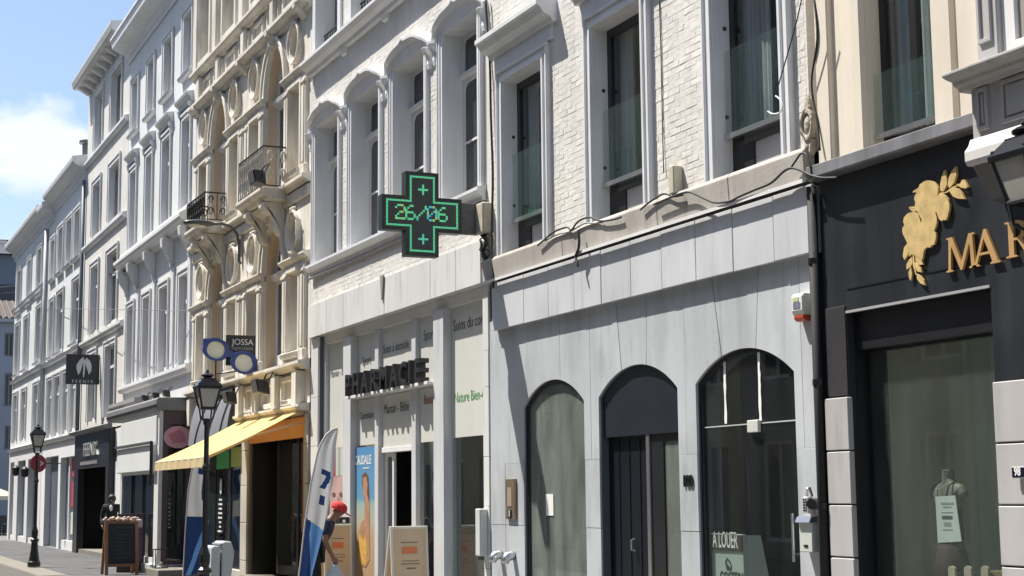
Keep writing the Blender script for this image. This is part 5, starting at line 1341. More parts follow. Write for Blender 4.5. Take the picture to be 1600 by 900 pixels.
# ---------------------------------------------------------------- signs
def led_cross():
    x0, x1 = -17.52, -17.38
    root = thing('pharmacy_cross', 'black pharmacy cross sign with green lights showing 26/06', 'sign', (-17.45, -.9, 5.04))
    yc, zc, A, B = -.875, 5.035, .52, .215
    def crosspoly(a, b): return [(yc-b,zc-a),(yc+b,zc-a),(yc+b,zc-b),(yc+a,zc-b),(yc+a,zc+b),(yc+b,zc+b),(yc+b,zc+a),(yc-b,zc+a),(yc-b,zc+b),(yc-a,zc+b),(yc-a,zc-b),(yc-b,zc-b)]
    part('housing', MB().prism(crosspoly(A, B), x0, x1, 'yz'), M('cross_housing', (.008,.022,.018), .35, .2, 3), root, bevel=.008)
    part('display_board', MB().prism(crosspoly(A-.035, B-.035), x1-.01, x1+.004, 'yz'), M('led_board', (.045,.055,.052), .5, .1, 8), root)
    g = emit_mat('green_led', (.14,.80,.40), .52); c = emit_mat('cyan_led', (.10,.62,.70), .5); yl = emit_mat('yellow_led', (.55,.75,.15), .5)
    def line(mb, p, q, pitch=.0165, s=.0046):
        p, q = Vector((p[0],p[1],0)), Vector((q[0],q[1],0)); n = max(1, int((q-p).length/pitch))
        for k in range(n):
            u = p + (q-p)*(k/n); mb.box(x1+.004, x1+.008, u.x-s, u.x+s, u.y-s, u.y+s)
    for off in (.058, .070):
        mb = MB(); pl = crosspoly(A-off, B-off)
        for i in range(12): line(mb, pl[i], pl[(i+1)%12])
        part('led_border', mb, g, root, kind='stuff')
    F = {'2':["01110","10001","00001","00110","01000","10000","11111"],'6':["00110","01000","10000","11110","10001","10001","01110"],'/':["00001","00001","00010","00100","01000","10000","10000"],'0':["01110","10001","10011","10101","11001","10001","01110"],'+':["00000","00100","00100","11111","00100","00100","00000"]}
    def glyph(ch, y, z, pt, mat, mat2=None):
        a, b = MB(), MB()
        for r, row in enumerate(F[ch]):
            for k, v in enumerate(row):
                if v == '1':
                    for dy in (0, .5):
                        for dz in (0, .5):
                            (b if (mat2 and (r+k) % 3 == 0) else a).box(x1+.004, x1+.009, y+(k+dy-2.5)*pt+.002, y+(k+dy-2.5)*pt+pt*.40, z+(3.5-r-dz)*pt-pt*.40, z+(3.5-r-dz)*pt-.002)
        part('led_character', a, mat, root, kind='stuff')
        if mat2 and b.v: part('led_character', b, mat2, root, kind='stuff')
    for ch, dy, m, m2 in (('2',-.285,g,yl),('6',-.155,g,None),('/',-.01,g,c),('0',.125,c,yl),('6',.265,g,None)): glyph(ch, yc+dy, zc+.01, .027, m, m2)
    glyph('+', yc+.01, zc+.30, .026, g); glyph('+', yc+.01, zc-.31, .026, g, c)
    part('bracket_box', MB().box(x0+.02,x1-.03,-.365,-.10,4.83,5.22), M('bracket_grey', (.10,.10,.105), .6, .25, 14, bump=.3, bscale=40), root, bevel=.006)
    st = MB().tube([(-17.45,-.1,5.1),(-17.45,.02,5.1)], .03); st.tube([(-17.45,-.1,4.9),(-17.45,.02,4.9)], .03)
    for z in (4.75,5.35): st.tube([(x0-.02,yc-.12,z),(x0-.06,yc-.12,z)], .012, 5)
    part('wall_fixing', st, black_metal, root)
led_cross()

def wing_sign():
    X = -45.5; a = PX(104,553,X); b = PX(155,601,X); y0, y1, z0, z1 = a.y, b.y, b.z, a.z
    root = thing('hanging_sign', 'square dark blue sign with white folded wings hanging over the far black shop', 'sign', (X, (y0+y1)/2, z0))
    part('board', MB().box(X-.06,X,y0,y1,z0,z1), M('sign_navy', (.012,.015,.028), .4, .15, 3), root, bevel=.006)
    wm = M('sign_silver', (.55,.57,.6), .5)
    def S(pts): return [(y0+(px_-30)/(350-30)*(y1-y0), z1-(py-340)/(645-340)*(z1-z0)) for px_, py in pts]
    for pl in ([(192,362),(160,395),(128,445),(128,490),(148,552),(165,520),(186,440),(200,400)], [(222,372),(255,405),(272,450),(270,505),(248,548),(234,500),(214,440),(206,400)], [(192,392),(206,396),(212,440),(206,540),(196,585),(190,540),(194,450)]):
        part('wing', MB().prism(S(pl), X, X+.008, 'yz'), wm, root)
    q = S([(190,625)])[0]
    part('lettering', text_mb('FEENIX', .135, 0, place=side(X+.006, q[0], q[1]-.02, 1.0), spacing=1.5), wm, root, recalc=False)
    br = MB().tube([(X-.03,y1,z1-.1),(X-.03,.02,z1-.1)], .02, 5); br.tube([(X-.03,y1,z0+.1),(X-.03,.02,z0+.1)], .02, 5); part('bracket', br, black_metal, root)
wing_sign()

def optician_signs():
    X = -28.25; a = PX(354,523,X); b = PX(404,572,X); y0, y1, z0, z1 = a.y, b.y, b.z, a.z
    root = thing('hanging_sign', 'square black optician sign with thin white lettering behind the blue glasses', 'sign', (X, (y0+y1)/2, z0))
    part('board', MB().box(X-.06,X,y0,y1,z0,z1), M('sign_black', (.012,.016,.018), .4, .15, 3), root, bevel=.006)
    w = M('sign_white_ink', (.62,.64,.64), .5); ym = (y0+y1)/2
    part('lettering', text_mb('JOSSA', .158, 0, place=side(X+.003, ym, z1-.18, 1.0), spacing=.95), w, root, recalc=False)
    part('lettering', text_mb('opticiens', .098, 0, place=side(X+.003, ym, z1-.27, 1.0), spacing=1.1), M('sign_grey_ink', (.30,.32,.32), .5), root, recalc=False)
    br = MB()
    for z in (z1-.08, z0+.12): br.tube([(X-.03,y1-.01,z),(X-.03,.05,z)], .018, 5)
    br.tube([(X-.03,.0,z1-.05),(X-.03,.0,z0-.35)], .018, 5)
    part('bracket', br, black_metal, root)
    XG = -27.95
    g = thing('glasses_sign', 'giant tilted blue eyeglasses sign with white lenses', 'sign', tuple(PX(361,555,XG)))
    blue = M('glasses_blue', (.015,.045,.26), .3, .15, 3); lens = M('lens_white', (.62,.66,.62), .4, .06, 5)
    def ell(cx, cy, rx, ry, rot, n=28, pw=2.2):
        pts = []
        for k in range(n):
            t = 2*PI*k/n; c, s = math.cos(t), math.sin(t)
            u = rx*math.copysign(abs(c)**(2/pw), c); v = ry*math.copysign(abs(s)**(2/pw), s)
            px_, py_ = cx+u*math.cos(rot)-v*math.sin(rot), cy+u*math.sin(rot)+v*math.cos(rot)
            p = PX(px_, py_, XG); pts.append((p.y, p.z))
        return pts
    for cx, cy in ((337.5,546.5),(381.5,567)):
        o = ell(cx, cy-.5, 20.5, 17.5, .36); i = ell(cx-.5, cy+.5, 14.2, 13.2, .36)
        part('rim', MB().prism([o, i], XG-.05, XG+.03, 'yz'), blue, g, bevel=.008)
        part('lens', MB().prism(ell(cx-.5, cy+.5, 14.6, 13.6, .36), XG-.02, XG+.0, 'yz'), lens, g)
    def poly(pts): return [(PX(u, v, XG).y, PX(u, v, XG).z) for u, v in pts]
    part('bridge', MB().prism(poly([(353,546),(360,548),(367,553),(366,561),(361,558),(354,556)]), XG-.045, XG+.025, 'yz'), blue, g, bevel=.006)
    part('temple_tip', MB().prism(poly([(318,529),(328,529),(334,532),(322,540),(318,541)]), XG-.05, XG+.032, 'yz'), blue, g, bevel=.006)
    part('temple_tip', MB().prism(poly([(392,556),(400,561),(402.5,569),(399,577),(394,566)]), XG-.05, XG+.032, 'yz'), blue, g, bevel=.006)
    p = PX(338,563,XG); br = MB().tube([(XG-.03,p.y,p.z),(XG-.03,p.y,p.z-.5)], .015, 5); p2 = PX(402,568,XG); br.tube([(XG-.03,p2.y,p2.z),(XG-.03,.02,p2.z)], .018, 5); br.tube([(XG-.03,p.y,p.z-.25),(XG-.03,.02,p.z-.12)], .01, 5)
    part('bracket', br, black_metal, g)
optician_signs()

def round_red_sign():
    X = -52.6; c = PX(60,724,X)
    root = thing('round_sign', 'round dark red sign with a white arrow mark behind the far lamp', 'sign', (X, c.y, c.z-.3))
    n = 24
    pts = [(PX(60+12.5*math.cos(2*PI*k/n), 724+14*math.sin(2*PI*k/n), X).y, PX(60+12.5*math.cos(2*PI*k/n), 724+14*math.sin(2*PI*k/n), X).z) for k in range(n)]
    part('disc', MB().prism(pts, X-.08, X, 'yz'), M('sign_red', (.24,.015,.035), .4, .1, 3), root, bevel=.008)
    tri = [(PX(u,v,X).y, PX(u,v,X).z) for u, v in ((62,719),(69,724),(62,729),(64,724))]
    part('arrow_mark', MB().prism(tri, X, X+.008, 'yz'), M('mark_white', (.55,.5,.5), .5), root)
    part('bracket', MB().tube([(X-.04,c.y+.25,c.z),(X-.04,.0,c.z)], .02, 5), black_metal, root)
round_red_sign()

def gold_sign():
    root = thing('shop_sign', 'gold flower emblem with gold serif letters beside it on the black fascia', 'sign', (-9, -.03, 3.4))
    y = -.03
    def F_(pts, k, ox, oy): return [(P(ox+u/k, oy+v/k, y).x, P(ox+u/k, oy+v/k, y).z) for u, v in pts]
    A = lambda pts: F_(pts, 3.75, 1400, 140)
    Bq = lambda pts: F_(pts, 2.5714, 1250, 250)
    def petal(nm, pts, d): part(nm, MB().prism(pts, y-.012-d, y+.004), gold, root)
    rr = random.Random(5)
    def bloom(cx, cy, rx, ry, n, amp, ph):
        pts = []
        for k in range(72):
            t = 2*PI*k/72; q = 1 + amp*abs(math.sin(n*t/2+ph)) - amp*.5 + .03*math.sin(13*t+ph)
            pts.append((cx+rx*q*math.cos(t), cy+ry*q*math.sin(t)))
        return pts
    petal('flower', Bq([(505,85),(516,81),(530,83),(545,88),(555,100),(561,112),(560,125),(558,146),(567,137),(580,135),(592,143),(601,157),(607,178),(606,200),(600,225),(592,243),(583,240),(575,246),(566,238),(560,225),(554,206),(550,212),(556,230),(556,252),(552,268),(545,285),(552,295),(553,308),(550,325),(545,340),(535,343),(528,353),(518,350),(508,357),(504,365),(501,385),(497,403),(485,392),(470,385),(455,378),(445,388),(443,360),(438,335),(430,318),(421,300),(417,285),(419,272),(426,262),(421,248),(424,232),(432,222),(440,214),(452,211),(462,208),(475,212),(483,222),(488,238),(493,257),(496,245),(493,235),(485,220),(478,207),(469,197),(468,182),(470,170),(465,158),(468,145),(476,130),(458,131),(463,124),(473,118),(483,112),(488,97),(496,94)]), .004)
    petal('leaf', Bq([(443,190),(455,187),(468,193),(474,206),(462,209),(450,202)]), .003)
    petal('leaf', A([(293,470),(307,520),(306,560),(288,598),(270,595),(268,560),(278,510)]), .004)
    petal('leaf', A([(360,450),(363,500),(350,545),(322,578),(314,560),(320,515),(335,480)]), .004)
    petal('leaf', A([(318,590),(345,572),(375,580),(395,605),(412,642),(375,640),(345,628)]), .005)
    petal('leaf', A([(360,555),(385,552),(395,530),(410,528),(430,570),(415,580),(390,576)]), .003)
    petal('stem', A([(262,606),(300,600),(330,575),(385,552),(386,558),(334,582),(304,606),(264,612)]), .001)
    petal('leaf', Bq([(442,330),(448,352),(440,380),(425,402),(419,385),(424,352)]), .003)
    petal('leaf', Bq([(456,390),(458,415),(448,432),(434,440),(434,420),(444,400)]), .003)
    petal('leaf', Bq([(470,385),(492,398),(500,420),(482,422),(470,405)]), .003)
    petal('leaf', Bq([(452,430),(456,455),(452,485),(444,475),(442,450)]), .003)
    petal('leaf', Bq([(464,410),(480,420),(492,436),(496,452),(478,448),(466,430)]), .004)
    petal('leaf', Bq([(474,458),(490,465),(502,482),(509,504),(490,496),(476,478)]), .003)
    petal('stem', Bq([(458,380),(464,380),(464,420),(474,460),(470,462),(459,425)]), .001)
    # serif letters, straight edged
    def letter(nm, loops): part(nm, MB().prism(loops, y-.018, y+.004), M('letter_gold_'+nm[-1], (.52,.33,.14), .5, .15, 9, metal=.25), root)
    def L(pts, x0, w, z0, h): return [(x0+.035+u*w, z0+v*h) for u, v in pts]
    x0 = P(1482,424).x; x1 = P(1529,418).x; z0 = P(1500,424).z; z1 = P(1483,374).z
    hM = z1-z0
    letter('letter_m', [L([(0,0),(.22,0),(.22,.04),(.15,.06),(.19,.74),(.47,0),(.53,0),(.80,.74),(.83,.06),(.76,.04),(.76,0),(1.0,0),(1.0,.04),(.94,.06),(.90,.94),(.97,.96),(.97,1),(.78,1),(.51,.24),(.24,1),(.04,1),(.04,.96),(.11,.94),(.07,.06),(0,.04)], x0, x1-x0, z0, hM)])
    xa, xb = P(1522,417).x, P(1566,410).x
    letter('letter_a', [L([(0,0),(.26,0),(.26,.04),(.18,.06),(.27,.30),(.64,.30),(.72,.06),(.65,.04),(.65,0),(1,0),(1,.04),(.93,.06),(.54,1.02),(.46,1.02),(.09,.06),(0,.04)], xa, xb-xa, z0, hM), L([(.30,.37),(.45,.76),(.61,.37)], xa, xb-xa, z0, hM)])
    xa = P(1575,405).x; wR = .26
    letter('letter_r', [L([(0,0),(.42,0),(.42,.04),(.31,.06),(.31,.46),(.45,.46),(.74,.04),(.98,0),(1,.04),(.90,.07),(.62,.49),(.76,.56),(.82,.74),(.76,.90),(.60,.98),(.5,1),(0,1),(0,.96),(.12,.94),(.12,.06),(0,.04)], xa, wR, z0+.015, hM), L([(.31,.93),(.45,.93),(.58,.86),(.62,.74),(.58,.60),(.45,.53),(.31,.53)], xa, wR, z0+.015, hM)])
gold_sign()

# ---------------------------------------------------------------- things on and by the houses
def wall_street_lamp():
    X = -29.45
    root = thing('wall_lamp', 'cobra head street light on a curved arm below the left balcony', 'street light', (X, 0, 6.2))
    part('arm', MB().tube([(X,-.02,6.15),(X,-.06,6.2),(X,-.06,6.52),(X,-.11,6.74),(X,-.24,6.88),(X,-.42,6.92),(X,-.60,6.91)], .03, 8), M('arm_grey', (.10,.10,.11), .5), root, smooth=True)
    part('wall_plate', MB().box(X-.07,X+.07,-.05,.0,6.3,6.72), M('plate_grey', (.30,.28,.25), .6), root, bevel=.01)
    top = MB(); top.sphere((X,-.86,6.905), .3, 14, 8, (.42,1.05,.24)); hd = part('lamp_head', top, M('lamp_head_grey', (.055,.065,.075), .35), root, smooth=True)
    part('lamp_bowl', MB().sphere((X,-.90,6.875), .22, 12, 7, (.45,1.0,.30)), M('lamp_bowl_cream', (.55,.50,.42), .4), hd, smooth=True)
wall_street_lamp()

def build_awning():
    a, b, zt, zf, o = -29.2, -25.15, 3.07, 2.30, -1.65
    root = thing('awning', 'yellow fabric shop awning pulled out over the dark doorway', 'awning', (-27.2, 0, 3.0))
    yel = cloth_mat('yellow_awning_cloth', (.80,.60,.25), .28)
    n = 12; mb = MB(); m = 8; vs_ = []
    for i in range(n+1):
        for j in range(m+1):
            t = j/m; x = a + (b-a)*i/n
            vs_.append((x, -.08+(o+.08)*t, zt + (zf-zt)*t - .035*math.sin(PI*t)*(1-.25*math.cos(i*2.1))))
    mb.add(vs_, [(i*(m+1)+j, (i+1)*(m+1)+j, (i+1)*(m+1)+j+1, i*(m+1)+j+1) for i in range(n) for j in range(m)])
    part('awning_cloth', mb, yel, root, smooth=True)
    mb = MB(); k = 40; vs_ = [(a+(b-a)*i/k, o-.02+.006*math.sin(i*1.3), zf-.01) for i in range(k+1)] + [(a+(b-a)*i/k, o-.025+.012*math.sin(i*1.3), zf-.17) for i in range(k+1)]
    mb.add(vs_, [(i, i+1, k+2+i, k+1+i) for i in range(k)])
    part('valance', mb, cloth_mat('awning_valance', (.62,.50,.28), .2), root, smooth=True)
    part('front_bar', MB().tube([(a,o,zf-.02),(b,o,zf-.02)], .022, 6), M('awning_bar', (.5,.47,.4), .5), root)
    part('cassette', MB().prism([(0,3.0),(-.14,2.99),(-.16,3.06),(-.12,3.12),(0,3.14)], a, b, 'yz'), M('awning_cassette', (.5,.42,.25), .5), root, bevel=.01)
    for x in (a+.35, b-.06):
        part('folding_arm', MB().tube([(x,-.05,2.86),(x+.25 if x < -27 else x-.02,-.8,2.66),(x,o+.02,zf-.03)], .022, 6), M('arm_cream_%d' % int(-x), (.60,.42,.25), .5), root)
build_awning()

def build_tarp():
    root = thing('fabric_cover', 'sagging grey fabric cover with dark seams above the green window posters', 'cover', (-31.4, 0, 2.8))
    n, m = 20, 10; vs_ = []; x0, x1 = -32.7, -29.45
    for i in range(n+1):
        for j in range(m+1):
            t = j/m; u = i/n
            vs_.append((x0+(x1-x0)*u, -.05 - .22*t - .05*math.sin(PI*t), 3.72 - 1.0*t + .10*u*(1-t) - .10*math.sin(PI*u)*t + .02*math.sin(u*17+t*3)))
    tm = cloth_mat('grey_cover_cloth', (.20,.21,.24), .1)
    part('cloth', MB().add(vs_, [(i*(m+1)+j, (i+1)*(m+1)+j, (i+1)*(m+1)+j+1, i*(m+1)+j+1) for i in range(n) for j in range(m)]), tm, root, smooth=True)
    sm = M('seam_dark', (.03,.03,.035), .8)
    for u0, u1 in ((.18,.42),(.5,.74),(.82,1.0)):
        pts = []
        for k in range(9):
            t = k/8; u = u0+(u1-u0)*(1-t)**1.5
            pts.append((x0+(x1-x0)*u, -.065-.22*t-.05*math.sin(PI*t), 3.725-1.0*t+.10*u*(1-t)-.10*math.sin(PI*u)*t+.02*math.sin(u*17+t*3)))
        part('seam', MB().tube(pts, .014, 5), sm, root)
    part('top_rail', MB().box(x0,x1,-.16,.0,3.64,3.74), sm, root, bevel=.01)
build_tarp()

def floodlight(x, y, z, label, s=1.0, big=True):
    root = thing('floodlight', label, 'floodlight', (x, y, z), 'floodlights on the ledges')
    mb = MB().prism([(y-.02*s,z-.10*s),(y-.20*s,z-.06*s),(y-.24*s,z+.14*s),(y-.04*s,z+.12*s)], x-.17*s, x+.17*s, 'yz')
    h = part('lamp_body', mb, black_metal, root, bevel=.012*s)
    part('lamp_glass', MB().add([(x-.15*s,y-.205*s,z-.05*s),(x+.15*s,y-.205*s,z-.05*s),(x+.15*s,y-.243*s,z+.12*s),(x-.15*s,y-.243*s,z+.12*s)], [(0,1,2,3)]), M('flood_glass', (.15,.15,.15), .1), h)
    part('stirrup', MB().tube([(x-.18*s,y-.1*s,z),(x-.18*s,y+.02,z+.24*s),(x+.18*s,y+.02,z+.24*s),(x+.18*s,y-.1*s,z)], .013*s, 5), iron, root)
floodlight(-26.35, -.30, 3.50, 'black floodlight on the cream ledge just over the awning by the pharmacy', 1.15)
floodlight(-28.75, -.26, 3.46, 'black floodlight on the cream ledge over the upper left awning corner', 1.0)
floodlight(-26.0, -.50, 7.12, 'black floodlight on the corner of the right balcony', 1.1)
floodlight(-36.6, -.35, 3.92, 'small black spotlight on the flat grey canopy, leftmost of three', .7)
floodlight(-35.6, -.30, 3.92, 'small black spotlight on the flat grey canopy, middle of three', .7)
floodlight(-34.7, -.25, 3.92, 'small black spotlight on the flat grey canopy, nearest the cream house', .7)

def alarm_box():
    x0, x1, z0, z1 = -10.79, -10.63, 3.05, 3.285
    root = thing('alarm_box', 'white alarm siren with a red base beside the drainpipe', 'alarm', (-10.7, -.01, 3.05))
    part('case', MB().prism([(0,3.10),(-.085,3.10),(-.10,3.14),(-.10,3.26),(-.08,3.285),(0,3.285)], x0, x1, 'yz'), M('alarm_white', (.70,.70,.64), .4, .05, 6), root, bevel=.008)
    part('strobe', MB().prism([(0,3.05),(-.06,3.05),(-.085,3.07),(-.088,3.10),(0,3.10)], x0+.01, x1-.01, 'yz'), M('strobe_red', (.50,.07,.03), .3), root, bevel=.006)
    part('badge', MB().box(x0+.03,x1-.03,-.104,-.10,3.155,3.205), M('badge_blue_grey', (.16,.17,.24), .5), root)
    part('top_print', MB().box(x0+.03,x1-.05,-.104,-.10,3.215,3.25), M('badge_green', (.45,.52,.30), .5), root)
alarm_box()

def wall_fittings():
    root = thing('key_safe', 'grey coded key safe and round lock fixed above the steel letter box', 'key safe', (-10.68,0,1.5))
    a = P(1258,774,-.05); b = P(1284,803,-.05)
    part('keypad_case', MB().box(-10.77,-10.69,-.07,0,1.46,1.60), M('keysafe_grey', (.45,.45,.44), .4), root, bevel=.008)
    ks = bpy.data.objects[root.children[0].name]
    kb = MB()
    for r in range(5):
        for c in range(2): kb.box(-10.755+.03*c,-10.74+.03*c,-.076,-.07,1.48+.022*r,1.493+.022*r)
    part('keys', kb, black_metal, root)
    part('lock_barrel', MB().tube([(-10.64,-.02,1.54),(-10.60,-.10,1.54)], .045, 12), black_metal, root)
    part('lock_face', MB().tube([(-10.665,-.03,1.54),(-10.642,-.03,1.54)], .05, 12), chrome, root)
    part('hook', MB().tube([(-10.73,-.05,1.60),(-10.70,-.06,1.67),(-10.66,-.07,1.67),(-10.64,-.06,1.60)], .013, 6), chrome, root)
    root = thing('letter_box', 'pale steel letter box with a hooded slot beside the glass door', 'letter box', (-10.68,0,1.15))
    part('case', MB().box(-10.80,-10.62,-.09,0,1.15,1.425), M('letterbox_pale', (.50,.53,.49), .45, .08, 4), root, bevel=.006)
    part('hood', MB().prism([(0,1.44),(-.10,1.44),(-.125,1.39),(-.10,1.385),(0,1.40)], -10.81, -10.61, 'yz'), chrome, root, bevel=.004)
    part('key_hole', MB().box(-10.735,-10.68,-.095,-.09,1.19,1.21), black_metal, root)
    for x, lb in ((-17.06,'bent steel pipe outlet on the slab pier, left of two'), (-16.70,'bent steel pipe outlet on the slab pier, nearer the first arch')):
        mb = MB().tube([(x,.0,.93),(x,-.04,.93),(x,-.09,.915),(x,-.115,.875),(x,-.12,.84)], [.055,.055,.058,.052,.045], 10)
        tag(part('pipe_outlet', mb, chrome, smooth=True), lb, 'pipe', 'steel pipe outlets on the pier')
    mb = MB().box(-17.60,-17.45,-.11,-.003,.90,1.47)
    tag(part('cable_cover', mb, M('cover_pale', (.55,.57,.56), .45, .06, 3), bevel=.012), 'tall pale plastic cable cover on the edge of the pharmacy front', 'cover')
    # rain pipe between the let house and the black shop
    root = thing('drainpipe', 'black drainpipe running down beside the black shop front', 'drainpipe', (-10.5,-.06,0))
    part('pipe', MB().tube([(-10.50,-.06,.0),(-10.50,-.06,4.15)], .042, 10), M('pipe_black', (.012,.012,.013), .75, .2, 3), root, smooth=True)
    cl = MB()
    for z in (.5,1.5,2.5,3.5): cl.lathe([(.05,z),(.05,z+.05)], -10.50, -.06, 10)
    part('pipe_clips', cl, black_metal, root, kind='stuff')
    for x, z1, lb, w in ((-48.9, 11.5, 'dark downpipe on the joint left of the bracketed eaves house', .06), (-57.2, 11.3, 'grey downpipe between the two lowest white houses', .07)):
        tag(part('drainpipe', MB().tube([(x,-.08,3.5),(x,-.08,z1)], w, 8), M('downpipe_grey_%d' % int(-x), (.12,.14,.17) if x > -50 else (.42,.44,.46), .5), smooth=True), lb, 'drainpipe')
    # number plate 98
    a = P(1582,729,-.08); b = P(1604,747,-.08)
    root = thing('number_plate', 'dark blue enamel number plate 98 on the white block pier', 'house number', (a.x,-.08,b.z))
    part('plate', MB().box(a.x,a.x+.135,-.092,-.076,b.z,a.z), M('enamel_rim', (.55,.55,.55), .3), root, bevel=.002)
    part('field', MB().box(a.x+.008,a.x+.127,-.095,-.090,b.z+.008,a.z-.008), M('enamel_navy', (.006,.010,.022), .25), root)
    part('lettering', text_mb('98', (a.z-b.z)*.95, 0, place=front(a.x+.060, b.z+.020, -.096, .82), offset=.003), M('enamel_white', (.72,.72,.70), .4), root, recalc=False)
    # wall lanterns far left
    for px_, py_, lb in ((25,735,'small black wall lantern on the corner house, left of two'),(39,737,'small black wall lantern on the corner house, right of two')):
        p = P(px_, py_, -.15); tag(part('wall_lantern', MB().lathe([(.03,p.z-.22),(.12,p.z-.18),(.14,p.z+.1),(.04,p.z+.2)], p.x, -.16, 8), iron), lb, 'wall lantern', 'wall lanterns on the corner house')
wall_fittings()

def cable(pts, r, label, mat=None, cat='cable'):
    # smooth the measured points a little
    q = []
    for i in range(len(pts)-1):
        p0 = pts[max(i-1,0)]; p1 = pts[i]; p2 = pts[i+1]; p3 = pts[min(i+2,len(pts)-1)]
        for k in range(5):
            t = k/5; q.append(.5*((2*p1)+(p2-p0)*t+(2*p0-5*p1+4*p2-p3)*t*t+(3*p1-p0-3*p2+p3)*t*t*t))
    q.append(pts[-1])
    return tag(part('cable', MB().tube(q, r, 6), mat or M('cable_black', (.02,.02,.022), .6), smooth=True), label, cat)
def build_cables():
    K = lambda pts, ox, oy, s, y: [P(ox+u/s, oy+v/s, y) for u, v in pts]
    cb = M('cable_rubber', (.022,.022,.024), .6)
    cable(K([(225,695),(290,640),(370,575),(480,535),(520,560),(575,490),(640,455),(700,450),(780,480),(900,465),(960,445)],800,260,5.625,-.14), .011, 'black cable sagging along the stone sill between the left and middle windows', cb)
    cable(K([(290,655),(400,600),(500,575),(560,545),(640,500),(720,500),(800,490)],800,260,5.625,-.13), .009, 'thin grey cable lying under the black one on the left of the stone sill', M('cable_grey', (.25,.25,.24), .6))
    cable(K([(1130,380),(1200,320),(1270,275),(1340,240),(1420,265),(1500,250)],800,260,5.625,-.14), .010, 'black cable climbing the sill below the middle window to the cream box', cb)
    cable(K([(10,560),(150,500),(260,460),(340,455),(480,520),(560,545),(680,530),(760,490),(900,430),(1040,370),(1150,270),(1220,240),(1300,260),(1380,300),(1480,325),(1620,325)],1020,220,5.625,-.16), .011, 'long black cable drooping along the sill below the right hand window', cb)
    cable(K([(1215,235),(1260,170),(1300,115),(1345,118),(1375,190),(1395,290)],1020,220,5.625,-.15), .009, 'loop of thin black cable above the right end of the sill', cb)
    cable(K([(580,560),(590,640),(585,720),(560,790),(575,850),(580,880)],800,260,5.625,-.17), .016, 'torn black strip hanging over the drip rail', cb)
    # white hook dangling before the right window
    cable([P(1254,-8,-.2),P(1243,40,-.2),P(1226,100,-.2),P(1212,148,-.2)], .006, 'thin black wire hanging in front of the right hand window', cb)
    cable([P(1212,150,-.2),P(1219,156,-.2),P(1223,166,-.2),P(1218,176,-.2),P(1207,178,-.2),P(1200,174,-.2)], .007, 'white curled wire end in front of the right hand window', M('wire_white', (.75,.75,.75), .5))
    cable([P(758,-5,-.07),P(765,90,-.06),P(767,180,-.06),P(770,270,-.07),P(769,330,-.08),P(768,395,-.10),P(771,450,-.13)], .016, 'black cable running down the joint between pharmacy and house to let', cb)
    cable([P(760,-5,-.05),P(770,120,-.05),P(775,240,-.05),P(778,330,-.05),P(776,390,-.06)], .010, 'second thinner cable beside the black one on the house joint', M('cable_old_white', (.45,.43,.40), .7))
    cable([P(1272,-5,-.05),P(1277,60,-.06),P(1268,130,-.05),P(1277,190,-.06),P(1281,235,-.08)], .010, 'frayed dark cable on the brick edge beside the cream house', cb)
    cable([P(1030,-5,-.02),P(1033,90,-.02),P(1035,190,-.02),P(1037,270,-.03)], .006, 'thin dark wire down the brick pier right of the middle window', cb)
    # overhead lines across the street mouth
    cable([P(195,424,-.15), PX(120,436,-54), PX(60,444,-68), PX(-40,452,-90)], .022, 'thick black overhead cable slung across the white houses', cb)
    cable([P(196,428,-.15), PX(120,441,-54), PX(60,452,-68), PX(-40,463,-90)], .010, 'thin overhead wire just under the thick black one', cb)
    cable([P(300,486,-.1), PX(200,484,-38), PX(100,482,-52), PX(30,480,-66)], .008, 'thin level wire crossing the lower windows of the white houses', M('wire_grey', (.2,.2,.21), .6))
    # boxes and tangle on the joint
    a = P(750,322,-.1); b = P(768,360,-.1)
    root = thing('junction_box', 'weathered cream junction box with tangled cables beside the cross sign', 'junction box', (-17.4,-.05,4.8))
    part('case', MB().box(a.x-.05,a.x+.20,-.15,-.01,b.z,a.z+.02), M('old_cream_plastic', (.48,.43,.34), .6, .2, 7, .2), root, bevel=.015)
    rr = random.Random(9)
    for k in range(5):
        pts = []; x, z = a.x+rr.uniform(-.02,.22), b.z
        for j in range(7): pts.append((x+rr.uniform(-.05,.05), -.06+rr.uniform(-.04,.03), z-.06*j))
        part('loose_cable', MB().tube(pts, .011, 5), cb, root)
    pts = [(a.x+.25+.07*math.cos(t*.8), -.05, b.z-.12+.11*math.sin(t*.8)) for t in range(20)]
    part('coiled_cable', MB().tube(pts, .009, 5), M('coil_cream', (.5,.46,.38), .6), root)
    a = P(1048,260,-.1); b = P(1060,300,-.1)
    root = thing('junction_box', 'slim cream plastic box on the sill between middle and right windows', 'junction box', (a.x,-.05,b.z))
    part('case', MB().box(a.x-.02,a.x+.08,-.12,-.012,b.z,a.z), M('cream_plastic', (.55,.52,.40), .5, .1, 6, .15), root, bevel=.01)
    # carved boss
    c = P(1262,195,-.05)
    root = thing('wall_ornament', 'weathered carved oval boss on the brick pier beside the cream house', 'ornament', (c.x,0,c.z))
    wm = M('weathered_carving', (.46,.41,.33), .9, .3, 9, bump=.6, bscale=30)
    part('rim', MB().ring((c.x,c.z), .075, .115, -.075, 0, 20, .8, 1.25), wm, root, bevel=.01)
    part('face', MB().sphere((c.x,-.03,c.z), .08, 10, 7, (.75,.55,1.3)), wm, root, smooth=True)
    part('crest', MB().prism([(c.x-.05,c.z+.13),(c.x+.05,c.z+.13),(c.x+.03,c.z+.22),(c.x,c.z+.27),(c.x-.03,c.z+.22)], -.06, 0), wm, root, bevel=.01)
    part('drop', MB().prism([(c.x-.06,c.z-.13),(c.x+.06,c.z-.13),(c.x+.04,c.z-.24),(c.x,c.z-.28),(c.x-.04,c.z-.24)], -.06, 0), wm, root, bevel=.01)
build_cables()

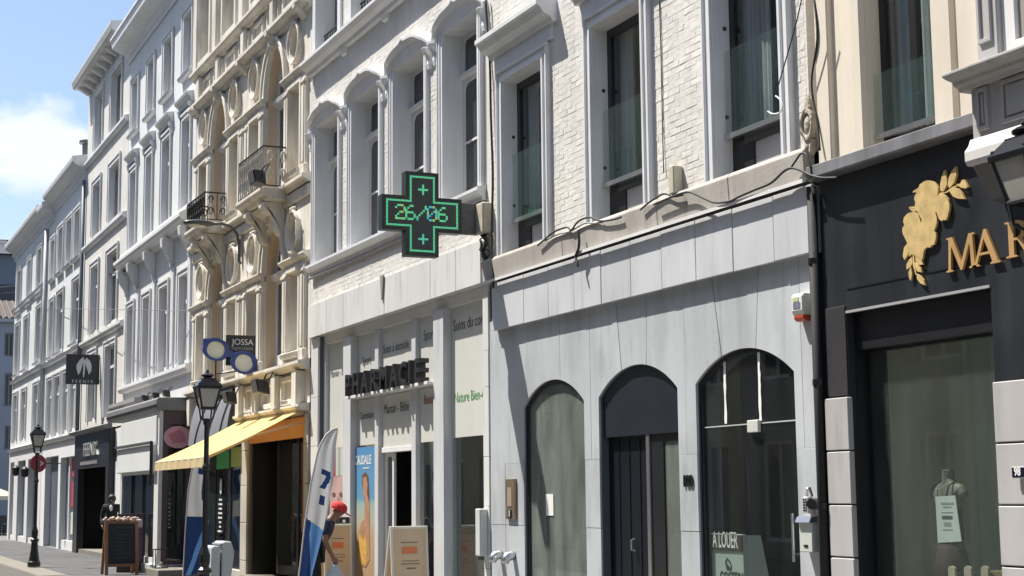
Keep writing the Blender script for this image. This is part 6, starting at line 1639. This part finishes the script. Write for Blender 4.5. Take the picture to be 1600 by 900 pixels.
# ---------------------------------------------------------------- things on the pavement
def a_board(X, y0, y1, z1, lab, tilt=.10, accent=(.75,.22,.08)):
    root = thing('pavement_sign', lab, 'sign', (X, (y0+y1)/2, .016), 'cream pavement signs of the pharmacy')
    fr = M('sign_frame_cream', (.74,.70,.60), .45, .05, 4); pa = M('sign_paper_beige', (.66,.50,.32), .4, .06, 2)
    def face(xt, xb, nm):
        mb = MB()
        def Q(y, z, d): t = (z-.05)/(z1-.05); return (xb+(xt-xb)*t+d, y, z)
        o = [(y0,.05),(y1,.05),(y1,z1),(y0,z1)]; i = [(y0+.035,.09),(y1-.035,.09),(y1-.035,z1-.035),(y0+.035,z1-.035)]
        v = [Q(*p, d) for d in (-.012,.012) for p in o] + [Q(*p, d) for d in (-.012,.012) for p in i]
        f = []
        for k in range(4):
            j = (k+1)%4; f += [(k,j,8+j,8+k),(4+k,12+k,12+j,4+j),(k,4+k,4+j,j),(8+k,8+j,12+j,12+k)]
        mb.add(v, f); fo = part(nm, mb, fr, root, bevel=.004)
        part('poster', MB().add([Q(*p, d) for d in (-.004,.004) for p in i], [(0,1,2,3),(7,6,5,4),(0,4,5,1),(1,5,6,2),(2,6,7,3),(3,7,4,0)]), pa, fo)
        return Q, fo
    Q, fo = face(X+.0, X+tilt, 'front_frame'); face(X-.03, X-.38, 'rear_frame')
    ym = (y0+y1)/2; w = (y1-y0)
    def stripe(u0, u1, za, zb, m): part('print', MB().add([Q(ym+u*w, z, .014) for u, z in ((u0,za),(u1,za),(u1,zb),(u0,zb))], [(0,1,2,3)]), m, fo)
    ac = M('print_orange', accent, .5); gr = M('print_brown', (.20,.15,.10), .6)
    stripe(-.20,.20,z1-.36,z1-.27,ac); stripe(-.24,.22,z1-.22,z1-.21,gr); stripe(-.20,.24,z1-.46,z1-.452,gr); stripe(-.24,.26,z1-.50,z1-.49,gr); stripe(-.10,.16,z1-.56,z1-.545,gr)
a_board(-22.75, -.42, .02, 1.215, 'cream pavement sign with an orange block behind the person in the red cap')
a_board(-19.65, -.47, .06, 1.23, 'cream pavement sign with an orange block before the open pharmacy door')

def beach_flag(X, outline, label, split, emblem, streaks):
    """feather flag: bent pole and a cloth with a navy emblem and a blue foot"""
    left = [PX(u, v, X) for u, v in outline[0]]; right = [PX(u, v, X) for u, v in outline[1]]
    root = thing('feather_flag', label, 'flag', (X, left[0].y, .016), 'feather flags of the pharmacy')
    def along(pts, t):
        L_ = [0]
        for a, b in zip(pts[:-1], pts[1:]): L_.append(L_[-1]+(b-a).length)
        d = t*L_[-1]
        for k in range(len(pts)-1):
            if d <= L_[k+1]+1e-9: return pts[k].lerp(pts[k+1], (d-L_[k])/max(1e-6, L_[k+1]-L_[k]))
        return pts[-1]
    n, m = 60, 14
    def wav(t, u): return .035*math.sin(u*9+t*5)*u + .02*math.sin(t*14+u*4)*u
    grid = [[along(left, i/n).lerp(along(right, i/n), j/m) + Vector((wav(i/n, j/m),0,0)) for j in range(m+1)] for i in range(n+1)]
    wm = cloth_mat(label[:6]+'_flag_white', (.62,.63,.64), .25); nv = cloth_mat(label[:6]+'_flag_navy', (.02,.05,.17), .15); bl = cloth_mat(label[:6]+'_flag_blue', (.13,.30,.62), .2)
    sets = {0: MB(), 1: MB(), 2: MB()}
    idx = {}
    def mat_of(t, u):
        if t < split(u): return 2 if streaks(t, u) else 1
        return 1 if emblem(t, u) else 0
    n2, m2 = n*2, m*2
    def G(i, j):
        a, b = i/2, j/2; i0, j0 = min(int(a), n-1), min(int(b), m-1); fa, fb = a-i0, b-j0
        return grid[i0][j0].lerp(grid[i0+1][j0], fa).lerp(grid[i0][j0+1].lerp(grid[i0+1][j0+1], fa), fb)
    for i in range(n2):
        for j in range(m2):
            k = mat_of((i+.5)/n2, (j+.5)/m2)
            sets[k].add([G(i,j),G(i,j+1),G(i+1,j+1),G(i+1,j)], [(0,1,2,3)])
    for k, nm, mt in ((0,'white_cloth',wm),(1,'navy_print',nv),(2,'blue_print',bl)):
        if sets[k].v:
            o = part(nm, sets[k], mt, root)
            bm = bmesh.new(); bm.from_mesh(o.data); bmesh.ops.remove_doubles(bm, verts=bm.verts, dist=.0005); bmesh.ops.recalc_face_normals(bm, faces=bm.faces); bm.to_mesh(o.data); bm.free()
            for p in o.data.polygons: p.use_smooth = True
    pole = [Vector((X, left[0].y-.0, .02)), *left]
    part('pole', MB().tube([p+Vector((0,-.012,0)) for p in pole], [.014]*2+[.012]*(len(pole)-4)+[.009]*2, 6), M(label[:6]+'_pole', (.5,.5,.5), .5), root, smooth=True)
    b = left[0]; st = MB().tube([(X-.3,b.y,.03),(X+.3,b.y,.03)], .016, 5); st.tube([(X,b.y-.3,.03),(X,b.y+.3,.03)], .016, 5)
    part('cross_base', st, black_metal, root)
beach_flag(-21.7, ([(466,915),(470,885),(478,815),(487,755),(497,708),(503,692),(511,679),(519,672),(528,669)], [(486,915),(489,895),(505,832),(514,795),(520,755),(523,720),(524,700),(526,684),(528,671)]),
    'white and blue feather flag in front of the person in the red cap',
    lambda u: .40 - .05*u, lambda t, u: (.50 < t < .70 and abs(u-.62-.12*math.sin(t*30)*(t > .6)) < .14 and not (.56 < t < .60)) or (.68 < t < .72 and .35 < u < .85), lambda t, u: u > .95 - 1.55*t/.4*.55 - .0 and u > .30)
beach_flag(-31.3, ([(287,900),(290,840),(295,765),(304,716),(315,692),(331,680)], [(330,893),(328,850),(324,770),(327,722),(330,700),(331,681)]),
    'white and navy feather flag behind the middle street lamp',
    lambda u: .40, lambda t, u: (.52 < t < .74 and u > .68) or (.70 < t < .74 and u > .35), lambda t, u: abs(u - (.15 + 2.1*t)) < .10)

def chalk_board():
    X = -34.0; a = PX(164,814,X); b = PX(214,880,X)
    y0, y1, z1 = a.y, b.y, a.z; z0 = b.z
    root = thing('chalkboard', 'wooden framed chalkboard with a garland of pale shells on top', 'chalkboard', (X, (y0+y1)/2, .016))
    fr = MB()
    for y in (y0+.03, y1-.03): fr.prism([(X+.14,.016),(X+.19,.016),(X+.035,z1),(X-.015,z1)], y-.035, y+.035, 'xz') if False else fr.add([(x,yy,z) for yy in (y-.035,y+.035) for x,z in ((X+.14,.016),(X+.18,.016),(X+.03,z1),(X-.01,z1))], [(0,1,2,3),(7,6,5,4),(0,4,5,1),(1,5,6,2),(2,6,7,3),(3,7,4,0)])
    fr.box(X-.01,X+.035,y0,y1,z1-.06,z1); fr.box(X+.10,X+.14,y0,y1,z0-.06,z0+.0)
    f = part('front_frame', fr, wood, root, bevel=.004)
    bl = M('chalk_slate', (.015,.022,.026), .7, .3, 4)
    part('slate', MB().add([(X+.025,y0+.06,z1-.05),(X+.025,y1-.06,z1-.05),(X+.122,y1-.06,z0),(X+.122,y0+.06,z0)], [(0,1,2,3)]), bl, f)
    ch = M('chalk_marks', (.10,.12,.13), .9); rr = random.Random(2); mk = MB()
    for k in range(9):
        z = z1-.14-.08*k; t = (z1-z)/(z1-z0); x = X+.028+.1*t; yy = y0+.12+rr.uniform(0,.12)
        mk.box(x,x+.003,yy,yy+rr.uniform(.12,.34),z,z+.008)
    part('chalk_writing', mk, ch, f, kind='stuff')
    for y in (y0+.03, y1-.03):
        rf = MB().add([(x,yy,z) for yy in (y-.03,y+.03) for x,z in ((X-.42,.016),(X-.38,.016),(X-.02,z1-.03),(X-.06,z1-.03))], [(0,1,2,3),(7,6,5,4),(0,4,5,1),(1,5,6,2),(2,6,7,3),(3,7,4,0)])
        part('rear_leg', rf, wood, root)
    part('rear_brace', MB().box(X-.27,X-.235,y0+.06,y1-.06,.50,.56), wood, root)
    gd = MB()
    for k in range(30): gd.sphere((X+.0+rr.uniform(-.05,.06), y0-.03+(y1-y0+.06)*k/29, z1+.015+rr.uniform(-.015,.05)), rr.uniform(.025,.042), 7, 5, (1,1,.8))
    part('garland', gd, M('garland_shells', (.62,.48,.40), .7, .35, 14), root, kind='stuff', smooth=True)
    X2 = -34.9; a = PX(184,803,X2); b = PX(225,876,X2)
    r2 = thing('display_board', 'dark framed board with a purple flower pattern behind the chalkboard', 'board', (X2, (a.y+b.y)/2, .016))
    part('panel', MB().box(X2-.02,X2,a.y+.03,b.y-.03,b.z,a.z-.02), M('purple_flower_print', (.20,.14,.19), .7, .6, 22, speck=.5), r2)
    f2 = MB().prism([rect(a.y,b.y,.02,a.z), rect(a.y+.035,b.y-.035,b.z,a.z-.03)], X2-.03, X2+.01, 'yz')
    part('frame', f2, M('board_frame_dark', (.05,.04,.045), .5), r2, bevel=.004)
    part('notice', MB().box(X2+.011,X2+.016,b.y-.26,b.y-.05,a.z-.30,a.z-.12), M('notice_white', (.6,.6,.62), .6), r2)
chalk_board()

def pavement_bits():
    X = -24.5
    root = thing('folding_sign', 'pale grey plastic folding sign seen edge on by the middle lamp', 'sign', (X,-1.55,.0))
    gm = M('grey_plastic', (.40,.44,.47), .45, .06, 3)
    def S(pts): return [(PX(u,v,X).y, PX(u,v,X).z) for u, v in pts]
    a = S([(328,905),(331,856),(334,853),(342,853),(345,857),(342,905)]); a = [(y, z if z > .5 else .03) for y, z in a]
    part('front_panel', MB().prism(a, X-.55, X+.0, 'yz'), gm, root, bevel=.012)
    b = S([(347,905),(347,850),(350,846),(362,846),(367,862),(366,872),(357,905)]); b = [(y, z if z > .5 else .03) for y, z in b]
    part('rear_panel', MB().prism(b, X-.58, X-.02, 'yz'), gm, root, bevel=.015)
    part('hinge', MB().tube([(X-.55,S([(346,850)])[0][0],S([(346,851)])[0][1]),(X+.0,S([(346,850)])[0][0],S([(346,851)])[0][1])], .022, 8), M('hinge_grey', (.2,.22,.24), .5), root)
    # step and lantern at the corner of the plum shop
    st = tag(part('stone_step', MB().box(-33.55,-32.2,-.95,.0,-.02,.17), strip_m, bevel=.012), 'low pale stone step beneath the black lantern', 'step')
    x0, y0 = -33.2, -.87
    root = thing('floor_lantern', 'black metal frame lantern with a candle standing on the stone step', 'lantern', (x0,y0,.17))
    fr = MB(); w = .26; h = .40
    for dx in (0,w):
        for dy in (0,w): fr.box(x0+dx,x0+dx+.015,y0+dy,y0+dy+.015,.17,.17+h)
    fr.box(x0,x0+w+.015,y0,y0+w+.015,.17,.185); 
    for dx in (0,w): fr.box(x0+dx,x0+dx+.015,y0,y0+w+.015,.17+h-.015,.17+h)
    for dy in (0,w): fr.box(x0,x0+w+.015,y0+dy,y0+dy+.015,.17+h-.015,.17+h)
    part('frame', fr, iron, root)
    part('candle', MB().lathe([(.04,.186),(.04,.29),(.01,.295)], x0+.14, y0+.14, 10), M('candle_wax', (.6,.55,.45), .6), root)
    part('pebbles', MB().sphere((x0+.14,y0+.14,.186), .1, 8, 5, (1,1,.3)), M('pebble_grey', (.35,.34,.32), .8), root)
    # cafe parasol, table and chairs round the corner
    X = -75.0; p = PX(4, 770, X)
    root = thing('parasol', 'cream cafe parasol round the corner at the left edge', 'parasol', (X, p.y-.6, .0))
    y = p.y-.6; zt = PX(0,757,X).z; zb = PX(10,775,X).z
    n = 8; vs_ = [(X,y,zt)] + [(X+1.35*math.cos(2*PI*k/n), y+1.35*math.sin(2*PI*k/n), zb) for k in range(n)] + [(X+1.35*math.cos(2*PI*k/n), y+1.35*math.sin(2*PI*k/n), zb-.18) for k in range(n)]
    part('canopy', MB().add(vs_, [(0,1+k,1+(k+1)%n) for k in range(n)] + [(1+k,9+k,9+(k+1)%n,1+(k+1)%n) for k in range(n)]), cloth_mat('parasol_cream', (.6,.55,.48), .2), root)
    part('pole', MB().tube([(X,y,0),(X,y,zt)], .03, 6), iron, root)
    root = thing('cafe_table', 'round dark cafe table under the cream parasol', 'table', (X+.6,y+.5,0))
    part('tabletop', MB().lathe([(.38,.72),(.38,.75)], X+.6, y+.5, 14), M('table_top_dark', (.08,.08,.09), .4), root)
    part('leg', MB().lathe([(.2,.0),(.2,.03),(.03,.05),(.03,.72)], X+.6, y+.5, 8), iron, root)
    def chair(x, y, rz, label):
        r = thing('cafe_chair', label, 'chair', (x,y,0), 'dark cafe chairs under the parasol')
        cm = M('chair_dark', (.03,.03,.035), .6)
        part('seat', MB().box(x-.21,x+.21,y-.21,y+.21,.43,.47), cm, r, bevel=.01)
        part('backrest', MB().box(x-.21,x-.17,y-.2,y+.2,.55,.88), cm, r, bevel=.01)
        for sx in (-.18,.18):
            for sy in (-.18,.18): part('leg', MB().box(x+sx-.018,x+sx+.018,y+sy-.018,y+sy+.018,0,.9 if sx < 0 else .43), cm, r)
        r.rotation_euler.z = rz
    chair(X+.0, y+.5, 0, 'dark cafe chair left of the round table, its back to the far house')
    chair(X+1.25, y+.45, PI, 'dark cafe chair nearest the white corner house')
    chair(X+.6, y+1.1, -PI/2, 'dark cafe chair on the far side of the round table')
    chair(X+1.9, y-.3, .6, 'dark cafe chair standing alone in front of the table')
pavement_bits()

# ---------------------------------------------------------------- posters and displays behind glass
def displays():
    y = .11
    x0, x1, z0, z1 = -22.81, -21.90, .12, 2.37
    root = thing('poster', 'tall sea blue beauty poster of a woman left of the open pharmacy door', 'poster', (-22.3, y, .1))
    n = 40
    m = bpy.data.materials.new('beach_print'); m.use_nodes = True; nt = m.node_tree; N, L = nt.nodes, nt.links
    geo = N.new('ShaderNodeNewGeometry'); sp = N.new('ShaderNodeSeparateXYZ'); L.new(geo.outputs['Position'], sp.inputs[0])
    mr = N.new('ShaderNodeMapRange'); L.new(sp.outputs['Z'], mr.inputs[0]); mr.inputs['From Min'].default_value = z0; mr.inputs['From Max'].default_value = z1
    rp = N.new('ShaderNodeValToRGB'); L.new(mr.outputs[0], rp.inputs[0])
    e = rp.color_ramp.elements; e[0].position = 0; e[0].color = (.34,.22,.12,1); e[1].position = 1; e[1].color = (.07,.23,.46,1)
    for p, c in ((.42,(.42,.30,.18,1)),(.50,(.40,.38,.28,1)),(.62,(.28,.38,.36,1)),(.66,(.10,.27,.42,1))):
        q = e.new(p); q.color = c
    L.new(rp.outputs[0], N['Principled BSDF'].inputs['Base Color']); N['Principled BSDF'].inputs['Roughness'].default_value = .5
    part('sheet', MB().box(x0,x1,y,y+.01,z0,z1), m, root)
    sk = M('print_skin', (.40,.22,.13), .5, .2, 8); hr = M('print_hair', (.12,.06,.03), .5, .2, 12); gd = M('print_gold', (.60,.36,.08), .5, .3, 9)
    def S(pts): return [(x0+(u-255)/(372-255)*(x1-x0-.24), z1-(v-75)/(900-75)*(z1-z0)*.98) for u, v in pts]
    part('printed_hair', MB().prism(S([(312,232),(340,215),(360,240),(368,330),(370,480),(352,520),(340,420),(318,330),(310,280)]), y-.003, y), hr, root)
    part('printed_figure', MB().prism(S([(318,250),(345,240),(356,290),(350,340),(372,400),(372,700),(345,745),(300,740),(278,690),(285,560),(305,500),(330,480),(336,380),(318,340)]), y-.005, y-.003), sk, root)
    part('printed_dress', MB().prism(S([(290,560),(318,600),(340,560),(352,640),(345,730),(305,735),(282,690)]), y-.007, y-.005), gd, root)
    part('lettering', text_mb('CAUDALIE', .195, 0, place=front((x0+x1)/2-.10, z1-.26, y-.003, .82), offset=.004), M('print_white', (.72,.74,.74), .5), root, recalc=False)
    for dz, w in ((.33,.20),(2.06,.2),(2.14,.26)): part('small_print', MB().box((x0+x1)/2-w+.1,(x0+x1)/2+w,y-.004,y,z1-dz,z1-dz+.02), M('print_pale', (.6,.6,.55), .5), root)
    # face poster and red lettering in the first bay
    a, b = -24.1, -23.24
    root = thing('poster', 'pink close up face poster above the left pavement sign', 'poster', (-23.6, y, 1.2))
    part('sheet', MB().box(a,b,y,y+.01,1.27,1.95), M('face_print', (.46,.30,.28), .5, .25, 2.5), root)
    dk = M('face_dark', (.14,.07,.07), .5)
    for u in (.25,.68): part('printed_eye', MB().prism([(a+(b-a)*(u+.11*math.cos(2*PI*k/12)), 1.66+.035*math.sin(2*PI*k/12)) for k in range(12)], y-.004, y), dk, root)
    part('printed_nose', MB().prism([(a+.42,1.62),(a+.48,1.62),(a+.54,1.42),(a+.40,1.42)], y-.004, y), M('face_shade', (.34,.19,.17), .5), root)
    part('printed_mouth', MB().prism([(a+.32,1.345),(a+.46,1.365),(a+.62,1.345),(a+.46,1.31)], y-.004, y), M('face_lip', (.40,.12,.12), .5), root)
    root = thing('poster', 'striped red white and green poster strip over the face poster', 'poster', (-23.6, y, 2.0))
    for k, (u0, u1, c) in enumerate(((0,.35,(.36,.03,.06)),(.35,.5,(.5,.5,.47)),(.5,.62,(.25,.36,.28)),(.62,.8,(.5,.5,.48)),(.8,1,(.30,.16,.05)))):
        part('strip', MB().box(a+(b-a)*u0,a+(b-a)*u1,y,y+.01,1.955,2.39), M('strip_print_%d' % k, c, .5), root)
    root = thing('counter_stand', 'small black box with a white label on top of the left pavement sign', 'box', (-22.9,-.1,1.2))
    q0, q1 = PX(529,808,-22.9), PX(546,819,-22.9)
    part('case', MB().box(-23.0,-22.85,q0.y,q1.y,1.21,q0.z), black_metal, root, bevel=.005)
    part('label_card', MB().box(-22.85,-22.846,q0.y+.05,q0.y+.09,q0.z-.08,q0.z-.04), M('label_white', (.7,.7,.7), .5), root)
    # to-let board
    Y = .10
    def B(u, v): p = P(1090+u/11.25, 820+v/11.25, Y); return (p.x, p.z)
    root = thing('estate_sign', 'pale to let board lettered A LOUER inside the right arch', 'sign', (B(500,400)[0], Y, .9))
    pm = M('board_pale_green', (.42,.48,.44), .5, .06, 3)
    pts = [B(150,160), B(790,180)]
    xl, zt = B(150,160); xr, _ = B(790,180); zs = B(400,450)[1]
    part('panel', MB().prism([(xl+.03,.40),(xr+.02,.40),(xr,zs),(xl,zs)], Y, Y+.02), pm, root)
    part('banner', MB().box(xl,xr,Y-.012,Y+.015,zs,zt), M('banner_brown', (.055,.045,.045), .5, .1, 3), root, bevel=.002)
    part('side_flap', MB().add([(xr,Y,zt),(xr+.11,Y+.12,zt),(xr+.22,Y+.22,.4),(xr+.02,Y,.4)], [(0,1,2,3)]), M('flap_grey', (.36,.40,.37), .6), root)
    part('top_edge', MB().box(xl,xr+.02,Y-.014,Y+.018,zt,zt+.008), M('board_edge', (.6,.62,.6), .5), root)
    xa = B(315,0)[0]; xz = B(680,0)[0]
    t = text_mb('A LOUER', .20, 0, place=front((xa+xz)/2, B(500,395)[1], Y-.014, .52), offset=.004)
    part('lettering', t, M('banner_white', (.72,.70,.68), .5), root, recalc=False)
    ink_ = M('board_ink', (.05,.07,.07), .5)
    def S2(l): return [B(u, v) for u, v in l]
    part('logo_mark', MB().prism([S2([(522,572),(580,650),(605,740),(600,800),(515,795),(500,720),(485,650)]), S2([(522,610),(505,655),(560,735),(590,755),(575,690)])], Y-.004, Y), ink_, root)
    t = text_mb('COSTEIM', .155, 0, place=front(B(575,0)[0], B(0,930)[1]-.03, Y-.004, .62), offset=.003)
    part('lettering', t, ink_, root, recalc=False)
    # bust with a camisole and a price sheet
    Y = .45
    c = P(1484, 800, Y); x = c.x
    hN = P(1484, 735, Y).z; hS = P(1484, 757, Y).z; hW = P(1484, 850, Y).z
    root = thing('mannequin', 'grey headless mannequin bust in a black strappy top behind the glass', 'mannequin', (x, Y, .9))
    sw = (P(1510,760,Y).x - P(1458,760,Y).x)/2
    v = [(x,Y,hW-.02,.10),(x,Y,(hW+hS)/2,.085),(x,Y,hS-.07,(.12,.085)),(x,Y,hS+.02,.05),(x,Y,hN-.02,.046),(x-sw*.72,Y,hS-.03,.042),(x+sw*.72,Y,hS-.03,.042),(x-sw*.95,Y,hS-.10,.04),(x+sw*.95,Y,hS-.10,.04)]
    part('bust', skin_mb(v, [(0,1),(1,2),(2,3),(3,4),(2,5),(2,6),(5,7),(6,8)], 0, 2), M('bust_grey', (.21,.20,.18), .6, .06, 4), root, smooth=True)
    v = [(x,Y,hW-.05,.112),(x,Y,(hW+hS)/2,.097),(x,Y,hS-.10,(.125,.10))]
    part('camisole', skin_mb(v, [(0,1),(1,2)], 0, 2), M('black_satin', (.012,.012,.014), .5), root, smooth=True)
    part('neck_cap', MB().lathe([(.05,hS+.01),(.046,hN-.01),(.047,hN),(.03,hN+.006)], x, Y, 14), bpy.data.materials['bust_grey'], root, smooth=False)
    for s in (-1,1): part('strap', MB().tube([(x+s*sw*.42,Y-.10,hS-.10),(x+s*sw*.46,Y-.07,hS-.01),(x+s*sw*.46,Y,hS+.03)], .006, 5), black_metal, root)
    part('necklace', MB().tube([(x-.05,Y-.05,hS+.01),(x-.02,Y-.09,hS-.03),(x,Y-.10,hS-.04),(x+.02,Y-.09,hS-.03),(x+.05,Y-.05,hS+.01)], .004, 4), M('necklace_silver', (.6,.62,.6), .3, metal=.6), root)
    part('skirt', MB().lathe([(.10,hW),(.15,hW-.25),(.17,hW-.5)], x, Y, 14), M('dark_red_skirt', (.04,.015,.015), .8), root, smooth=True)
    part('stand', MB().lathe([(.16,.30),(.16,.32),(.02,.34),(.02,hW-.45)], x, Y, 10), black_metal, root)
    ys = Y-.15
    q = [P(u, v, ys) for u, v in ((1462,776),(1493,774),(1503,846),(1466,848))]
    root = thing('paper_sheet', 'white price sheet hanging in front of the mannequin', 'sheet', (q[0].x, ys, q[3].z))
    part('sheet', MB().prism([(p.x, p.z) for p in q], ys-.004, ys), M('paper_cool', (.70,.74,.74), .6, .05, 4), root)
    ik = M('paper_ink', (.08,.11,.12), .6); ik2 = M('paper_ink_pale', (.32,.40,.40), .6)
    for u0, u1, v0, v1, mt in ((1472,1488,806,811,ik),(1470,1490,785,788,ik2),(1474,1486,791,793,ik2),(1475,1486,816,822,ik2),(1471,1489,800,801,ik2),(1473,1488,827,828,ik2)):
        a, b = P(u0, v1, ys-.005), P(u1, v0, ys-.005); part('print', MB().box(a.x,b.x,ys-.006,ys-.004,a.z,b.z), mt, root)
    # low shelf with three tags
    sy = .24; zs = P(1550,890,sy).z
    tag(part('display_shelf', MB().box(P(1545,890,sy).x-.02,P(1566,890,sy).x+.1,sy+.02,sy+.3,zs-.6,zs-.01), M('shelf_kraft', (.22,.17,.08), .7), bevel=.004), 'brown display box at the right foot of the black shop window', 'box')
    for u, lb, c in ((1489.5,'rounded cream tag with brown lettering, left of the three in the window',(.50,.48,.34)),(1514.5,'rounded cream tag with brown lettering, middle of the three in the window',(.52,.43,.36)),(1541,'rounded cream tag with brown lettering, nearest the brown box',(.50,.42,.33))):
        p = P(u, 884, sy); w = .04; h = .22
        pts = [(p.x-w,p.z-h),(p.x+w,p.z-h)] + [(p.x+w*math.cos(PI*k/10), p.z-.03+.03*math.sin(PI*k/10)) for k in range(11)]
        r = thing('paper_tag', lb, 'tag', (p.x, sy, p.z-h), 'cream tags along the window foot')
        part('card', MB().prism(pts, sy-.02, sy+.0), M('tag_card', c, .6, .08, 9), r, bevel=.003)
        part('lettering', text_mb('LIU', .06, 0, place=(lambda q: (lambda u_, v_, w_: (q.x+.022-v_, sy-.021-w_, q.z-.115+u_)))(p), offset=.001), M('tag_ink', (.16,.08,.06), .6), r, recalc=False)
        part('back_block', MB().box(p.x-.03,p.x+.03,sy+.0,sy+.04,p.z-h,p.z-.05), M('tag_block', (.25,.2,.12), .7), r)
displays()
